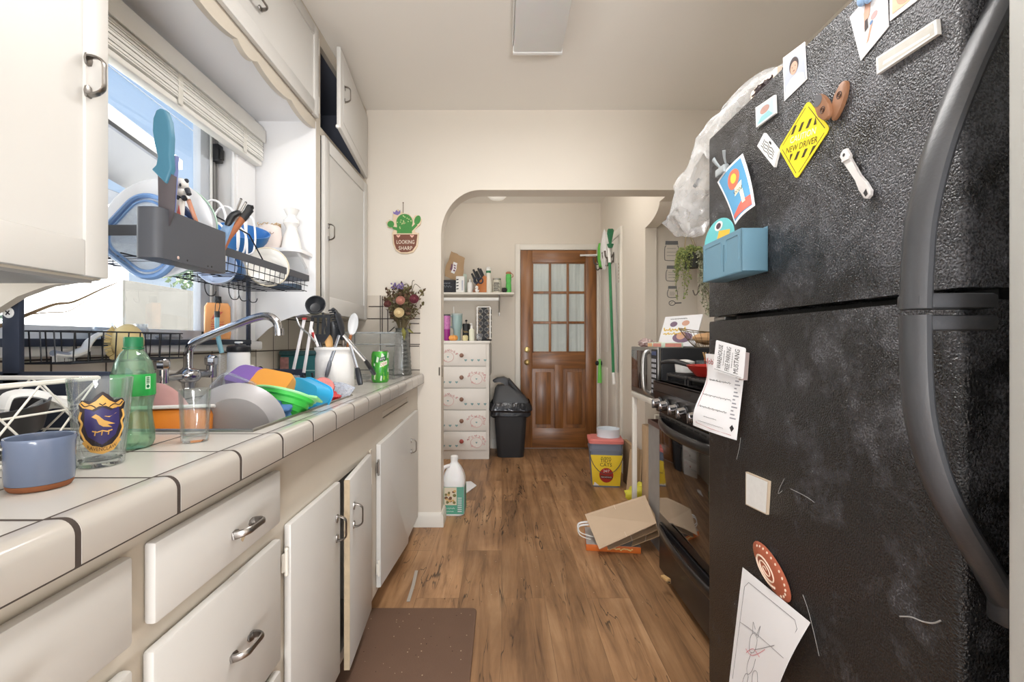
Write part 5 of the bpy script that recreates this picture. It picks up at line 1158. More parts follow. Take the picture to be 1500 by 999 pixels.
# ---- plates and lids in the upper tray
def disc_plate(nm,label,cat_,c_,r,d,matl,rim=None,group=None,tilt=0.0,roll=0):
    """plate standing on edge facing the camera side, slightly tilted"""
    M_=Rx(PI/2-tilt)@Rz(0); M_=Rz(roll)@M_
    t=T(nm,label,cat_,V(c_)-V((0,0,r)),group=group)
    mb=MB(); mb.lathe([(0,0),(r*0.62,0),(r*0.70,d*0.4),(r*0.98,d),(r,d*1.12),(r*0.97,d*1.2),(r*0.69,d*0.62),(r*0.61,0.004),(0,0.004)],c_,44,0,M_); mb.build('plate_body',matl,t)
    if rim:
        mb=MB(); pts=[V(c_)+M_@V((r*math.cos(a),r*math.sin(a),d*1.14)) for a in [2*PI*i/44 for i in range(44)]]; mb.tube(pts,0.0025,6,0,True); mb.build('rim',rim,t)
    return t
PLW=mat('plate_white',(232,234,238),0.25,var=0.02)
disc_plate('dinner_plate','large white plate on edge at the near end of the dish rack','plate',P(238,336,1.20),0.130,0.016,PLW,None,None,0.10,0.12)
disc_plate('dinner_plate','large plate with a pale green rim behind the utensil box','plate',P(247,338,1.26),0.128,0.016,mat('plate_pale',(222,226,232),0.3),mat('rim_green',(176,206,190),0.4),None,0.10,0.18)
# rounded square lid with blue rim
BLR=mat('lid_rim_blue',(120,156,206),0.35,var=0.05); LIDC=clear_mat('lid_clear',(240,246,252),0.08,body=0.22,bodycol=(226,236,246),rough=0.05)
lc=P(217,345,1.10); Rl=Rz(0.08)@Rx(PI/2-0.08)
k_=T('container_lid','clear rounded-square lid with a blue rim standing in the dish rack','lid',lc-V((0,0,0.11)))
base=[Rz(PI/4+0.12)@V((p[0],p[1],0)) for p in rrect(0.170,0.170,0.052,8)]
m=MB(); pts=[lc+Rl@V((p.x,p.y,0)) for p in base]; m.tube(pts,0.0085,8,0,True,(0.75,1.2)); m.tube([lc+Rl@V((p.x*0.86,p.y*0.86,0.004)) for p in base],0.003,6,0,True); m.build('rim',BLR,k_)
m=MB(); m.poly3([lc+Rl@V((p.x*0.97,p.y*0.97,0)) for p in base],Rl@V((0,0,1)),0.0015); m.build('panel',LIDC,k_)
# blue bowl, white bowls, wire plate stand
LB=mat('bowl_blue',(58,126,196),0.35,var=0.08,scale=20)
def lying_bowl(nm,label,c_,r,h,matl,dirn,cat_='bowl'):
    t=V(c_); M_=align(dirn); mb=MB()
    mb.lathe([(0,0),(r*0.5,0),(r*0.62,0.006),(r*0.9,h*0.6),(r,h),(r*0.96,h),(r*0.86,h*0.58),(r*0.58,0.010),(0,0.006)],t,36,0,M_)
    return one(mb,nm,matl,label,cat_,t)
lying_bowl('serving_bowl','bright blue ribbed bowl turned on its side in the dish rack',P(352,366,1.70),0.095,0.075,LB,(0.25,-0.35,0.85))
disc_plate('saucer','small white plate on edge near the far end of the dish rack','plate',P(392,391,1.66),0.068,0.012,mat('plate_cream',(226,224,218),0.3),mat('rim_cream',(214,204,182),0.4),None,0.06,0.55)
lying_bowl('cereal_bowl','pale blue bowl lying under the utensil box end in the dish rack',P(322,402,1.45),0.055,0.06,mat('bowl_ice',(196,212,238),0.3),(0.3,-0.7,0.25))
lying_bowl('cereal_bowl','dark blue bowl between the pale bowl and small plate',P(352,403,1.58),0.046,0.05,mat('bowl_steelblue',(64,108,158),0.35),(-0.2,-0.6,0.3))
m=MB(); m.box(-0.90,-0.80,1.80,1.86,1.305,1.325,0,0.004); one(m,'slate_dish',mat('lid_slate',(66,84,104),0.45),'slate blue flat dish at the far corner of the dish rack','dish',(-0.85,1.83,1.305))
WW=mat('white_coated_wire',(244,244,246),0.35)
k_=T('plate_stand','white coated wire plate stand with looped dividers in the dish rack','plate stand',P(345,365,1.55))
for i,(px,py,Y,rr) in enumerate(((312,322,1.42,26),(330,330,1.46,25),(316,348,1.40,20),(346,356,1.50,22))):
    pts=[P(px+rr*0.72*math.cos(a),py+rr*1.15*math.sin(a),Y+0.01*math.cos(a)) for a in [PI+PI*j/14 for j in range(15)]]
    pts=[pts[0]+V((0,0,-0.07))]+pts+[pts[-1]+V((0,0,-0.07))]
    m=MB(); m.tube(pts,0.0032,8); m.build('loop',WW,k_)
for i,(px,Y) in enumerate(((347,1.50),(357,1.54),(371,1.60))):
    pts=catmull([P(px-7,372,Y),P(px,368,Y),P(px+3,350,Y),P(px+1,325,Y),P(px-4,316,Y),P(px-9,322,Y+0.02),P(px-10,340,Y+0.02)],4); m=MB(); m.tube(pts,0.0032,8); m.build('loop',WW,k_)
# ---- niche corner shelf with ornaments
sh=T('corner_shelf','small white shelf bracketed to the end wall of the window niche','shelf',(-0.93,1.93,1.44))
m=MB(); m.prism([(-1.068,1.86),(-0.93,1.86)]+[(-0.815+(-0.045)*(1-math.sin(a)),1.905-0.045*math.cos(a)) for a in [PI/2*i/6 for i in range(7)]]+[(-0.815,2.003),(-1.068,2.003)],(0,0,1.462),(1,0,0),(0,1,0),(0,0,1),0.014,0,0.003); m.build('board',NICHE,sh)
m=MB(); m.prism([(1.995,1.462),(1.90,1.462),(1.93,1.445),(1.985,1.41),(1.995,1.37)],(-0.84,0,0),(0,1,0),(0,0,1),(1,0,0),0.012); m.box(-1.02,-0.83,1.99,2.003,1.37,1.462,0,0.002); m.build('bracket',NICHE,sh)
FACEP=mat('pot_blush',(232,220,214),0.4,var=0.04); GOLDB=mat('dried_tan',(206,178,140),0.7,var=0.2,scale=40)
q=P(395,364,1.90); q.z=1.4765
k_=T('face_planter','small blush planter moulded as a face with tan curls on top','planter',q)
m=MB(); m.lathe([(0,0),(0.032,0),(0.042,0.015),(0.047,0.05),(0.043,0.088),(0.038,0.094),(0.034,0.092),(0.03,0.08),(0,0.078)],q,24); m.sph(q+V((0.012,-0.047,0.045)),(0.006,0.007,0.013),10); m.build('pot',FACEP,k_)
m=MB()
fm=lambda x,z:q+V((math.sin(x)*0.0475,-math.cos(x)*0.0475,z))
for s in (-1,1): m.tube([fm(0.26+s*0.36+0.16*t,0.062-0.008*math.sin(PI*(t+1)/2)*1) for t in (-1,-0.5,0,0.5,1)],0.0011,5)
m.tube([fm(0.26+0.12*t,0.024) for t in (-1,0,1)],0.0013,5); m.build('face_line',mat('face_brown',(150,112,100),0.6),k_)
m=MB()
for i in range(26):
    a=random.uniform(0,2*PI); c2=q+V((0.034*math.cos(a),0.034*math.sin(a),0.094+0.006*random.random())); m.tube([c2+V((0.010*math.cos(t+i),0.010*math.sin(t+i),0.005*math.sin(2*t+i))) for t in [j*0.7 for j in range(7)]],0.0018,5)
m.build('curls',GOLDB,k_)
q=P(427,366,1.93); q.z=1.4765
m=MB(); m.lathe([(0,0),(0.040,0),(0.040,0.012),(0.032,0.055),(0.021,0.088),(0.024,0.10),(0.032,0.112),(0.030,0.126),(0.018,0.138),(0.017,0.145),(0.030,0.170),(0.028,0.171),(0.010,0.15),(0,0.148)],q,24)
one(m,'candle_holder',WHITEC,'white glazed candle holder with a flared cup beside the face planter','candle holder',q)
# ---- sill and rail things
ORA=mat('lotion_orange',(250,176,112),0.4,var=0.05); 
q=P(313,498,1.67); q.z=1.1065; q.x=-1.022
k_=T('soap_bottle','flat orange soap bottle with a black cap on the window ledge','bottle',q)
m=MB(); q2=q+V((0.0,0,0)); 
m.prism([(-0.039,0),(0.039,0),(0.041,0.02),(0.040,0.118),(0.032,0.132),(-0.032,0.132),(-0.040,0.118),(-0.041,0.02)],q+V((-0.012,0.016,0)),(0.78,0.62,0),(0,0,1),(0.62,-0.78,0),0.026,0,0.006); m.build('body',ORA,k_)
m=MB(); m.cyl(q+V((-0.004,0.006,0.132)),q+V((-0.004,0.006,0.155)),0.013,0.012,12); m.build('cap',BLACKP,k_)
m=MB(); u_=V((0.78,0.62,0)); n_=V((0.62,-0.78,0)); g=lambda x,z:q+V((-0.012,0.016,0))+u_*x+V((0,0,z))+n_*0.0267
m.decal([(-0.022,0.07),(0.004,0.085),(0.016,0.10),(-0.01,0.096)],g,0); 
for i in range(5): m.decal([(-0.022,0.02+0.008*i),(0.018-0.006*(i%2),0.02+0.008*i),(0.018-0.006*(i%2),0.024+0.008*i),(-0.022,0.024+0.008*i)],g,0)
m.scrawl(g,0.04,0.010,0,(-0.002,0.062),0.0008,16); m.build('print',mat('label_coral',(232,112,90),0.5),k_)
k_=T('bottle_brush','long teal handled bottle brush hanging from a rack hook','brush',P(319,462,1.60))
m=MB(); m.tube(catmull([P(318,458,1.60),P(318,480,1.60),P(321,500,1.60),P(325,516,1.60)],4),[0.0075]*13,10); m.build('handle',mat('brush_teal',(140,190,204),0.4,var=0.06),k_)
m=MB(); m.cyl(P(318,455,1.598),P(318,464,1.598),0.0085,0.0085,10); m.tube(catmull([P(315,455,1.6),P(316,444,1.6),P(320,438,1.6),P(322,446,1.6),P(320,456,1.6)],4),0.0014,5); m.build('loop',BLACKP,k_)
m=MB(); m.cyl(P(322,518,1.60),P(321,556,1.60),0.003,0.003,6)
for i in range(120):
    t=i/120; c2=P(322-1*t,520+34*t,1.60); a=i*2.4; m.tube([c2,c2+V((0.020*math.cos(a),0.020*math.sin(a),0.002))],0.0005,3)
m.build('bristles',WHITEP,k_)
jg=T('detergent_jug','white plastic jug with a black screw lid behind the sink dishes','jug',P(350,600,1.62))
q=V((-0.915,1.615,CT)); m=MB(); m.lathe([(0,0),(0.046,0),(0.050,0.006),(0.050,0.055),(0.046,0.062),(0.043,0.07),(0.046,0.078),(0.043,0.085),(0.036,0.10),(0.036,0.150),(0.034,0.158),(0,0.158)],q,28); m.build('bottle_body',WHITEP,jg)
m=MB(); m.lathe([(0,0.158),(0.036,0.158),(0.038,0.162),(0.037,0.176),(0.032,0.180),(0.012,0.182),(0.010,0.187),(0,0.187)],q,28); m.build('lid',BLACKP,jg)
m=MB(); m.obox(q+V((0,0,0.191)),(0.026,0.010,0.006),None,0,0.002); m.cyl(q+V((0,0,0.182)),q+V((0,0,0.19)),0.005,None,8); m.build('spout',WHITEP,jg)
m=MB(); m.box(q.x+0.036,q.x+0.05,q.y-0.01,q.y+0.01,CT+0.098,CT+0.112,0,0.003); m.tube(catmull([q+V((0.035,0,0.095)),q+V((0.052,0,0.088)),q+V((0.055,0,0.070)),q+V((0.045,0,0.06))],4),0.004,8); m.build('handle',WHITEP,jg)
# brushes in the hanging caddy
k_=T('dish_brush','white dish brush lying in the hanging wire caddy','brush',(-0.97,1.08,1.056))
m=MB(); m.tube(catmull([P(78,518,1.03),P(100,520,1.06),P(122,512,1.10),P(132,498,1.13),P(150,487,1.17),P(185,480,1.24)],5),[0.008]*6+[0.012]*5+[0.008]*5+[0.007]*10,10,0,False,(0.7,1.3)); m.build('handle',WHITEP,k_)
m=MB(); m.tube([P(78,516,1.03),P(106,521,1.07)],[0.011,0.011],8,0,False,(0.6,1)); m.build('head',mat('brush_grey',(150,158,176),0.5),k_)
m=MB()
for i in range(60): 
    t=random.random(); c2=P(80+26*t,520+2*t,1.035+0.035*t)+V((0,random.uniform(-0.01,0.01),0)); m.tube([c2,c2+V((0,0,-0.014))],0.0006,3)
m.build('bristles',WHITEP,k_)
k_=T('scrub_brush','fat cream scrubbing brush standing in the hanging wire caddy','brush',P(180,525,1.17))
YB_=mat('brush_cream',(236,214,156),0.5,var=0.08,scale=30)
cb=P(184,502,1.19)
m=MB(); m.sph(cb+V((0.006,0,0.004)),(0.034,0.034,0.046),20); m.build('body',YB_,k_)
m=MB()
for i in range(200):
    a=random.uniform(0.6,1.45)*PI; b_=random.uniform(-1.1,0.9); d=V((math.cos(a)*math.cos(b_),-abs(math.sin(a))*math.cos(b_)*0.6,math.sin(b_)-0.1)).normalized(); p0=cb+V((d.x*0.031,d.y*0.031,d.z*0.042)); m.tube([p0,p0+d*0.013],0.0009,3)
m.build('bristles',YB_,k_)
for i,(px,w_,lab) in enumerate(((152,0.026,'left one of two small clear jars on the window ledge'),(206,0.020,'right one of two small clear jars on the window ledge'))):
    q=P(px,490,1.30); q.z=1.1; q.x=-1.085; q.y=F*q.x/(px-CX)
    m=MB(); m.lathe([(0,0),(w_,0),(w_,0.035),(w_*0.85,0.042),(w_*0.9,0.052),(w_*0.8,0.052),(w_*0.78,0.04),(w_*0.9,0.034),(w_*0.9,0.004),(0,0.004)],q,20); one(m,'glass_jar',CLEARP,lab,'jar',q)
m=MB(); blob(m,V((-1.09,1.52,1.112)),0.4,0.022,0.05,0.013,4); one(m,'scouring_pad',mat('pad_grey',(140,140,142),0.8,var=0.2,scale=60),'grey scouring pad on the window ledge beside the orange bottle','scouring pad',(-1.09,1.52,1.1))
m=MB()
tw=catmull([V((-1.05,0.905,1.10)),P(40,452+8,0.985),P(80,445,1.03),P(108,441,1.06),P(150,422,1.11),P(172,413,1.14)],5); m.tube(tw,[0.0042-0.0032*i/(len(tw)-1) for i in range(len(tw))],6)
tw=catmull([P(38,460,0.985),P(70,457,1.01),P(100,455,1.05),P(125,440,1.09),P(145,432,1.12)],4); m.tube(tw,[0.0016-0.001*i/(len(tw)-1) for i in range(len(tw))],5)
for a,b_ in (((80,446),(86,436)),((88,445),(88,452)),((100,443),(118,437))): m.tube([P(*a,1.03),P(*b_,1.04)],0.0008,4)
one(m,'dry_twig',mat('twig',(126,104,80),0.8,var=0.2,scale=40),'thin bare twig lying across the lower part of the window','twig',(-1.05,0.905,1.1))
# ================================================================== IN THE SINK
def colmat(n,c,r=0.35,**k): return mat(n,c,r,var=0.05,**k)
def dishdisc(nm,label,cat_,c_,r,h,dirn,matl,under=False):
    M_=align(dirn); mb=MB(); 
    mb.lathe([(0,0),(r*0.72,0),(r*0.92,h*0.55),(r,h),(r*0.97,h),(r*0.88,h*0.55+0.002),(r*0.70,0.003),(0,0.003)],c_,44,0,M_)
    return one(mb,nm,matl,label,cat_,c_)
# grey pan leaning on the near rim
q=P(336,640,1.10)
dishdisc('baking_pan','large round grey pan standing on edge at the front of the sink','pan',V((-0.640,1.115,0.888)),0.108,0.03,(-0.22,1,0.18),colmat('pan_grey',(168,166,168),0.4,metal=0.2))
dishdisc('dinner_plate','pink plate standing in the near left part of the sink','plate',V((-0.795,1.085,0.905)),0.098,0.014,(0.35,1,0.25),colmat('plate_pink',(226,176,172),0.3))
k_=T('food_container','orange container with a white lid edge in the near corner of the sink','container',V((-0.72,1.045,0.80)))
cc=V((-0.755,1.06,0.888)); R_=Rz(0.25)@Rx(-0.15)
m=MB(); m.obox(cc,(0.16,0.055,0.115),R_,0,0.016); m.build('tub',colmat('tub_orange',(232,138,38),0.35),k_)
m=MB(); m.obox(cc+R_@V((0,0.0,0.061)),(0.172,0.064,0.008),R_,0,0.003); m.build('lid',WHITEP,k_)
# purple and yellow tubs
def tub(nm,label,c_,size,R_,matl,lidm=None,taper=0.85,cat_='container'):
    t=T(nm,label,cat_,c_); mb=MB(); a=rrect(size[0],size[1],min(size[:2])*0.25,5); k=len(a); M_=Matrix.Translation(V(c_))@R_.to_4x4()
    z0,z1=-size[2]/2,size[2]/2; th=0.004
    b_=[(p[0]*taper,p[1]*taper) for p in a]; ai=[(p[0]*(1-2*th/size[0]),p[1]*(1-2*th/size[1])) for p in a]; bi=[(p[0]*taper*(1-2*th/size[0]),p[1]*taper*(1-2*th/size[1])) for p in a]
    vs=[(p[0],p[1],z0) for p in b_]+[(p[0],p[1],z1) for p in a]+[(p[0],p[1],z1) for p in ai]+[(p[0],p[1],z0+th) for p in bi]
    mb.raw(vs,[(i,(i+1)%k,k+(i+1)%k,k+i) for i in range(k)]+[(k+i,k+(i+1)%k,2*k+(i+1)%k,2*k+i) for i in range(k)]+[(2*k+i,2*k+(i+1)%k,3*k+(i+1)%k,3*k+i) for i in range(k)]+[tuple(range(k-1,-1,-1)),tuple(range(3*k,4*k))],0,M_)
    mb.tube([M_@V((p[0]*1.02,p[1]*1.02,z1)) for p in a],0.0035,6,0,True)
    mb.build('tub',matl,t)
    if lidm:
        mb=MB(); mb.raw([(p[0]*1.08,p[1]*1.08,z1+0.004) for p in a]+[(p[0]*1.08,p[1]*1.08,z1+0.010) for p in a],[(i,(i+1)%k,k+(i+1)%k,k+i) for i in range(k)]+[tuple(range(k-1,-1,-1)),tuple(range(k,2*k))],0,M_); mb.build('lid',lidm,t)
    return t
tub('food_container','purple plastic tub tilted upside down at the back of the sink',P(363,562,1.44),(0.11,0.10,0.08),Rx(PI+0.55)@Rz(0.3),colmat('tub_purple',(140,104,180),0.3))
tub('food_container','amber yellow container tipped over against its clear lid',P(400,567,1.40),(0.135,0.10,0.062),Ry(0.10)@Rx(PI+0.75)@Rz(0.12),colmat('tub_amber',(232,160,70),0.3))
m=MB(); c_=P(398,566,1.455); R_=Rx(0.45)@Ry(0.1); m.obox(c_+V((-0.012,0.045,0.002)),(0.15,0.075,0.005),R_@Rx(PI/2-0.6),0,0.002); one(m,'container_lid',CLEARP,'clear lid behind the amber yellow container','lid',c_)
# green collapsible bowl
GRN=colmat('bowl_green',(72,206,84),0.35); GRNL=colmat('bowl_green_light',(150,226,150),0.35)
c_=P(414,590,1.27); M_=align((0.15,0.40,0.9))
k_=T('collapsible_bowl','bright green ribbed bowl tipped on the dish heap','bowl',c_-V((0,0,0.04)))
m=MB(); pr=[(0,-0.036),(0.048,-0.036),(0.054,-0.022),(0.059,-0.019),(0.060,-0.008),(0.068,-0.005),(0.069,0.008),(0.078,0.012),(0.080,0.024),(0.077,0.025),(0.066,0.010),(0.065,-0.003),(0.056,-0.016),(0.046,-0.030),(0,-0.030)]
m.lathe(pr,c_,40,0,M_,1.0,0.85); m.build('bowl_body',GRN,k_)
m=MB(); m.tube([c_+M_@V((0.081*math.cos(a),0.081*0.85*math.sin(a),0.024)) for a in [2*PI*i/40 for i in range(40)]],0.004,8,0,True); m.build('rim',GRNL,k_)
m=MB(); m.obox(c_+M_@V((0.088,-0.01,0.024)),(0.025,0.05,0.006),M_,0,0.002); m.build('tab_handle',GRNL,k_)
# blue tub
k_=tub('food_container','sky blue tub on its side at the right of the green bowl',P(447,582,1.42),(0.125,0.115,0.06),Rz(-0.25)@Rx(-(PI/2+0.30))@Rz(0.35),colmat('tub_blue',(54,170,222),0.3))
k_=T('jar_lid','red-lidded jar lying behind the blue tub','jar',P(470,571,1.53))
M_=align((0.5,-0.6,0.6)); c_=P(472,570,1.54)
m=MB(); m.lathe([(0,0),(0.032,0),(0.034,0.01),(0.034,0.024),(0.03,0.028),(0,0.028)],c_,24,0,M_); m.build('lid',mat('lid_red_pattern',(196,88,80),0.4,var=0.35,scale=60),k_)
m=MB(); m.lathe([(0.030,0),(0.033,-0.01),(0.033,-0.05),(0,-0.05)],c_,24,0,M_); m.build('jar_body',CLEARP,k_)
c_=P(482,582,1.54); m=MB(); blob(m,c_,0.35,0.035,0.03,0.022,8); one(m,'red_wrapper',mat('wrap_red',(190,48,52),0.35,var=0.4,scale=40),'crumpled red snack wrapper beside the blue tub','wrapper',c_)
def zb(s,t): 
    p=(P(468,553,1.66)*(1-s)+P(520,566,1.64)*s)*t+(P(464,592,1.60)*(1-s)+P(508,588,1.62)*s)*(1-t); return p+V((0,-0.014*math.sin(PI*s)*math.sin(PI*t),0.004*math.sin(7*s+3*t)))
ZIPM=clear_mat('zip_film',(240,243,248),0.05,0.3,body=0.28,bodycol=(232,236,244),rough=0.15); m=MB(); m.sheet(zb,12,10,0.0012); f2=lambda s,t:zb(s,t)+V((0,0.02*math.sin(PI*s)*math.sin(PI*t)+0.006,0)); m.sheet(f2,12,10,0.0012)
m.tube([zb(0.05,0.86),zb(0.5,0.86),zb(0.95,0.86)],0.0012,5,1); m.decal(ell(0.3,0.55,0.16,0.2),lambda s,t:zb(s,t)+V((0,-0.0015,0)),2,0.15)
one(m,'zip_bag',[ZIPM,WHITEP,mat('bag_lilac_print',(150,140,200),0.5)],'clear zip bag with a lilac print leaning in front of the utensil crock','bag',P(490,588,1.62))
# clear tub, tin, cloth
c_=P(340,577,1.32); tub('food_container','clear plastic tub tilted behind the round grey pan',c_,(0.10,0.09,0.055),Rx(0.5)@Ry(0.5),CLEARP)
c_=P(371,577,1.33); d=(P(383,588,1.30)-P(358,568,1.35)).normalized(); M_=align(d)
k_=T('spice_shaker','small dark shaker with a silver top lying on the dish heap','shaker',c_)
m=MB(); m.lathe([(0,-0.03),(0.017,-0.03),(0.017,0.03),(0,0.03)],c_,18,0,M_); m.build('body',mat('shaker_print',(70,60,66),0.4,var=0.6,scale=70),k_)
m=MB(); m.lathe([(0.0172,-0.032),(0.0172,-0.05),(0.013,-0.055),(0,-0.055)],c_,18,0,M_); m.build('cap',STEEL,k_)
m=MB(); m.lathe([(0.0173,0.0),(0.0173,0.026)],c_,18,0,M_); m.build('label',mat('shaker_label',(206,170,150),0.5,var=0.4,scale=90),k_)
CLO=mat('cloth_blue',(70,110,160),0.85,var=0.5,scale=35)
m=MB(); blob(m,P(398,602,1.21),0.5,0.050,0.05,0.026,2,24,16); one(m,'dish_cloth',CLO,'rumpled blue and white dish cloth under the green bowl','cloth',P(398,602,1.21),smooth=60)
m=MB(); blob(m,P(372,600,1.24),0.4,0.03,0.05,0.022,6,24,16); one(m,'sponge_cloth',mat('cloth_navy',(44,72,110),0.85,var=0.3,scale=35),'dark blue cloth between the grey pan and green bowl','cloth',P(372,600,1.24),smooth=60)
m=MB()
for (x,y,z,r,h,d) in ((-0.72,1.25,0.725,0.10,0.04,(0,0.1,1)),(-0.75,1.45,0.73,0.11,0.03,(0.1,0,1)),(-0.70,1.5,0.77,0.10,0.04,(-0.15,0.1,1)),(-0.72,1.3,0.78,0.10,0.05,(0.1,-0.1,1)),(-0.74,1.42,0.82,0.09,0.04,(0.0,-0.2,1))):
    mm=MB(); mm.lathe([(0,0),(r*0.6,0),(r,h),(r*0.96,h),(r*0.58,0.004),(0,0.004)],V((x,y,z)),30,0,align(d)); one(mm,'stacked_bowl',PLW,'pale bowl buried low in the sink heap','bowl',V((x,y,z)),'bowls buried in the sink')
m.bm.free()
# ================================================================== ON THE NEAR COUNTER
MUGB=mat('mug_blue',(104,116,140),0.22,var=0.04,scale=20,coat=0.3); TERRA=mat('terracotta',(144,88,54),0.7,var=0.1)
q=V((-0.618,0.622,CT+0.001))
k_=T('blue_mug','small blue-grey glazed cup on the near counter corner','cup',q)
m=MB(); m.lathe([(0.030,0.0055),(0.0345,0.008),(0.0355,0.02),(0.0355,0.058),(0.0370,0.064),(0.0362,0.0675),(0.0335,0.0665),(0.0325,0.058),(0.032,0.01),(0,0.008)],q,40); m.build('cup_body',MUGB,k_)
m=MB(); m.lathe([(0,0),(0.031,0),(0.0335,0.004),(0.034,0.0075),(0.030,0.0075),(0,0.0075)],q,40); m.build('clay_foot',TERRA,k_)
# pint glass with a crest
q=V((-0.635,0.735,CT+0.0005)); k_=T('pint_glass','tall clear glass with a navy and gold shield crest','glass',q)
def gr(z): return 0.0295+(0.0415-0.0295)*z/0.137
m=MB(); m.lathe([(0,0),(gr(0)-0.001,0),(gr(0)+0.0005,0.002),(gr(0.137),0.136),(gr(0.137)-0.001,0.1375),(gr(0.137)-0.0022,0.136),(gr(0.012)-0.0024,0.014),(gr(0)-0.006,0.0105),(0,0.010)],q,48); m.build('glass_body',CLEARG,k_)
m=MB(); m.lathe([(0,0.0005),(gr(0)-0.0035,0.0005),(gr(0.010)-0.003,0.0095),(0,0.0095)],q,40); m.build('glass_base',SOLIDG,k_)
NAVYP=mat('crest_navy',(52,46,96),0.45,var=0.1,scale=60); GOLD=mat('crest_gold',(206,160,84),0.45,var=0.1,scale=60); GOLDL=mat('crest_gold_light',(238,196,120),0.45); CRB=mat('crest_black',(44,36,40),0.5)
th0=math.radians(-46)     # side of the glass turned to the camera
def cr(off): 
    def f(x,z):
        r=gr(z)+off; a=th0+x/r*1.0; return q+V((r*math.cos(a),r*math.sin(a),z))
    return f
m=MB(); L0,L1_,L2_,L3_=cr(0.0003),cr(0.0006),cr(0.0009),cr(0.0012)
m.decal([(-0.030,0.098),(-0.026,0.106),(-0.014,0.104),(-0.008,0.112),(0,0.118),(0.008,0.112),(0.014,0.104),(0.026,0.106),(0.031,0.098),(0.028,0.086),(0.031,0.072),(0.026,0.060),(0.028,0.048),(0.018,0.036),(0,0.026),(-0.018,0.036),(-0.028,0.048),(-0.026,0.060),(-0.031,0.072),(-0.027,0.086)],L0,3,0.006)
m.decal([(-0.021,0.094),(-0.010,0.088),(0,0.094),(0.010,0.088),(0.021,0.094),(0.022,0.068),(0.017,0.050),(0,0.036),(-0.017,0.050),(-0.022,0.068)],L1_,0,0.006)
m.decal([(-0.024,0.094),(-0.029,0.100),(-0.024,0.104),(-0.016,0.099),(-0.008,0.104),(0,0.113),(0.008,0.104),(0.016,0.099),(0.024,0.104),(0.029,0.100),(0.024,0.093),(0.012,0.091),(0.004,0.096),(-0.004,0.096),(-0.012,0.091)],L1_,1,0.006)
for s in (-1,1):
    m.tube(catmull([L1_(s*0.026,0.088),L1_(s*0.0285,0.078),L1_(s*0.025,0.070),L1_(s*0.0275,0.060),L1_(s*0.0245,0.052),L1_(s*0.021,0.044)],5),0.0016,5,1)
    m.tube(catmull([L2_(s*0.026,0.101),L2_(s*0.021,0.096),L2_(s*0.014,0.098),L2_(s*0.008,0.094)],4),0.0008,5,3)
m.tube([L2_(-0.004+0.004*i,0.1-0.003*(i%2)) for i in range(3)],0.0009,5,3)
m.decal([(-0.013,0.080),(-0.008,0.084),(-0.004,0.081),(0.002,0.074),(0.016,0.067),(0.006,0.067),(0.012,0.062),(0.001,0.064),(-0.004,0.068),(-0.007,0.076)],L2_,1,0.006); m.decal([(0.002,0.080),(0.018,0.084),(0.008,0.078)],L2_,1); m.tube([L2_(-0.012+0.006*i,0.058-0.002*(i%2)) for i in range(5)],0.0009,5,1)
for i in range(3): m.tube([L2_(-0.008+0.008*i,0.058),L2_(-0.009+0.008*i,0.051)],0.0008,5,1)
m.decal([(-0.025,0.040),(-0.020,0.046),(-0.012,0.036),(0,0.032),(0.012,0.036),(0.020,0.046),(0.025,0.040),(0.014,0.026),(0,0.0215),(-0.014,0.026)],L2_,1,0.005)
m.text('RAVENCLAW',lambda x,y:L3_(x,y+0.0295+0.030*(x/0.024)**2*0.30),0.036,0.0055,3,(0,0))
m.build('crest',[NAVYP,GOLD,GOLDL,CRB],k_)
# soda bottle
BG=clear_mat('bottle_pet',(228,246,234),0.05,0.5,0.03,body=0.09,bodycol=(200,232,210)); CAPG=mat('cap_green',(24,106,66),0.4); LABG=mat('label_green',(42,156,72),0.4,var=0.12,scale=40); SOD=mat('soda_tint',(226,240,228),0.0,trans=1.0,ior=1.2,var=0.0)
q=V((-0.676,0.852,CT+0.0005)); k_=T('soda_bottle','small green-tinted soda bottle with a green cap behind the crest glass','bottle',q)
po=[(0,0.004),(0.012,0.003),(0.022,0.0),(0.029,0.003),(0.0325,0.012),(0.0325,0.03),(0.029,0.055),(0.028,0.07),(0.0305,0.085),(0.0325,0.095),(0.0325,0.135),(0.031,0.142),(0.028,0.156),(0.020,0.172),(0.0135,0.180),(0.0125,0.184),(0.0125,0.192)]
pi=[(max(0,r-0.0008),z) for r,z in reversed(po)]; pi[-1]=(0,0.006)
m=MB(); m.lathe(po+pi,q,40); m.build('bottle_body',BG,k_)
m=MB(); m.lathe([(0,0.184),(0.0148,0.184),(0.0148,0.2),(0.0138,0.2025),(0,0.2025)],q,28); m.lathe([(0.0148,0.180),(0.0160,0.180),(0.0160,0.183),(0.0148,0.183)],q,28); m.build('cap',CAPG,k_)
m=MB(); m.lathe([(0.0332,0.096),(0.0336,0.097),(0.0336,0.134),(0.0332,0.135)],q,40); m.build('label',LABG,k_)
m=MB(); 
for i in range(9):
    a=math.radians(-20)+i*0.011*2; r=0.0339
    m.box(0,0,0,0,0,0) if False else None
f=lambda x,z:q+V((0.0339*math.cos(math.radians(-38)+x/0.0339),0.0339*math.sin(math.radians(-38)+x/0.0339),z))
m.decal([(0.010,0.108),(0.019,0.108),(0.019,0.131),(0.010,0.131)],f,0); 
for i in range(7): m.decal([(0.0115,0.118+0.0018*i),(0.0175,0.118+0.0018*i),(0.0175,0.119+0.0018*i),(0.0115,0.119+0.0018*i)],lambda x,z:f(x,z)+V((0.0002,-0.0002,0)),1)
m.decal(ell(0.0145,0.113,0.003,0.003,10),lambda x,z:f(x,z)+V((0.0002,-0.0002,0)),1); m.build('barcode',[mat('label_pale',(206,232,206),0.5),CAPG],k_)
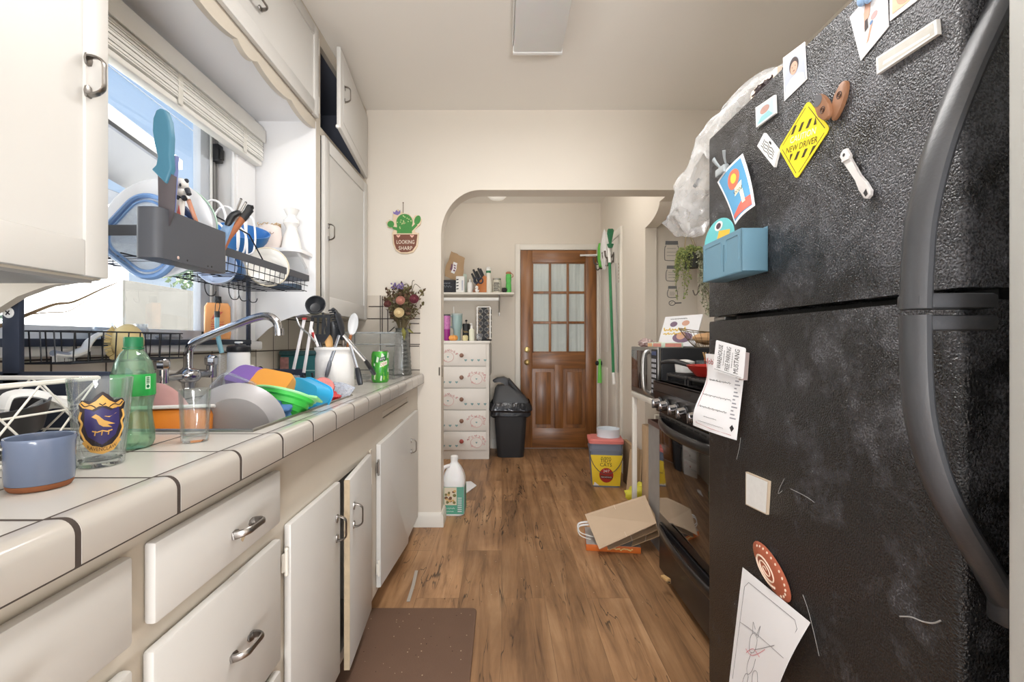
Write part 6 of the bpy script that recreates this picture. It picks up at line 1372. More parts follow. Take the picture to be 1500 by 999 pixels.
# small tumbler
q=V((-0.598,0.905,CT+0.0005)); k_=T('drinking_glass','small plain clear tumbler on the tiles before the sink','glass',q); m=MB(); m.lathe([(0,0),(0.0225,0),(0.0235,0.002),(0.0275,0.101),(0.0268,0.102),(0.0260,0.101),(0.0220,0.018),(0.019,0.015),(0,0.0145)],q,40)
m.build('glass_body',CLEARG,k_); m=MB(); m.lathe([(0,0.0006),(0.0205,0.0006),(0.0218,0.0138),(0,0.0138)],q,32); m.build('glass_base',SOLIDG,k_)
# white wire basket
WB=mat('basket_white_wire',(236,232,224),0.4,var=0.06,scale=30)
k_=T('wire_basket','white lattice wire basket at the back of the near counter','basket',(-0.87,0.66,CT))
bx0,bx1,by0,by1,bz=-1.0,-0.752,0.44,0.865,1.032
m=MB()
for z,k in ((bz,0.0042),(bz-0.05,0.0018),(bz-0.095,0.0018),(CT+0.006,0.003)): m.tube([(bx0,by0,z),(bx1,by0,z),(bx1,by1,z),(bx0,by1,z)],k,6,0,True)
def lat(p0,p1,n_):
    p0=V(p0);p1=V(p1)
    for i in range(n_):
        a=p0.lerp(p1,i/n_);b_=p0.lerp(p1,(i+1)/n_); z0,z1=CT+0.006,bz
        for u,w_ in ((a,b_),(b_,a)): m.tube([V((u.x,u.y,z0)),V((w_.x,w_.y,z1))],0.0018,5)
lat((bx1,by0,0),(bx1,by1,0),4); lat((bx0,by1,0),(bx1,by1,0),2); lat((bx0,by0,0),(bx0,by1,0),4); lat((bx0,by0,0),(bx1,by0,0),2)
for i in range(5): x=bx0+0.03+i*(bx1-bx0-0.06)/4; m.tube([(x,by0,CT+0.006),(x,by1,CT+0.006)],0.0016,5)
m.build('frame',WB,k_)
k_=T('kitchen_tongs','white looped plastic tongs lying in the lattice basket','tongs',(-0.87,0.75,0.93))
m=MB(); m.tube(catmull([P(2,600,0.79),P(12,580,0.80),P(40,575,0.82),P(70,580,0.84),P(98,592,0.87)],6),0.010,8,0,False,(1.3,0.6)); m.tube(catmull([P(2,600,0.79),P(4,622,0.79),P(20,636,0.80),P(40,640,0.81)],5),0.010,8,0,False,(1.3,0.6)); m.tube(catmull([P(22,634,0.80),P(40,608,0.83),P(70,590,0.86),P(98,588,0.88)],5),0.011,8,0,False,(1.3,0.6))
m.build('loop',WHITEP,k_)
m=MB(); m.lathe([(0,0),(0.07,0),(0.105,0.03),(0.102,0.031),(0.068,0.004),(0,0.004)],V((-0.88,0.66,CT+0.02)),32,0,align((0.25,-0.2,1))); one(m,'blue_plate',mat('plate_cobalt',(52,84,150),0.3),'cobalt blue plate lying in the lattice basket','plate',V((-0.88,0.66,CT+0.02)))
m=MB(); m.lathe([(0,0),(0.09,0),(0.10,0.05),(0.096,0.05),(0.086,0.004),(0,0.004)],V((-0.885,0.77,CT+0.045)),32,0,align((0.1,-0.1,1))); one(m,'dark_bowl',mat('bowl_black',(52,50,52),0.4),'black bowl under the white tongs in the lattice basket','bowl',V((-0.885,0.77,CT+0.045)))
# ================================================================== FAR COUNTER
CRK=mat('crock_white',(232,231,228),0.25,var=0.03,scale=30,bump=0.25,bscale=70)
q=V((-0.634,1.765,CT+0.0005)); k_=T('utensil_crock','white embossed ceramic crock full of utensils at the far side of the sink','crock',q)
m=MB(); m.lathe([(0,0),(0.066,0),(0.070,0.006),(0.071,0.02),(0.071,0.13),(0.068,0.142),(0.066,0.15),(0.069,0.158),(0.074,0.164),(0.074,0.171),(0.068,0.173),(0.063,0.165),(0.062,0.15),(0.064,0.02),(0,0.012)],q,40); m.build('crock_body',CRK,k_)
top=q+V((0,0,0.16))
def stick(mb,px,py,Y,end,r=0.005,mi=0):
    mb.cyl(P(px,py,Y),end,r,r*0.9,8,mi)
inn=lambda dx,dy:q+V((dx,dy,0.03))
MBLK=mat('nylon_black',(40,42,46),0.35,var=0.1)
k_=T('ladle','black nylon ladle, tallest tool in the white crock','ladle',inn(-0.02,0))
m=MB(); c_=P(462,447,1.77); m.lathe([(0,-0.022),(0.02,-0.018),(0.033,-0.004),(0.036,0.010),(0.033,0.010),(0.029,-0.002),(0.018,-0.014),(0,-0.017)],c_,24,0,align((0.35,-0.75,0.45)),1,1.15); m.build('bowl',MBLK,k_)
m=MB(); m.cyl(P(473,457,1.78),inn(0.0,0.01),0.005,0.005,8); m.build('handle',MBLK,k_)
k_=T('slotted_turner','black slotted turner facing front in the white crock','spatula',inn(-0.01,-0.03))
Yt=1.72; O_=P(469.5,477,Yt); u_=V((1,0,0)); v_=V((0,0.12,1)).normalized(); n_=V((0,-1,0.12)).normalized()
m=MB(); W_,H_=0.036,0.048
m.prism([(-W_,0.040),(W_,0.044),(W_*0.98,-0.03),(W_*0.55,-H_-0.005),(-W_*0.5,-H_-0.005),(-W_*0.9,-0.03),(-W_*0.90,-0.02),(-W_*0.66,-0.022),(-W_*0.70,0.026),(-W_*0.36,0.027),(-W_*0.33,-0.026),(-W_*0.14,-0.027),(-W_*0.14,0.028),(W_*0.18,0.029),(W_*0.18,-0.027),(W_*0.38,-0.026),(W_*0.40,0.030),(W_*0.70,0.030),(W_*0.66,-0.02),(-W_*0.80,-0.036),(-W_*0.97,0.0)],O_,u_,v_,n_,0.003) if False else None
for x0,x1 in ((-1,-0.68),(-0.36,-0.14),(0.16,0.38),(0.68,1)): m.prism([(x0*W_,-0.030),(x1*W_,-0.030),(x1*W_,0.032),(x0*W_,0.032)],O_,u_,v_,n_,0.003)
m.prism([(-W_,0.032),(W_,0.032),(W_,0.044),(-W_,0.040)],O_,u_,v_,n_,0.003); m.prism([(-W_,-0.030),(-W_*0.5,-0.056),(-W_*0.15,-0.066),(W_*0.15,-0.066),(W_*0.55,-0.056),(W_,-0.030)],O_,u_,v_,n_,0.003)
m.build('blade',MBLK,k_)
m=MB(); m.cyl(O_+v_*(-0.06),inn(0.0,-0.03),0.0055,0.005,8); m.build('handle',MBLK,k_)
def spoon(nm,label,c_,dirn,rx,ry,end,matl,hm=None):
    t=T(nm,label,'spoon',end); M_=align(dirn); ax_=(end-c_).normalized()
    z=V(dirn).normalized(); y=(ax_-z*ax_.dot(z)).normalized(); x=y.cross(z); M_=Matrix((x,y,z)).transposed()
    mb=MB(); mb.lathe([(0,-0.010),(0.6,-0.007),(1.0,0.002),(0.96,0.004),(0.55,-0.004),(0,-0.007)],c_,24,0,M_@Matrix.Diagonal((1,1,1)).to_3x3(),rx,ry) ; mb.build('bowl',matl,t)
    mb=MB(); mb.tube([c_+y*ry*0.85,end],[0.006,0.005],8); mb.build('handle',hm or matl,t); return t
spoon('serving_spoon','black solid spoon behind the slotted turner',P(490,486,1.75),(0.2,-1,0.2),0.024,0.046,inn(0.015,0.0),MBLK)
spoon('serving_spoon','light grey spoon leaning right out of the crock',P(517,474,1.76),(0.5,-0.8,0.3),0.019,0.046,inn(0.0,0.02),mat('grey_silicone',(190,192,194),0.4),WOODM)
spoon('wooden_spoon','pale wooden spatula head low in the front of the crock',P(482,500,1.725),(0.2,-1,0.1),0.014,0.03,inn(0.01,-0.03),WOODL)
k_=T('silicone_brush','black ridged silicone brush head leaning in the crock','brush',inn(0.02,0.0))
m=MB(); a=P(487,452,1.74);b_=P(503,497,1.74)
m.tube(catmull([a,P(493,458,1.74),P(499,475,1.74),b_],5),[0.013]*6+[0.020]*6+[0.015]*4,10,0,False,(0.6,1)); 
for i in range(9): t=i/8; c2=P(486+10*t,454+26*t,1.728); m.tube([c2+V((-0.012,0,0)),c2+V((0.012,0,0.004))],0.003,6)
m.build('head',MBLK,k_)
m=MB(); m.cyl(b_,inn(0.02,0.02),0.006,0.006,8); m.build('handle',STEEL,k_)
SILV=mat('polished_tong',(206,206,208),0.2,0.9,var=0.05)
def tongs(nm,label,pa,pb,pc,Y0,Y1,gripm):
    t=T(nm,label,'tongs',P(*pc,Y1))
    mb=MB(); mb.tube([P(*pa,Y0),P(*pb,(Y0+Y1)/2)],[0.006,0.007],8,0,False,(1,0.5)); mb.build('arm',SILV,t)
    mb=MB(); mb.tube(catmull([P(*pb,(Y0+Y1)/2),P((pb[0]*0.5+pc[0]*0.5),(pb[1]*0.5+pc[1]*0.5),Y1),P(*pc,Y1)],4),[0.008,0.010,0.011,0.011,0.011,0.011,0.0105,0.0095,0.008],8,0,False,(1,0.6)); mb.build('grip',gripm,t)
    return t
tongs('kitchen_tongs','steel tong arm with grey ribbed grip hanging over the crock front',(497,490),(484,528),(478,551),1.71,1.675,mat('grip_grey',(104,108,116),0.5,var=0.1))
tongs('kitchen_tongs','steel tong arm with long black grip reaching toward the soda can',(503,490),(535,527),(549,548),1.72,1.80,MBLK)
tongs('kitchen_tongs','thin steel tong arm hanging down right of the crock',(511,497),(523,538),(528,563),1.735,1.72,MBLK)
# white folding frame tool left of the crock
k_=T('folding_rack','white folding pincer tool with red trim standing left of the crock','tool',P(440,545,1.70))
for a,b_ in (((446,466),(430,540)),((457,470),(445,545)),((455,478),(466,507))):
    m=MB(); m.tube([P(*a,1.70),P(*b_,1.68)],0.006,8,0,False,(1,0.6)); m.build('leg',mat('pincer_white',(226,222,222),0.3,0.2),k_)
m=MB(); m.tube(catmull([P(434,464,1.70),P(444,461,1.70),P(456,463,1.70)],4),0.004,8); m.tube(catmull([P(434,464,1.70),P(440,478,1.69),P(452,488,1.68),P(462,500,1.67)],4),0.003,8); m.build('hoop',STEEL,k_)
m=MB(); m.obox(P(446,466,1.695),(0.016,0.010,0.008),None,0,0.002); m.build('red_trim',REDINK,k_)
m=MB(); m.tube([P(458,486,1.69),P(462,500,1.69)],0.005,8); m.build('red_trim',REDINK,k_)
m=MB(); m.tube(catmull([P(367,556,1.95),P(372,545,1.95),P(380,537,1.95),P(385,540,1.95),P(390,556,1.95)],4),0.0035,6); one(m,'wire_stand',BLACKW,'small bent black wire stand behind the sink heap','stand',P(380,556,1.95))
m=MB(); m.tube(catmull([P(443,548,1.655),P(447,566,1.65),P(455,570,1.645),P(458,555,1.65),P(457,545,1.65)],4),0.004,6); one(m,'wire_hook',BLACKW,'black bent wire hook at the left foot of the utensil crock','hook',P(450,570,1.65))
# tea tin
q=V((-0.955,2.24,CT+0.0005)); k_=T('tea_tin','teal tin with a pink floral lid against the left backsplash','tin',q)
m=MB(); m.box(-1.045,-0.845,2.19,2.29,CT+0.001,CT+0.13,0,0.006); m.box(-1.0448,-1.005,2.1885,2.19,CT+0.02,CT+0.12,1); m.box(-0.98,-0.86,2.1885,2.19,CT+0.055,CT+0.06,2); m.box(-0.98,-0.86,2.1885,2.19,CT+0.02,CT+0.024,2); m.build('box_body',[mat('tin_teal',(44,108,112),0.4,var=0.1),mat('tin_floral',(176,128,124),0.5,var=0.6,scale=50),mat('tin_line',(150,190,186),0.5)],k_)
m=MB(); m.box(-1.05,-0.84,2.185,2.295,CT+0.13,CT+0.15,0,0.005); m.build('lid',mat('tin_lid',(60,96,100),0.4,var=0.4,scale=50),k_)
# clear acrylic bin
ACR=clear_mat('acrylic',(251,252,252),0.02,0.2,body=0.03,bodycol=(226,230,232),rough=0.04)
x0,x1,y0,y1,z1=-0.80,-0.545,2.36,2.54,1.145; k_=T('acrylic_bin','clear acrylic bin standing behind the soda can','bin',((x0+x1)/2,(y0+y1)/2,CT))
m=MB(); t_=0.004; z0=CT+0.001
m.box(x0,x1,y0,y0+t_,z0,z1);m.box(x0,x1,y1-t_,y1,z0,z1);m.box(x0,x0+t_,y0+t_,y1-t_,z0,z1);m.box(x1-t_,x1,y0+t_,y1-t_,z0,z1);m.box(x0+t_,x1-t_,y0+t_,y1-t_,z0,z0+t_); m.build('walls',ACR,k_)
m=MB(); m.tube([(x0,y0,z1),(x1,y0,z1),(x1,y1,z1),(x0,y1,z1)],0.003,6,0,True); m.tube([(x0,y0,z1-0.06),(x1,y0,z1-0.06)],0.0025,6); m.build('rim',clear_mat('acrylic_edge',(240,243,244),0.08,0.2,body=0.25,bodycol=(226,230,232)),k_)
# soda can
q=P(557,557.5,2.215); q.z=CT+0.0005; CANR,CANH=0.0405,0.148
k_=T('soda_can','bright green and white soda can near the far end of the counter','can',q)
m=MB(); m.lathe([(0.030,0.004),(0.030,0),(0.034,0.0),(CANR,0.012),(CANR,CANH-0.014),(CANR-0.006,CANH-0.002)],q,32)
cf=lambda off:(lambda x,z:q+V(((CANR+off)*math.cos(-PI/2+0.22+x/CANR),(CANR+off)*math.sin(-PI/2+0.22+x/CANR),z)))
m.build('can_body',mat('can_green',(84,176,70),0.3,0.3,var=0.25,scale=30),k_)
m=MB(); random.seed(3)
for i in range(30):
    x=random.uniform(-0.055,0.055); z=random.uniform(0.01,0.12); h=random.uniform(0.012,0.04); w_=random.uniform(0.003,0.007); m.decal([(x-w_,z),(x+w_*0.4,z-0.004),(x+w_,z+h*0.8),(x-w_*0.2,z+h)],cf(0.0002+0.00004*i),i%4,0.01)
f=cf(0.0016); m.decal([(-0.004,0.098),(0.028,0.108),(0.026,0.126),(-0.002,0.116)],f,5,0.01); m.decal([(0.0,0.072),(0.036,0.086),(0.036,0.106),(0.002,0.094)],f,0,0.01); f2=cf(0.002)
m.text('MTN',lambda x,z:f2(x,z+0.3*x),0.022,0.011,4,(0.012,0.108)); m.text('DEW',lambda x,z:f2(x,z+0.3*x),0.030,0.014,6,(0.018,0.084))
m.build('print',[mat('can_white',(226,238,220),0.35),mat('can_lime',(168,212,90),0.35),mat('can_dark',(24,92,62),0.35),mat('can_mid',(48,140,70),0.35),WHITEP,mat('can_deep',(22,64,52),0.4),mat('can_red',(196,40,44),0.4)],k_)
m=MB(); m.lathe([(CANR-0.006,CANH-0.002),(CANR-0.0055,CANH),(CANR-0.0085,CANH),(CANR-0.010,CANH-0.004),(0,CANH-0.004)],q,32); m.obox(q+V((0,-0.008,CANH-0.002)),(0.014,0.022,0.0015),None,0,0.0005); m.build('top',STEEL,k_)
# vase and dried bouquet
q=P(589,549,2.665); q.z=CT+0.0005
VAS=clear_mat('grey_glass_vase',(206,210,208),0.10,0.4,body=0.20,bodycol=(160,162,158),rough=0.08)
k_=T('glass_vase','tall ribbed grey glass vase at the far end of the counter','vase',q)
m=MB(); pr=[(0,0),(0.050,0),(0.056,0.01)]
z=0.012
while z<0.26: pr.append((0.056-0.020*(z/0.26)+0.0018*math.sin(z*260),z)); z+=0.006
pr+=[(0.039,0.27),(0.036,0.27),(0.034,0.255),(0.050,0.02),(0,0.018)]
m.lathe(pr,q,28); m.build('vase_body',VAS,k_)
m=MB(); m.lathe([(0,0.019),(0.0475,0.02),(0.046,0.045),(0,0.045)],q,24); m.build('water',mat('murky_water',(112,82,50),0.3,var=0.2,scale=20),k_)
k_=T('dried_bouquet','bouquet of dried roses and brown stems in the grey glass vase','flowers',q+V((0,0,0.05)))
random.seed(11); ends=[]
m=MB(); c0=q+V((0,0,0.05))
for i in range(46):
    a=random.uniform(0,2*PI); r=random.uniform(0.01,0.10)*(1 if i%3 else 1.12); h=0.50-0.9*r*random.uniform(0.0,1.0)
    e=q+V((r*math.cos(a)*1.05,r*math.sin(a)*0.62,h)); e.y=min(e.y,YA-0.015)
    mid=q+V((0.020*math.cos(a),0.020*math.sin(a),0.27)); ends.append((e,mid))
    m.tube(catmull([c0+V((random.uniform(-.02,.02),random.uniform(-.02,.02),0)),mid,e],4),0.0017,5)
m.build('stems',mat('stem_brown',(104,92,66),0.8,var=0.2,scale=30),k_)
m=MB()
def leaf(mb,p,d,l,w_,mi=0):
    d=V(d).normalized(); s=d.orthogonal().normalized(); s=Matrix.Rotation(random.uniform(0,6.28),3,d)@s; n=d.cross(s)
    mb.raw([p,p+d*l*0.4+s*w_+n*w_*0.3,p+d*l,p+d*l*0.4-s*w_+n*w_*0.3,p+d*l*0.45-n*w_*0.3],[(0,1,4),(1,2,4),(2,3,4),(3,0,4)],mi)
for e,mid in ends:
    for _ in range(17):
        p=mid.lerp(e,random.uniform(0.25,1.08)); p=p+V((random.uniform(-.012,.012),random.uniform(-.010,.008),random.uniform(-.01,.01))); p.y=min(p.y,YA-0.02); leaf(m,p,(random.uniform(-1,1),random.uniform(-1,0.1),random.uniform(-0.4,1)),random.uniform(0.014,0.034),random.uniform(0.005,0.010),random.choice((0,0,1,2)))
for e,mid in ends[::3]:
    for _ in range(5): m.sph(V((e.x,min(e.y,YA-0.02),e.z))+V((random.uniform(-.008,.008),random.uniform(-.008,.004),random.uniform(-.008,.008))),0.0042,6,1)
o_=m.build('foliage',[mat('leaf_olive',(112,104,70),0.8,var=0.2),mat('leaf_brown',(92,72,54),0.8,var=0.2),mat('leaf_dusky',(120,92,74),0.8,var=0.2)],k_)
def rose(px,py,r,matl,Y=2.60):
    c_=P(px,py,Y); mb=MB(); d=V((0.1,-1,0.25)).normalized(); M_=align(d)
    for ring,(n_,rr,hh) in enumerate(((5,1.0,0.0),(5,0.72,0.35),(4,0.45,0.6))):
        for i in range(n_):
            a=2*PI*i/n_+ring*0.6
            pt=lambda s,t,a=a,rr=rr,hh=hh:c_+M_@(V((math.cos(a+(s-0.5)*1.5),math.sin(a+(s-0.5)*1.5),0))*r*rr*(0.35+0.65*math.sin(PI/2*t))+V((0,0,r*(hh+0.55*t-0.5*t*t*(1-rr)))))
            mb.sheet(pt,4,4,0.0012)
    mb.sph(c_+d*r*0.5,r*0.42,10); o=mb.build('rose_head',matl,k_); return o
rose(587,440,0.025,mat('rose_dusty_pink',(184,128,112),0.7,var=0.12,scale=40))['label']='dusty pink rose head'
rose(607,438,0.026,mat('rose_crimson',(112,52,62),0.7,var=0.15,scale=40))['label']='crimson rose head'
rose(585,458,0.028,mat('rose_cream',(216,194,150),0.7,var=0.1,scale=40),2.585)['label']='cream rose head'
rose(568,445,0.020,mat('rose_maroon',(98,56,52),0.7,var=0.15,scale=40))['label']='maroon rose head'
m=MB()
for i in range(26): m.sph(P(582+random.uniform(-9,9),418+random.uniform(-4,4),2.62),0.0055,6)
m.build('purple_sprig',mat('sprig_purple',(120,104,150),0.8,var=0.2),k_)['label']='faded purple sprig'
m=MB(); leaf(m,P(592,480,2.59),(0.05,-0.1,-1),0.07,0.014); leaf(m,P(590,478,2.585),(0.2,-0.1,-1),0.06,0.012); leaf(m,P(596,480,2.6),(0.6,-0.1,-0.4),0.05,0.01); m.build('hanging_leaf',mat('leaf_yellowgreen',(132,128,66),0.7,var=0.2),k_)
m=MB(); m.tube(catmull([P(604,425,2.66),P(608,415,2.66),P(616,421,2.66)],4),0.0016,5); m.tube(catmull([P(603,432,2.66),P(604,412,2.66),P(607,410,2.66)],4),0.0018,5); m.build('tendril',mat('stem_dark',(84,76,64),0.8),k_)
# ================================================================== NEAR FLOOR AND ARCH WALL
MATB=mat('rubber_mat_brown',(112,86,70),0.75,var=0.08,scale=12,bump=0.3,bscale=400)
m=MB(); m.prism([(p[0],p[1]) for p in rrect(0.46,0.82,0.02,4)],(-0.332,1.488,0.0005),(1,0,0),(0,1,0),(0,0,1),0.011,0,0.004); one(m,'kitchen_mat',MATB,'brown rubber kitchen mat on the wood floor below the sink cabinet','mat',(-0.332,1.488,0))
random.seed(5)
m=MB()
for i in range(90):
    x,y=(random.uniform(-0.52,-0.12),random.uniform(1.12,1.86)); m.sph((x,y,0.0125),(random.uniform(.0010,.0028),random.uniform(.0010,.0028),.001),5,random.choice((0,0,1)))
for i in range(60):
    x,y=(random.uniform(-0.42,0.62),random.uniform(1.95,2.9)); m.sph((x,y,0.001),(random.uniform(.001,.003),random.uniform(.001,.003),.001),5,random.choice((0,0,1)))
one(m,'crumbs',[mat('crumb_pale',(196,176,148),0.8),mat('crumb_dark',(66,48,38),0.8)],'scattered crumbs on the brown mat and wood floor','crumbs',(-0.3,1.5,0.0),kind='stuff')
m=MB(); a=PZ(610,835,0.003);b_=PZ(598,880,0.003); m.tube([a,(a+b_)/2+V((0.003,0,0)),b_],0.006,6,0,False,(0.3,1.4),up=(0,0,1)); one(m,'plastic_strip',mat('strip_grey',(176,168,158),0.6),'pale grey plastic strip on the floor beyond the brown mat','strip',b_)
# cactus sign
def wl(x,y,off=0.0): return P(x,y,YA-off)
q=wl(594,340,0)
k_=T('cactus_sign','wooden wall sign of a potted cactus reading LOOKING SHARP','sign',q)
SGN=mat('sign_pale_wood',(222,200,170),0.6,var=0.05,scale=20); SGT=mat('sign_terracotta',(118,72,56),0.6,var=0.06); SGG=mat('sign_green',(70,138,68),0.6,var=0.12,scale=60); SGD=mat('sign_dot',(196,214,150),0.6); SGP=mat('sign_purple',(128,112,170),0.6); SGK=mat('sign_pink',(228,178,160),0.6)
m=MB(); outl=[(575,341),(577,336),(583,336),(581,334),(569,333),(566,325),(571,321),(577,325),(576,313),(583,306),(592,313),(599,313),(606,320),(608,315),(614,315),(618,321),(616,329),(608,335),(608,340),(614,341),(612,360),(606,369),(598,371),(588,371),(580,366),(576,356)]
m.prism([((x-594)*YA/F,(340-y)*YA/F) for x,y in outl],q+V((0,-0.0006,0)),(1,0,0),(0,0,1),(0,-1,0),0.009,0,0.002); m.build('board',SGN,k_)
fs=lambda d:(lambda x,y:q+V(((x-594)*YA/F,-0.0100-d,(340-y)*YA/F)))
m=MB(); m.decal([(577,343),(612,343),(610,359),(604,367),(597,369),(588,369),(581,364),(578,356)],fs(0),0); m.decal(ell(593,325,12,12,24)[:],lambda x,y:fs(0)(x,min(y,341.5)),1); m.decal([(582,341.5),(604,341.5),(604,328),(582,328)],fs(0.0002),1); m.decal(ell(573,328,5,5,16),fs(0),1); m.decal(ell(612,322,4.5,7,16,20),fs(0),1); m.decal([(574,331),(583,333),(583,338),(576,335)],fs(0.0001),1); m.decal([(604,332),(610,326),(612,330),(604,338)],fs(0.0001),1)
random.seed(2)
for i in range(22):
    a=random.uniform(0,6.28);r=random.uniform(0,10.5); m.decal(ell(593+r*math.cos(a),326+r*math.sin(a),0.9,0.9,6),fs(0.0006),2)
m.decal([(577,313),(576,309),(579,311),(581,307),(584,310),(587,307),(587,312),(583,315)],fs(0),3)
for cx_ in (584,604): m.decal([(cx_,348),(cx_-3,345),(cx_-2.5,343.6),(cx_,344.4),(cx_+2.5,343.6),(cx_+3,345)],fs(0.0006),4)
m.text('LOOKING',lambda x,y:fs(0.0008)(594.5+x,354-y),26,5.6,5); m.text('SHARP',lambda x,y:fs(0.0008)(594.5+x,363-y),20,5.6,5)
m.build('painting',[SGT,SGG,SGD,SGP,SGK,mat('sign_letter',(238,226,208),0.6)],k_)
m=MB(); m.tube([wl(590.5,297,0.004),wl(590.5,313,0.005)],0.0018,6); m.sph(wl(590.5,296,0.004),0.004,8); m.build('hanging_cord',mat('cord_brown',(108,92,78),0.7),k_)
# door-strike plate on the jamb
m=MB(); q=P(643,543,2.80); m.box(-0.3615,-0.3600,2.80,2.825,0.885,0.955,0,0); m.tube([wl(643.5,537,0.001),wl(643.5,549,0.001)],0.004,4); struct(m,'trim_4',mat('strike_plate',(120,112,102),0.4,0.6))

# ================================================================== FAR ROOM: BACK DOOR
d=T('door_1',None,None,(0.58,YB,0),kind='structure')
X0,X1=0.193,0.968; YD=YB-0.03; ZT=2.03
st_=0.105; railz=[(0.012,0.21),(0.905,0.975) if False else (0.86,0.985),(1.90,ZT)]
gx0,gx1=X0+0.118,X1-0.112; gz0,gz1=0.985,1.905
m=MB(); m.box(X0,gx0,YD,YB-0.001,0.012,ZT,0,0.003); m.box(gx1,X1,YD,YB-0.001,0.012,ZT,0,0.003); m.box(gx0+0.235 if False else (gx0+gx1)/2-0.045,(gx0+gx1)/2+0.045,YD,YB-0.001,0.21,0.86,0,0.003); m.build('stile',DOORW,d)
m=MB()
for z0,z1 in ((0.012,0.215),(0.82,gz0),(gz1,ZT)): m.box(gx0,gx1,YD+0.0008,YB-0.001,z0,z1,0,0.002)
m.build('rail',DOORH,d)
m=MB(); mw_=0.026
for i in (1,2):
    x=gx0+(gx1-gx0)*i/3; m.box(x-mw_/2,x+mw_/2,YD+0.004,YB-0.012,gz0,gz1,0,0.005)
    z=gz0+(gz1-gz0)*i/3; m.box(gx0,gx1,YD+0.005,YB-0.012,z-mw_/2,z+mw_/2,0,0.005)
m.box(gx0,gx0+0.012,YD+0.004,YB-0.012,gz0,gz1,0,0.003);m.box(gx1-0.012,gx1,YD+0.004,YB-0.012,gz0,gz1,0,0.003);m.box(gx0,gx1,YD+0.004,YB-0.012,gz0,gz0+0.012,0,0.003);m.box(gx0,gx1,YD+0.004,YB-0.012,gz1-0.012,gz1,0,0.003)
m.build('muntin',DOORW,d)
for s in (0,1):
    xa=gx0 if s==0 else (gx0+gx1)/2+0.045; xb=(gx0+gx1)/2-0.045 if s==0 else gx1
    m=MB(); m.box(xa,xb,YD+0.016,YB-0.005,0.215,0.82); m.box(xa+0.035,xb-0.035,YD+0.006,YD+0.02,0.25,0.785,0,0.009); m.build('raised_panel',DOORW,d)
PANEG=clear_mat('door_pane_glass',(248,250,250),0.03,rough=0.02)
for i in range(3):
    for j in range(3):
        xa=gx0+(gx1-gx0)*i/3;xb=gx0+(gx1-gx0)*(i+1)/3;za=gz0+(gz1-gz0)*j/3;zb=gz0+(gz1-gz0)*(j+1)/3
        m=MB(); m.box(xa+0.008,xb-0.008,YB-0.022,YB-0.019,za+0.008,zb-0.008); m.build('pane',PANEG,d)
BRASS=mat('brass',(206,182,124),0.3,0.8,var=0.1)
for z in (1.015,0.885):
    m=MB(); q=V((X0+0.065,YD,z)); m.lathe([(0,0.012 if z>0.95 else 0.03),(0.012,0.012 if z>0.95 else 0.03),(0.026,0.008),(0.030,0.0)],q,20,0,align((0,-1,0)))
    if z<0.95: m.sph(q+V((0,-0.045,0)),(0.027,0.022,0.027),16)
    m.build('deadbolt' if z>0.95 else 'door_knob',BRASS,d)
m=MB(); m.box(X1-0.11,X1+0.0,YD-0.006,YD,1.965,1.985,0,0.002); m.tube([(X1-0.17,YD-0.012,1.975),(X1+0.01,YD-0.02,1.978)],0.010,10); m.build('door_closer',WHITEP,d)
# sheer curtain behind the panes
m=MB(); cur=lambda s,t:V((gx0-0.01+(gx1-gx0+0.02)*s,YB-0.011+0.005*math.sin(38*s)+0.002*math.sin(91*s+2*t),gz0+0.005+(gz1-gz0-0.01)*t))
m.sheet(cur,90,6,0.001); cu_=m.build('door_curtain',mat('sheer_white',(236,238,236),0.8,var=0.03),d)
# casing
m=MB()
m.box(X0-0.055,X0-0.003,YB-0.022,YB,0,ZT+0.065,0,0.003); m.box(X1+0.003,X1+0.046,YB-0.022,YB,0,ZT+0.065,0,0.003); m.box(X0-0.003,X1+0.003,YB-0.022,YB,ZT+0.006,ZT+0.065,0,0.003); struct(m,'trim_5',TRIMW)
# white closet door on the right wall with hooks
d=T('door_2',None,None,(XBR,4.3,0),kind='structure')
m=MB(); m.box(XBR-0.018,XBR-0.0005,3.98,4.70,0.012,2.0,0,0.003)
for z0,z1 in ((0.15,0.85),(1.0,1.85)):
    for y0,y1 in ((4.05,4.30),(4.38,4.63)): m.box(XBR-0.0215,XBR-0.017,y0,y1,z0,z1,0,0.003)
m.build('leaf',mat('closet_door_paint',(226,222,214),0.45,var=0.03),d)
m=MB(); q=P(883,531,4.64); q.x=XBR-0.018; m.cyl(q,q+V((-0.012,0,0)),0.022,0.018,14); m.cyl(q,q+V((-0.03,0,0)),0.008,None,10); m.sph(q+V((-0.045,0,0)),(0.02,0.024,0.024),14); m.build('door_knob',BLACKP,d)
m=MB(); m.box(XBR-0.022,XBR,3.90,3.975,0,2.005,0,0.003); m.box(XBR-0.022,XBR,4.705,4.742,0,2.005,0,0.003); m.box(XBR-0.022,XBR,3.90,4.742,2.0055,2.07,0,0.003); struct(m,'trim_6',TRIMW)
def onr(x,y,off=0.0): return PX(x,y,XBR-off)
HK=mat('hook_iron',(92,84,78),0.4,0.7)
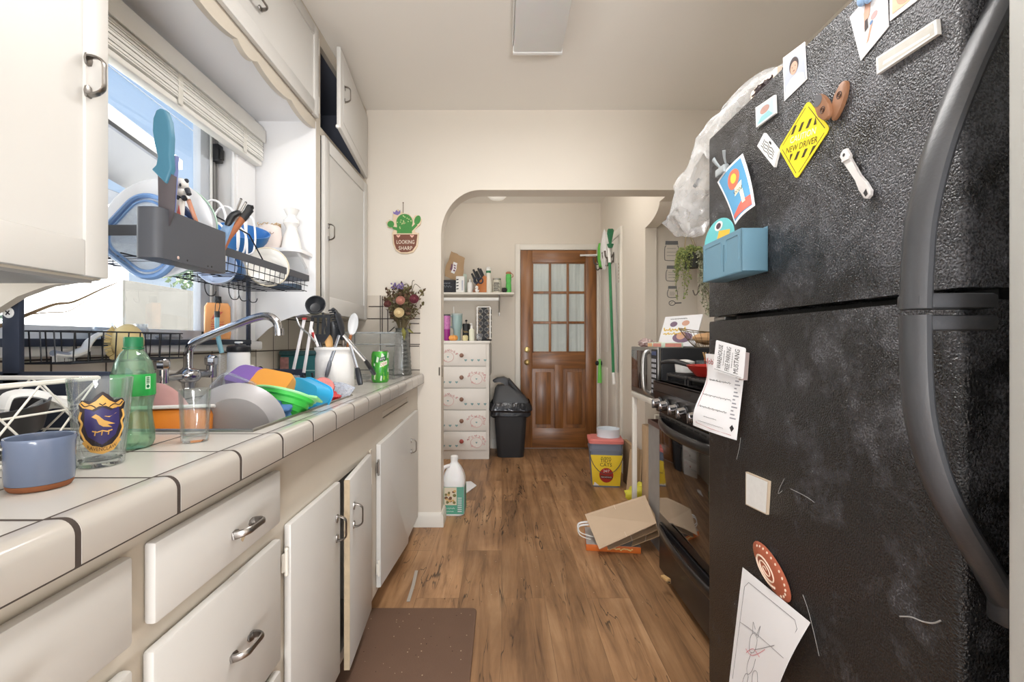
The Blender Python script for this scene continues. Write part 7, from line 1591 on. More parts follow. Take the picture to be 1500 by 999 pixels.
for i,(px,py) in enumerate(((881,386),(886,384),(895,379),(899,377))):
    q=onr(px,py,0.0225); k_=T('coat_hook',['dark iron coat hook farthest along the white closet door','dark iron coat hook second nearest the brown back door','dark iron coat hook behind the green mop pole','dark iron coat hook nearest the archway on the closet door'][i],'hook',q,group=None)
    m=MB(); m.box(XBR-0.0285,XBR-0.0226,q.y-0.012,q.y+0.012,q.z-0.04,q.z+0.05,0,0.002); m.build('back_plate',HK,k_)
    for z,l in ((0.035,0.07),(-0.02,0.05)):
        m=MB(); m.tube(catmull([q+V((-0.004,0,z)),q+V((-0.03,0,z-0.035)),q+V((-l,0,z-0.03)),q+V((-l-0.008,0,z+0.02))],4),0.006,8); m.sph(q+V((-l-0.008,0,z+0.022)),0.009,8); m.build('prong',HK,k_)
# mop / broom with green pole
k_=T('broom','broom with green bristles up and a long green pole against the closet door','broom',onr(900,560,0.05))
GP=mat('pole_green',(50,128,84),0.4); 
m=MB(); m.cyl(onr(893,384,0.10),onr(898.5,545,0.07),0.012,0.012,10); m.build('pole',GP,k_)
m=MB(); m.cyl(onr(898.5,545,0.07),onr(899.5,562,0.07),0.0125,0.0125,10); m.cyl(onr(892,362,0.10),onr(893,384,0.10),0.013,0.013,10); m.build('white_end',WHITEP,k_)
m=MB(); c_=onr(894,362,0.10)
m.tube([c_,c_+V((0,0,0.03))],[0.018,0.03],8)
for i in range(60):
    t=random.uniform(-1,1); m.tube([c_+V((0,0.02*t,0.02)),c_+V((random.uniform(-.02,.02),0.055*t,0.13+0.03*math.cos(t*1.4)))],0.003,4)
m.build('bristles',mat('bristle_green',(46,112,76),0.7,var=0.25,scale=60),k_)
k_=T('hanging_bag','white tapered bag hanging from the hooks left of the green broom','bag',onr(884,380,0.06))
m=MB(); blob(m,onr(886,365,0.07),0.25,0.035,0.09,0.17,3,20,16); m.build('bag_body',mat('bag_white',(230,230,230),0.7,var=0.03),k_)
m=MB(); a=onr(880,372,0.08); blob(m,a,0.4,0.03,0.05,0.12,7,16,12); one(m,'dust_cloth',mat('cloth_lime',(110,196,84),0.8,var=0.3,scale=30),'lime green dust cloth hanging beside the brown back door','cloth',a,smooth=60)
k_=T('hand_brush','lime green narrow brush hanging low beside the brown back door','brush',onr(879,545,0.04))
m=MB(); m.tube([onr(878.5,525,0.04),onr(878.5,560,0.04)],[0.012,0.022],8,0,False,(1,0.6)); m.build('handle',mat('lime_plastic',(116,204,92),0.45),k_)
m=MB(); m.tube([onr(902,385,0.03),onr(905,545,0.03)],0.006,8); m.tube([onr(889,400,0.03),onr(890,560,0.03)],0.005,8,1) if False else None; one(m,'metal_rod',STEEL,'thin grey metal rod leaning right of the green broom','rod',onr(905,545,0.03))
m=MB()
for i in range(6): m.box(XBR-0.0235,XBR-0.0225,3.945,3.955,1.60+i*0.03,1.618+i*0.03)
one(m,'height_marks',mat('mark_brown',(150,110,90),0.7),'column of small brown marks on the closet door casing','marks',(XBR-0.022,3.95,1.6))

# ================================================================== DRESSER AND ITS TOP
DW=mat('dresser_white',(232,228,222),0.4,var=0.03); TEAL=mat('heart_teal',(130,168,170),0.6); PNK=mat('doodle_pink',(224,180,178),0.6,var=0.15,scale=90); PNKD=mat('doodle_red',(206,140,142),0.6)
dx0,dx1,dy0,dy1,dz=-0.66,-0.118,4.33,4.745,1.105
k_=T('dresser','white five-drawer dresser with pink doodles and teal hearts on its drawers','dresser',((dx0+dx1)/2,4.54,0))
m=MB(); m.box(dx0,dx1,dy0,dy1,0,1.08,0,0.003); m.box(dx0-0.005,dx1+0.01,dy0-0.012,dy1,1.08,dz,0,0.004); m.build('carcass',DW,k_)
m=MB(); m.box(dx1+0.0005,dx1+0.012,dy0+0.05,dy1,0.78,1.078,0,0.001); m.build('side_panel',mat('dresser_side_shade',(150,146,140),0.6,var=0.1),k_)  # darker slab on the white side, its shade put into the colour
edges=[1.073,0.868,0.664,0.462,0.264,0.085]
for i in range(5):
    z1,z0=edges[i]-0.004,edges[i+1]+0.004
    m=MB(); m.box(dx0+0.012,dx1-0.028,dy0-0.018,dy0-0.0005,z0,z1,0,0.003)
    zc=(z0+z1)/2; g=lambda x,z:V((x,dy0-0.0186,z)); g2=lambda x,z:V((x,dy0-0.0192,z))
    left=i in (0,2); cx_=-0.50 if left else -0.235
    random.seed(20+i); sgn=1 if left else -1
    m.decal(ell(cx_,zc-0.015,0.055,0.048,24),g,2); m.tube([g2(cx_+0.055*math.cos(t),zc-0.015+0.048*math.sin(t)) for t in [2*PI*j/24 for j in range(24)]],0.0010,4,2,True)
    m.decal(ell(cx_,zc-0.015,0.052,0.045,24),g2,0)
    for j in range(9):
        a=math.radians(20+j*22) ; rr=0.064+0.012*random.random(); px_=cx_+sgn*rr*math.cos(a)*1.15; pz_=zc-0.012+rr*math.sin(a)*0.85
        m.tube([g2(px_+0.012*math.cos(t+j)*(1-0.12*n_),pz_+0.011*math.sin(t+j)*(1-0.12*n_)) for n_,t in enumerate([0,0.9,1.8,2.7,3.6,4.5])],0.003,4,2 if j%3 else 3)
    for j in range(7): m.tube([g2(cx_-0.05+0.006*j,zc-0.045+0.01*math.sin(j)),g2(cx_-0.046+0.006*j,zc-0.055)],0.002,4,2)
    q_=lambda hx,hz,s:[(hx,hz-s),(hx-s,hz+0.1*s),(hx-0.6*s,hz+0.7*s),(hx,hz+0.35*s),(hx+0.6*s,hz+0.7*s),(hx+s,hz+0.1*s)]
    m.decal(q_(cx_,zc-0.015,0.010),lambda x,z:g2(x,z)+V((0,-0.0004,0)),1)
    for j in range(4): m.decal(q_((-0.335 if left else -0.60)+0.06*j,zc-0.045,0.014),g,1)
    dd=m.build('drawer',[DW,TEAL,PNK,PNKD],k_)
    m=MB(); q=V((-0.372,dy0-0.018,zc)); m.cyl(q,q+V((0,-0.012,0)),0.008,0.008,10); m.sph(q+V((0,-0.022,0)),(0.020,0.013,0.020),14); m.build('knob',mat('knob_wood' if i<4 else 'knob_red',(142,108,92) if i<4 else (170,84,78),0.4,var=0.2,scale=60),dd)
def B(px,Y=4.45,z=dz): return V(((px-CX)*Y/F,Y,z+0.0005))
PUR=mat('tumbler_purple',(150,36,130),0.3,var=0.2,scale=20); PURS=mat('tumbler_sparkle',(196,120,180),0.3,var=0.5,scale=90)
q=B(655); k_=T('tumbler','tall purple glitter tumbler at the left end of the dresser top','tumbler',q)
m=MB(); m.lathe([(0,0),(0.026,0),(0.029,0.01),(0.030,0.11),(0,0.11)],q,20); m.build('base',PUR,k_); m=MB(); m.lathe([(0,0.1105),(0.030,0.1105),(0.031,0.238),(0,0.238)],q,20); m.build('upper_sleeve',PURS,k_); m=MB(); m.lathe([(0,0.2385),(0.032,0.2385),(0.032,0.252),(0,0.254)],q,20); m.build('lid',GREYP,k_)
q=B(669.5,4.50); TLB=mat('mug_seafoam',(158,186,186),0.3,var=0.06); k_=T('travel_mug','big seafoam travel mug with a side handle and straw on the dresser','mug',q)
m=MB(); m.lathe([(0,0),(0.034,0),(0.036,0.10),(0.050,0.13),(0.052,0.245),(0,0.245)],q,24); m.build('cup',TLB,k_); m=MB(); m.lathe([(0,0.2455),(0.054,0.2455),(0.054,0.262),(0,0.265)],q,24); m.build('lid',mat('lid_grey_clear',(176,190,190),0.3),k_)
m=MB(); m.tube(catmull([q+V((-0.046,-0.02,0.235)),q+V((-0.085,-0.03,0.23)),q+V((-0.088,-0.03,0.15)),q+V((-0.046,-0.02,0.13))],5),0.008,8); m.build('handle',TLB,k_); m=MB(); m.cyl(q+V((-0.03,0,0.262)),q+V((-0.034,0,0.33)),0.004,None,8); m.build('straw',WHITEP,k_)
q=B(664,4.37); m=MB()
for i in range(7): a=2*PI*i/7; m.sph(q+V((0.022*math.cos(a),0.022*math.sin(a),0.026)),(0.022,0.022,0.025),12)
m.cyl(q+V((0,0,0.045)),q+V((0.004,0,0.062)),0.006,0.004,8,1); one(m,'pumpkin_ornament',[mat('pumpkin_orange',(238,168,92),0.5,var=0.08),WOODL],'small orange ceramic pumpkin on the front of the dresser top','ornament',q)
q=B(683,4.52); k_=T('coffee_press','black coffee press with a knob on its lid on the dresser','coffee press',q)
m=MB(); m.lathe([(0,0),(0.036,0),(0.036,0.14),(0.038,0.15),(0.034,0.165),(0,0.168)],q,20); m.cyl(q+V((0,0,0.168)),q+V((0,0,0.185)),0.004,None,6); m.sph(q+V((0,0,0.195)),(0.012,0.012,0.010),10); m.build('body',BLACKP,k_); m=MB(); f=lambda x,z:q+V((0.0365*math.sin(x/0.0365),-0.0368*math.cos(x/0.0365),z)); m.scrawl(f,0.045,0.03,0,(0,0.085),0.0018,14); m.build('print',mat('print_gold',(196,170,110),0.5),k_)
q=B(681.5,4.36); m=MB(); m.lathe([(0,0),(0.022,0),(0.028,0.02),(0.026,0.045),(0.015,0.052),(0,0.05)],q,18); one(m,'small_pot',mat('pot_butter',(222,210,160),0.5,var=0.1),'little butter-yellow pot on the dresser before the coffee press','pot',q)
q=B(691,4.38); k_=T('pump_bottle','slim white pump bottle on the dresser before the spice rack','bottle',q)
m=MB(); m.lathe([(0,0),(0.025,0),(0.026,0.01),(0.025,0.10),(0.012,0.115),(0,0.115)],q,18); m.build('bottle_body',mat('bottle_ivory',(232,234,214),0.4),k_); m=MB(); m.lathe([(0,0.115),(0.012,0.115),(0.013,0.135),(0.005,0.14),(0.004,0.165),(0,0.165)],q,14); m.obox(q+V((-0.008,0,0.16)),(0.024,0.008,0.008),None,0,0.002); m.build('pump',WHITEP,k_)
q=B(702,4.36); m=MB(); blob(m,q+V((0,0,0.035)),0.3,0.03,0.03,0.034,2); one(m,'plastic_bag',CLEARP,'small clear twisted bag on the dresser at the foot of the spice rack','bag',q)
# spice carousel
q=B(709,4.55); k_=T('spice_rack','black and steel spice carousel holding rows of dark capped jars','spice rack',q)
m=MB(); m.lathe([(0,0),(0.075,0),(0.075,0.014),(0,0.016)],q,24); m.box(q.x-0.026,q.x+0.026,q.y-0.026,q.y+0.026,q.z+0.016,q.z+0.325); m.build('core',BLACKP,k_)
m=MB(); m.box(q.x-0.062,q.x+0.062,q.y-0.062,q.y+0.062,q.z+0.322,q.z+0.332,0,0.003)
for sx in (-1,1):
    for sy in (-1,1): m.box(q.x+sx*0.062-0.007,q.x+sx*0.062+0.007,q.y+sy*0.062-0.007,q.y+sy*0.062+0.007,q.z+0.016,q.z+0.322,0,0.002)
m.build('frame',WHITEP,k_)
R_=Rz(math.radians(0))
SPJ=mat('spice_glass',(170,150,130),0.2,var=0.4,scale=30); first=None
for face in (0,1,3):
    dirn=[V((0,-1,0)),V((-1,0,0)),None,V((1,0,0))][face]
    for row in range(5):
        for c2 in ((-1,1) if face==0 else (0,)):
            s_=V((0,0,1)).cross(dirn)
            p=q+dirn*0.028+s_*(0.028*c2)+V((0,0,0.052+0.058*row))
            m=MB(); m.lathe([(0,0),(0.021,0),(0.021,0.030),(0,0.030)],p,14,0,align(dirn)); j=m.build('jar',SPJ,k_)
            m=MB(); m.lathe([(0,0.0305),(0.023,0.0305),(0.023,0.046),(0,0.046)],p,14,0,align(dirn)); m.lathe([(0.017,0.0462),(0.019,0.0468),(0.0205,0.0462)],p,14,1,align(dirn)); m.build('jar_cap',[BLACKP,STEEL],j)
# ---- shelf above
SZ=1.575
k_=T('wall_shelf','white wall shelf with metal brackets above the dresser','shelf',(-0.3,4.62,SZ))
m=MB(); m.box(-0.80,0.118,4.50,YB-0.002,SZ-0.018,SZ,0,0.003); m.build('board',TRIMW,k_)
m=MB(); m.tube([(-0.80,4.52,SZ-0.065),(-0.025,4.52,SZ-0.065)],0.017,12); m.build('hanging_rod',WHITEP,k_)
m=MB(); m.box(-0.032,-0.018,YB-0.012,YB-0.002,1.36,SZ-0.019,0,0.002); m.box(-0.032,-0.018,4.52,YB-0.002,SZ-0.030,SZ-0.0185,0,0.002); m.tube([(-0.025,YB-0.01,1.40),(-0.025,4.56,SZ-0.06)],0.006,8); m.tube(catmull([V((-0.025,4.54,SZ-0.03)),V((-0.025,4.50,SZ-0.06)),V((-0.025,4.52,SZ-0.085)),V((-0.025,4.55,SZ-0.07))],4),0.005,8); m.build('bracket',STEEL,k_)
def S(px,Y=4.62): return B(px,Y,SZ)
def HT(py0,Y=4.62): return (428-py0)*Y/F
q=S(657,4.60); k_=T('wicker_basket','small dark woven basket at the left end of the wall shelf','basket',q)
BAS=mat('basket_dark',(60,62,68),0.7,var=0.3,scale=50)
m=MB(); m.box(q.x-0.075,q.x+0.073,q.y-0.07,q.y+0.07,q.z,q.z+0.008)
for z in range(10): m.tube([V((q.x+p[0],q.y+p[1],q.z+0.008+z*0.012)) for p in rrect(0.146+0.002*(z%2),0.14+0.002*(z%2),0.015,3)],0.0064,6,0,True)
m.build('weave',BAS,k_)
m=MB(); f=lambda x,z:V((q.x+x,q.y-0.0785,q.z+z)); m.scrawl(f,0.07,0.02,0,(-0.01,0.09),0.0018,16); m.tube([f(-0.04+0.008*i,0.06+0.012*math.sin(i*1.9)) for i in range(11)],0.002,4); m.build('label',mat('basket_pattern',(176,186,196),0.6),k_)
k_=T('paper_bag','brown paper snack bag leaning back in the dark woven basket','bag',S(667,4.62))
m=MB(); c_=P(667,390,4.62); 
bagp=lambda s,t:c_+V(((s-0.5)*(0.155+0.02*math.sin(5*t))+0.05*(t-0.5)+0.012*mnoise.noise(V((s*4,t*4,1))),0.05*(t-0.5)+0.012*mnoise.noise(V((s*5,t*5,3))),(t-0.5)*0.255-(s-0.5)*0.07))
m.sheet(lambda s,t:bagp(s,t)+V((0,-0.028*math.sin(PI*s)*math.sin(PI*min(t*1.15,1)),0)),12,12,0.002); m.sheet(lambda s,t:bagp(s,t)+V((0,0.028*math.sin(PI*s)*math.sin(PI*min(t*1.15,1))+0.003,0)),12,12,0.002); m.build('bag_body',KRAFT,k_)
g=lambda s,t:bagp(s,t)+V((0,-0.034*math.sin(PI*s)*math.sin(PI*min(t*1.15,1))-0.003,0))
m=MB(); m.decal([(0.34,0.22),(0.56,0.22),(0.62,0.66),(0.40,0.66)],g,0,0.1); m.decal([(0.24,0.3),(0.36,0.3),(0.36,0.55),(0.28,0.55)],g,1,0.1)
for i in range(3): m.decal([(0.42,0.30+0.1*i),(0.54,0.30+0.1*i),(0.55,0.36+0.1*i),(0.44,0.36+0.1*i)],lambda s,t:g(s,t)+V((0,-0.001,0)),1)
m.build('label',[PAPER,mat('label_plum',(124,88,112),0.6)],k_)
q=S(674.5,4.57); m=MB(); hh=HT(404,4.57); m.box(q.x-0.042,q.x+0.042,q.y-0.04,q.y+0.04,q.z,q.z+hh,0,0.008); f=lambda x,z:V((q.x+x,q.y-0.0405,q.z+z))
for i in range(4): m.decal([(-0.037,0.03+0.03*i),(-0.015,0.034+0.03*i),(-0.015,0.044+0.03*i),(-0.037,0.04+0.03*i)],f,1)
m.decal([(0.015,0.02),(0.03,0.02),(0.03,0.12),(0.015,0.12)],f,2)
one(m,'tea_carton',[WHITEP,INK,mat('carton_grey',(186,190,204),0.5)],'white carton with black marks near the left end of the wall shelf','carton',q)
q=S(678,4.68); m=MB(); m.lathe([(0,0),(0.04,0),(0.041,0.19),(0.038,0.20),(0.036,0.198),(0,0.19)],q,22); one(m,'tall_cup',mat('cup_mint',(206,222,212),0.35),'pale mint cup standing behind the white carton','cup',q)
q=S(688.5,4.56); k_=T('squeeze_bottle','small white squeeze bottle beside the white carton','bottle',q); m=MB(); m.lathe([(0,0),(0.026,0),(0.027,0.09),(0.02,0.105),(0,0.108)],q,18); m.build('bottle_body',WHITEP,k_); m=MB(); m.lathe([(0.0,0.108),(0.010,0.108),(0.005,0.135),(0,0.136)],q,12); m.build('nozzle',WHITEP,k_)
# knife block
q=S(704,4.60); k_=T('knife_block','orange wood knife block full of black handles and scissors on the wall shelf','knife block',q)
m=MB(); m.prism([(-0.055,0),(0.06,0),(0.06,0.16),(0.035,0.175),(-0.01,0.115),(-0.055,0.06)],q+V((0,0.035,0)),(1,0,0),(0,0,1),(0,-1,0),0.07,0,0.004); m.build('block',mat('block_wood',(196,122,66),0.45,var=0.12,scale=18),k_)
for i,(dx,dzz,l) in enumerate(((-0.035,0.085,0.12),(-0.015,0.112,0.135),(0.0,0.13,0.10),(0.018,0.155,0.10),(0.03,0.17,0.08))):
    a=q+V((dx,-0.02+0.012*(i%3),dzz)); dr_=V((-0.42,-0.05,0.9)).normalized(); m=MB(); m.tube([a,a+dr_*l*0.5,a+dr_*l],[0.010,0.012,0.010],8,0,False,(1,0.7)); m.build('knife_handle',BLACKP,k_)
m=MB()
for s in (-1,1): c2=q+V((-0.02+s*0.022,-0.045,0.12)); m.tube([c2+V((0.022*math.cos(t),0,0.026*math.sin(t))) for t in [2*PI*j/16 for j in range(16)]],0.007,6,0,True)
m.build('scissors',mat('scissor_blue_black',(48,54,70),0.4),k_)
q=S(699,4.53); m=MB(); m.sph(q+V((0,0,0.022)),(0.022,0.018,0.022),12); m.sph(q+V((-0.005,0,0.052)),(0.016,0.014,0.016),12); m.sph(q+V((-0.03,0,0.014)),(0.014,0.012,0.014),10,1); m.sph(q+V((0.012,-0.012,0.03)),0.008,8,1); one(m,'figurine',[WHITEC,mat('figurine_brown',(150,104,82),0.5)],'tiny white and brown figurine before the knife block','figurine',q)
q=S(715.5,4.60); k_=T('cleaner_bottle','white bottle with a green collar in the middle of the wall shelf','bottle',q); m=MB(); m.lathe([(0,0),(0.032,0),(0.036,0.01),(0.034,0.10),(0.026,0.16),(0.022,0.20),(0,0.20)],q,22); m.build('bottle_body',mat('bottle_offwhite',(230,228,218),0.4),k_); m=MB(); m.lathe([(0,0.2005),(0.024,0.2005),(0.024,0.222),(0,0.222)],q,18); m.build('collar',mat('collar_green',(58,130,90),0.4),k_); m=MB(); m.lathe([(0,0.2225),(0.022,0.2225),(0.026,0.245),(0.014,0.262),(0,0.263)],q,18); m.build('cap',WHITEP,k_)
q=S(728,4.60); k_=T('label_jar','round jar wrapped in a grey printed label on the wall shelf','jar',q); m=MB(); m.lathe([(0,0),(0.04,0),(0.043,0.008),(0.043,0.12),(0.038,0.13),(0,0.13)],q,24); m.build('jar_body',mat('jar_grey',(196,192,178),0.4,var=0.5,scale=60),k_); m=MB(); f=lambda x,z:q+V((0.0436*math.sin(x/0.0436),-0.0436*math.cos(x/0.0436),z))
for i in range(8): m.decal([(-0.035,0.02+0.011*i),(0.03-0.008*(i%3),0.02+0.011*i),(0.03-0.008*(i%3),0.026+0.011*i),(-0.035,0.026+0.011*i)],f,0,0.02)
m.build('print',INK,k_); m=MB(); m.lathe([(0,0.1305),(0.04,0.1305),(0.04,0.145),(0,0.146)],q,24); m.build('lid',STEEL,k_)
q=S(739,4.56); m=MB(); blob(m,q+V((0,0,0.026)),0.3,0.03,0.025,0.026,4); one(m,'pouch',INK,'small black pouch between the label jar and green bottle','pouch',q)
q=S(745,4.57); k_=T('green_bottle','bright green patterned water bottle with a tan cap at the right shelf end','bottle',q); m=MB(); m.lathe([(0,0),(0.026,0),(0.028,0.01),(0.027,0.08),(0.024,0.10),(0.028,0.13),(0.027,0.175),(0.02,0.185),(0,0.185)],q,22); m.build('bottle_body',mat('bottle_lime',(92,186,92),0.35,var=0.35,scale=30),k_); m=MB(); m.lathe([(0,0.1855),(0.024,0.1855),(0.028,0.198),(0.02,0.208),(0,0.209)],q,18); m.tube(catmull([q+V((0.026,0,0.195)),q+V((0.042,0,0.18)),q+V((0.042,0,0.16)),q+V((0.028,0,0.155))],4),0.004,6); m.build('cap',mat('cap_tan',(176,120,88),0.5),k_)
# ---- trash can
q=V((0.084,4.50,0)); k_=T('trash_can','tall black trash can with a lifted swing lid and bag between dresser and door','trash can',q)
m=MB()
def rr(w_,d_,r,z): return [(q.x+p[0],q.y+p[1],z) for p in rrect(w_,d_,r,5)]
def loft(mb,rings,mi=0,cap=True):
    k=len(rings[0]); vs=[p for r in rings for p in r]; fs=[]
    for j in range(len(rings)-1):
        for i in range(k): fs.append((j*k+i,j*k+(i+1)%k,(j+1)*k+(i+1)%k,(j+1)*k+i))
    if cap: fs+= [tuple(range(k-1,-1,-1)),tuple(range((len(rings)-1)*k,len(rings)*k))]
    mb.raw(vs,fs,mi)
loft(m,[rr(0.25,0.22,0.05,0),rr(0.255,0.225,0.05,0.01),rr(0.32,0.28,0.05,0.47),rr(0.335,0.295,0.05,0.475),rr(0.335,0.295,0.05,0.50)]); m.build('bin_body',mat('can_black',(44,45,48),0.45,var=0.08),k_)
m=MB(); random.seed(9)
ring=[]; 
for z,ex in ((0.385,0.008),(0.40,0.026),(0.43,0.020),(0.455,0.036),(0.485,0.030),(0.52,0.016)):
    ring.append([(q.x+p[0]*(1+0.03*mnoise.noise(V((p[0]*30,p[1]*30,z*20)))),q.y+p[1]*(1+0.03*mnoise.noise(V((p[1]*30,p[0]*30,z*20)))),z+0.03*mnoise.noise(V((p[0]*14,p[1]*14,1)))) for p in rrect(0.335+2*ex,0.295+2*ex,0.05,8)])
loft(m,ring,0,False); m.build('bag_liner',mat('bag_black',(36,36,40),0.16,var=0.2,bump=1.0,bscale=28),k_)
m=MB()
def rs(w_,d_,r,z,dx): return [(q.x+dx+p[0],q.y+p[1],z) for p in rrect(w_,d_,r,5)]
loft(m,[rs(0.345,0.30,0.05,0.512,0),rs(0.345,0.30,0.05,0.53,0),rs(0.30,0.27,0.05,0.575,-0.012),rs(0.21,0.22,0.05,0.645,-0.045),rs(0.13,0.18,0.04,0.68,-0.06)]); m.build('lid_base',mat('lid_charcoal',(66,68,72),0.42,var=0.06),k_)
m=MB(); m.prism([(x-0.071,z) for x,z in [(-0.10,0.722),(-0.06,0.748),(0.01,0.757),(0.045,0.737),(0.058,0.672),(0.015,0.668),(0.012,0.700),(-0.03,0.716),(-0.085,0.706)]],(q.x,q.y+0.09,0),(1,0,0),(0,0,1),(0,-1,0),0.18,0,0.006); m.build('swing_flap',MATS['lid_charcoal'],k_)
m=MB(); m.prism([(x-0.071,z) for x,z in [(0.045,0.735),(0.062,0.738),(0.218,0.562),(0.205,0.545),(0.05,0.69)]],(q.x,q.y+0.10,0),(1,0,0),(0,0,1),(0,-1,0),0.20,0,0.006); m.build('swing_flap',BLACKP,k_)
m=MB(); m.decal([(-0.02,0.425),(0.035,0.425),(0.035,0.465),(-0.02,0.465)],lambda x,z:V((q.x+x,q.y-0.163,z)),0); 
for i in range(5): m.decal([(-0.014+0.009*i,0.43),(-0.010+0.009*i,0.43),(-0.010+0.009*i,0.45),(-0.014+0.009*i,0.45)],lambda x,z:V((q.x+x,q.y-0.1635,z)),1)
m.build('sticker',[PAPER,INK],k_)
# ---- jug and tray behind the jamb
q=V((-0.305,2.985,0)); k_=T('plastic_jug','big white handled jug with a green picture label on the floor by the archway','jug',q)
JW=mat('jug_white',(236,236,236),0.35,var=0.02,sss=0.1)
m=MB(); loft(m,[[(q.x+p[0],q.y+p[1],z) for p in rrect(w_,w_,min(w_*0.3,0.04),5)] for w_,z in ((0.13,0),(0.14,0.006),(0.142,0.10),(0.142,0.205),(0.140,0.225),(0.12,0.262),(0.085,0.295),(0.052,0.318),(0.044,0.325),(0.044,0.335))]); m.build('jug_body',JW,k_)
m=MB(); m.tube(catmull([q+V((-0.028,-0.03,0.310)),q+V((-0.062,-0.05,0.30)),q+V((-0.072,-0.055,0.26)),q+V((-0.066,-0.055,0.215))],5),0.011,10); m.build('handle',JW,k_)
m=MB(); m.lathe([(0,0.3355),(0.024,0.3355),(0.025,0.340),(0.024,0.362),(0.021,0.365),(0,0.365)],q,22); m.build('cap',WHITEP,k_)
m=MB(); f=lambda x,z:V((q.x+x,q.y-0.0716,z)); f2=lambda x,z:V((q.x+x,q.y-0.0722,z)); f3=lambda x,z:V((q.x+x,q.y-0.0728,z)); fr_=lambda y,z:V((q.x+0.0716,q.y+y,z))
m.decal([(-0.058,0.015),(0.066,0.015),(0.066,0.185),(-0.058,0.185)],f,0); m.decal([(-0.056,0.072),(0.022,0.072),(0.022,0.182),(-0.056,0.182)],f2,1)
random.seed(4)
for i in range(16): m.decal(ell(random.uniform(-0.048,0.014),random.uniform(0.08,0.172),random.uniform(0.006,0.012),random.uniform(0.006,0.011),8),lambda x,z,i=i:f3(x,z)+V((0,-0.00005*i,0)),2+i%3)
m.decal([(0.024,0.02),(0.062,0.02),(0.062,0.18),(0.024,0.18)],f2,5); 
for i in range(8): m.decal([(0.028,0.03+0.012*i),(0.054,0.03+0.012*i),(0.054,0.034+0.012*i),(0.028,0.034+0.012*i)],f3,6)
m.scrawl(f2,0.06,0.012,6,(-0.02,0.052),0.0012,18); m.scrawl(f2,0.045,0.008,6,(-0.02,0.032),0.0009,18)
m.decal([(-0.066,0.015),(0.066,0.015),(0.066,0.185),(-0.066,0.185)],fr_,5)
m.build('label',[mat('label_teal',(86,162,136),0.5,var=0.05),mat('label_cream',(216,204,180),0.5),mat('label_olive',(120,116,70),0.6),mat('label_brown',(112,76,56),0.6),mat('label_tan',(206,168,110),0.6),mat('label_teal_dark',(98,160,140),0.5),PAPER],k_)
m=MB(); pts=[PZ(683,722,0.002),PZ(698,711,0.002),PZ(690,705,0.002),PZ(672,706,0.002)]; m.poly3(pts,(0,0,1),0.006); one(m,'white_tile',PAPER,'small white square tile lying on the floor behind the jug','tile',pts[0])
# ================================================================== CEILING LIGHTS
k_=T('ceiling_light','long white fluorescent ceiling fixture with a frosted cover','ceiling light',(0.163,1.35,CEILZ))
m=MB(); m.box(0.06,0.266,0.70,2.10,2.452,CEILZ-0.0005,0,0.003); m.build('housing',WHITEP,k_)
m=MB(); m.box(0.054,0.270,0.695,2.105,2.403,2.4515,0,0.006); m.build('diffuser',mat('frosted_cover',(226,226,226),0.35,var=0.03,trans=0.0,sss=0.2),k_)
m=MB(); m.box(0.050,0.274,2.092,2.112,2.400,2.456,0,0.003); m.box(0.046,0.052,0.70,2.09,2.43,2.46,0,0.002); m.build('end_cap',WHITEP,k_)
q=V((-0.045,4.40,2.52)); k_=T('ceiling_light','small white dome light on the far room ceiling','ceiling light',q)
m=MB(); m.lathe([(0,0),(0.11,0),(0.11,-0.014),(0.10,-0.016)],q,28); m.build('base',WHITEP,k_)
m=MB(); m.lathe([(0.098,-0.016),(0.092,-0.045),(0.065,-0.07),(0.03,-0.081),(0,-0.083)],q,28); m.build('dome',mat('dome_glass',(240,238,232),0.3,emit=(255,246,230),estr=0.15),k_)
# ================================================================== ALCOVE
YW=3.33
def aw(x,y,off=0.001): return P(x,y,YW-off)
DEC=mat('decal_grey',(98,98,100),0.7,var=0.2,scale=80); DECL=mat('decal_lid',(120,122,124),0.7,var=0.2,scale=80)
for lab,(x0,x1,y0,y1),lid in (('largest jar outline decal, top of the column on the alcove wall',(974,994,352,381),7),('middle jar outline decal below the largest one on the alcove wall',(976,993,388,411),6),('smallest jar outline decal above the spoon decal',(978,992,418,435),5)):
    m=MB(); w_=x1-x0;h=y1-y0
    pts=[(x0+w_*0.1,y0+lid),(x0,y0+lid+3),(x0-0.3,y1-4),(x0+2,y1-0.5),(x1-2,y1-0.5),(x1+0.3,y1-4),(x1,y0+lid+3),(x1-w_*0.1,y0+lid)]
    m.tube(catmull([aw(*p) for p in pts],4),0.0022,4); m.decal([(x0+1,y0),(x1-1,y0),(x1-0.5,y0+lid*0.8),(x0+0.5,y0+lid*0.8)],lambda x,y:aw(x,y,0.0015),1)
    for i in range(3): m.tube([aw(x0+3,y0+lid+4+i*(h-lid-6)/3),aw(x1-4+i%2,y0+lid+4+i*(h-lid-6)/3)],0.0010,4)
    one(m,'wall_decal',[DEC,DECL],lab,'decal',aw((x0+x1)/2,y1))
m=MB(); m.tube([aw(984.5+4.5*math.cos(t),443+3.4*math.sin(t)) for t in [2*PI*j/16 for j in range(16)]],0.0025,4,0,True); m.tube([aw(989,443),aw(998,442.6)],0.004,4); m.tube([aw(982,444),aw(986,441)],0.001,4); one(m,'wall_decal',DEC,'small spoon outline decal lowest on the alcove wall','decal',aw(988,446))
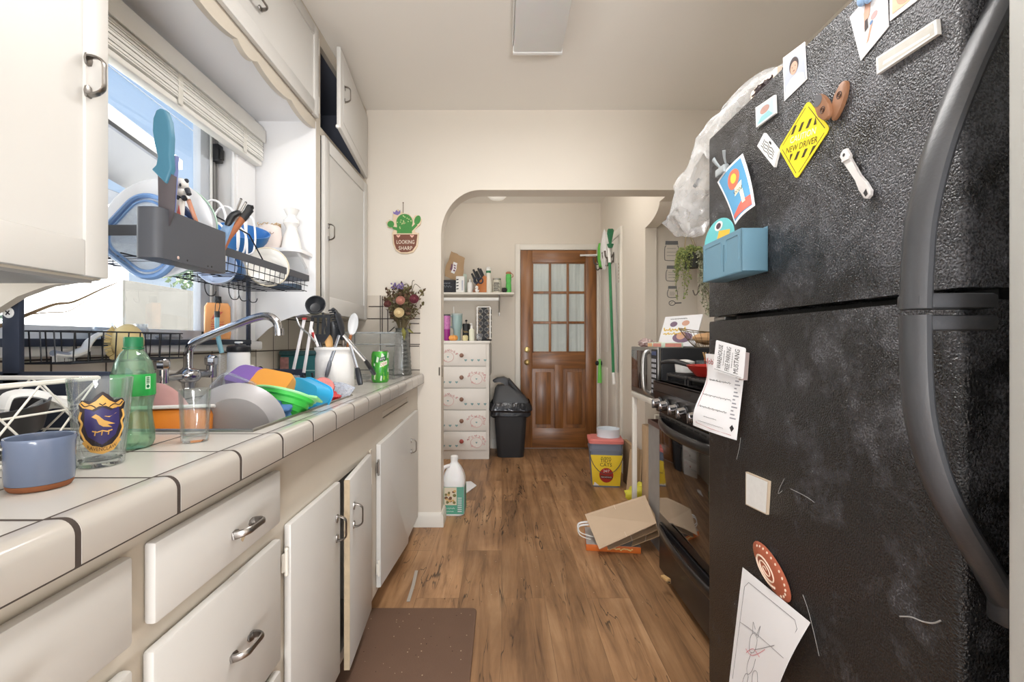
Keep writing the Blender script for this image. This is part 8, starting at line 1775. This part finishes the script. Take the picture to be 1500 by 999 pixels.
# hanging plant
q=P(1012,381,3.12); k_=T('hanging_plant','trailing green plant in a dark pot hung from the alcove ceiling by cord','plant',q)
top_=V((q.x-0.005,3.12,2.0))
m=MB(); m.lathe([(0,-0.05),(0.045,-0.05),(0.060,0.05),(0.056,0.05),(0.042,-0.044),(0,-0.044)],q,20); m.build('pot',mat('pot_dark_weave',(74,76,72),0.8,var=0.35,scale=60),k_)
CORD=mat('jute',(176,160,130),0.8,var=0.2,scale=60)
m=MB(); kn=P(1006,338,3.12); m.tube([top_+V((0,0,-0.01)),kn],0.0045,6)
for i in range(4):
    a=2*PI*i/4+0.5; m.tube(catmull([kn,(kn+q)/2+V((0.03*math.cos(a),0.03*math.sin(a),0.04)),q+V((0.058*math.cos(a),0.058*math.sin(a),0.045))],4),0.0028,5)
m.tube([kn+V((0.02*math.cos(t),0,0.02*math.sin(t))) for t in [2*PI*j/10 for j in range(10)]],0.003,5,0,True); m.build('cord',CORD,k_)
m=MB(); m.lathe([(0,0),(0.016,0),(0.012,-0.02),(0.006,-0.03),(0,-0.03)],top_,12); m.build('ceiling_hook',WHITEP,k_)
random.seed(31); m=MB(); LV=[0,0,1,1,2]
def leaf2(mb,p,r,mi):
    d=V((random.uniform(-1,1),random.uniform(-1,0.3),random.uniform(-0.6,0.6))).normalized(); s=d.orthogonal().normalized(); s=Matrix.Rotation(random.uniform(0,6.28),3,d)@s; n=d.cross(s)
    mb.raw([p+s*r,p+n*r*0.7,p-s*r,p-n*r*0.7,p+d*r*0.35],[(0,1,4),(1,2,4),(2,3,4),(3,0,4)],mi)
for i in range(420):
    a=random.uniform(0,6.28); r=random.uniform(0,0.085); p=q+V((r*math.cos(a),r*math.sin(a),0.055+random.uniform(-0.02,0.05)*(1-r*6))); leaf2(m,p,random.uniform(0.007,0.012),random.choice((0,0,1)))
strands=[]
for i in range(40):
    a=random.uniform(PI*0.75,2.25*PI); r0=0.066; l=random.uniform(0.12,0.46)*(1 if math.cos(a)>-0.5 else 0.75)
    if i%4==0: l*=0.6
    p0=q+V((r0*math.cos(a)*1.1,r0*math.sin(a),0.05)); dx=math.cos(a)*0.02 if math.cos(a)<0 else math.cos(a)*0.05
    pts=[p0]+[p0+V((dx*t+0.010*math.sin(7*t+i),0.02*math.sin(a)*t,-l*t+0.02)) for t in (0.15,0.4,0.7,1.0)]
    path=catmull(pts,6); m.tube(path,0.0011,3,3)
    far=p0.x<q.x-0.03
    for p in path:
        for _ in range(2): leaf2(m,p+V((random.uniform(-.012,.012),random.uniform(-.012,.012),random.uniform(-.01,.01))),random.uniform(0.0055,0.0095),random.choice((0,0,1)) if far else random.choice((2,2,2,4)))
m.build('foliage',[mat('leaf_yellow_green',(164,174,104),0.6,var=0.2,scale=40),mat('leaf_green',(124,144,88),0.6,var=0.2,scale=40),mat('leaf_silver',(184,188,164),0.6,var=0.15,scale=40),mat('vine',(110,110,76),0.7),mat('leaf_grey',(128,134,104),0.6,var=0.15,scale=40)],k_)
m=MB(); m.tube(catmull([V((XR-0.004,3.0,1.36)),P(1030,417,3.1)+V((0,0,0)),P(1024,418,3.1),P(1022,428,3.1),P(1018,431,3.1),P(1015,424,3.1)],5),0.0045,6); one(m,'cable',mat('cable_grey',(120,112,104),0.5),'grey cable curling out from behind the refrigerator in the alcove','cable',V((XR-0.004,3.0,1.36)))
# ================================================================== OUTSIDE THE WINDOW
STUC=mat('neighbor_stucco',(222,222,220),0.8,var=0.06,scale=1.5,bump=0.2,bscale=20); ROOF=mat('neighbor_roof',(110,116,126),0.8,var=0.2,scale=5); FASC=mat('fascia_white',(236,236,238),0.6,var=0.03); CONC=mat('rough_concrete',(82,81,77),0.9,var=0.15,scale=6,bump=0.5,bscale=14); GRD=mat('yard_ground',(196,190,178),0.9,var=0.2,scale=2)
m=MB(); m.box(-60,-1.30,-25,60,-0.35,-0.30); o=struct(m,'ground',GRD)
k_=T('neighbor_house','grey-roofed neighbouring house with white fascia boards seen through the window','house',(-5.6,4.0,0))
m=MB(); m.box(-8.0,-4.9,0.0,6.1,-0.3,3.0); m.build('wall',mat('house_siding',(150,155,162),0.8,var=0.08,scale=3),k_)
ez=3.43
m=MB()
for i,(x,zz) in enumerate(((-4.35,ez),)):
    m.prism([(-1.0,ez+0.95),(6.25,ez-0.02),(6.25,ez+0.10),(-1.0,ez+1.09)],(-4.35,0,0),(0,1,0),(0,0,1),(1,0,0),0.05)
m.build('fascia',FASC,k_)
m=MB(); m.poly3([V((-4.36,-1.0,ez+1.09)),V((-4.36,6.25,ez+0.10)),V((-9.5,6.25,ez+0.10)),V((-9.5,-1.0,ez+1.09))],(0,0,1),0.06); m.build('roof',ROOF,k_)
m=MB(); m.poly3([V((-4.37,-1.0,ez+0.90)),V((-4.37,6.2,ez-0.05)),V((-4.95,6.2,ez-0.30)),V((-4.95,-1.0,ez+0.62))],(0,0,-1),0.03); m.build('soffit',mat('soffit_grey',(176,180,188),0.8,var=0.1,scale=4),k_)
m=MB(); m.box(-4.90,-4.86,0.0,6.12,2.72,2.98); m.box(-4.90,-4.86,3.1,4.4,2.35,2.62); m.build('trim_board',FASC,k_)
m=MB(); m.box(-4.895,-4.87,2.6,3.6,1.25,2.1); m.build('house_window',mat('house_pane',(120,132,146),0.1),k_)
m=MB(); m.box(-3.10,-2.95,-2,3.62,-0.3,1.60,0,0.01); one(m,'garden_wall',STUC,'sunlit white garden wall outside the window','wall',(-3.0,1,-0.3))
m=MB(); m.box(-3.12,-2.94,3.625,7.0,-0.3,1.58,0,0.01); one(m,'garden_wall',CONC,'rough grey concrete wall outside beyond the white one','wall',(-3.0,5,-0.3))
m=MB(); m.tube([V((-3.6,2.2,3.75)),V((-3.6,5.5,3.55)),V((-3.6,9.0,3.5))],0.006,5); one(m,'utility_wire',mat('wire_grey',(120,128,140),0.6),'thin utility wire crossing the sky outside the window','wire',(-3.6,2.2,3.75))
k_=T('garden_tree','leafy tree beyond the concrete wall outside the window','tree',(-5.6,9.2,-0.3))
m=MB(); m.tube([(-5.6,9.2,-0.3),(-5.55,9.2,1.2),(-5.6,9.25,2.4)],[0.12,0.10,0.06],8); m.build('trunk',mat('bark',(130,112,94),0.9,var=0.2),k_)
m=MB(); random.seed(12)
for i in range(2600):
    a=random.uniform(0,6.28);b_=random.uniform(-1,1);r=random.random()**0.4; p=V((-5.6,9.2,2.8))+V((1.0*r*math.cos(a)*math.sqrt(1-b_*b_),1.0*r*math.sin(a)*math.sqrt(1-b_*b_),1.15*r*b_)); leaf2(m,p,random.uniform(0.04,0.07),0)
m.build('foliage',mat('tree_leaf',(150,172,140),0.7,var=0.2),k_)
k_=T('garden_bush','leafy bush outside low at the left of the window','bush',(-3.6,3.4,1.3))
m=MB(); random.seed(14)
for i in range(1200):
    a=random.uniform(0,6.28);b_=random.uniform(-1,1);r=random.random()**0.4; p=V((-2.55,2.05,1.05))+V((0.16*r*math.cos(a),0.30*r*math.sin(a),0.42*r*b_)); leaf2(m,p,random.uniform(0.015,0.03),0)
m.build('foliage',mat('bush_leaf',(140,160,146),0.7,var=0.25),k_)
m=MB(); m.tube([(-2.55,2.05,-0.3),(-2.55,2.05,1.0)],0.03,6); m.build('stem',MATS['bark'],k_)
SKY=1.8; SUNE=34.0; L1=25; L2=11; L3=3.5; L4=7; L5=6; L6=84; EXPO=-0.08
# ================================================================== CAMERA, LIGHT, SKY
cam=bpy.data.cameras.new('camera'); cam.sensor_width=36; cam.lens=36*F/1500; cam.shift_x=15/1500.0; cam.shift_y=0.0003; cam.clip_start=0.02; cam.clip_end=200
co=bpy.data.objects.new('camera',cam); COL.objects.link(co); co.location=(0,0,EYE); co.rotation_euler=(PI/2,0,0); SC.camera=co
w=bpy.data.worlds.new('sky'); SC.world=w; w.use_nodes=True; nt=w.node_tree;N=nt.nodes;L=nt.links
bg=N['Background']; tc=N.new('ShaderNodeTexCoord'); sp=N.new('ShaderNodeSeparateXYZ'); L.new(tc.outputs['Generated'],sp.inputs[0])
rp=N.new('ShaderNodeValToRGB'); e=rp.color_ramp.elements
e[0].position=0.0; e[0].color=rgb((196,198,200)); e[1].position=0.75; e[1].color=rgb((118,152,196)); x=e.new(0.15); x.color=rgb((164,184,204))
L.new(sp.outputs[2],rp.inputs['Fac']); L.new(rp.outputs['Color'],bg.inputs['Color']); bg.inputs['Strength'].default_value=SKY
def light(name,kind,loc,energy,color=(1,1,1),size=0.3,size_y=None,rot=(0,0,0),spread=None):
    l=bpy.data.lights.new(name,kind); l.energy=energy; l.color=color
    if kind=='AREA':
        l.size=size
        if size_y: l.shape='RECTANGLE'; l.size_y=size_y
    elif kind=='POINT': l.shadow_soft_size=size
    elif kind=='SUN': l.angle=size
    o=bpy.data.objects.new(name,l); COL.objects.link(o); o.location=loc; o.rotation_euler=rot; return o
light('sun','SUN',(5,2,8),SUNE,(1,0.97,0.92),0.01,rot=(math.radians(12),math.radians(38),0))
light('ceiling_lamp','AREA',(0.16,1.3,2.395),L1,(1,0.98,0.955),0.2,1.15)
light('rear_fill','AREA',(0.1,-2.15,1.35),L2,(0.985,0.99,1.0),2.2,2.2,rot=(PI/2,0,0))  # added fill panel behind the camera, no window is built there
light('hall_lamp','POINT',(-0.05,3.9,2.25),L3,(1,0.96,0.91),0.12)
light('hall_side_fill','AREA',(-1.0,3.6,1.35),L5,(1,0.985,0.96),0.9,1.3,rot=(0,-PI/2,0))  # unseen fill added at the hall's left wall, which has no window
light('bounce_fill','AREA',(0.3,-1.7,0.6),L6,(0.985,0.99,1.0),0.8,0.8,rot=(PI-math.radians(40),0,0))  # unseen uplight added behind the camera to brighten ceiling and room
light('far_room_fill','POINT',(0.5,3.3,2.3),L4,(1,0.965,0.92),0.1)  # unseen point light added in the far room, without a fixture
vs=SC.view_settings; vs.view_transform='Standard'; vs.look='None'; vs.gamma=1; vs.use_curve_mapping=False; vs.exposure=EXPO
SC.cycles.max_bounces=10; SC.cycles.transparent_max_bounces=24; SC.cycles.transmission_bounces=10
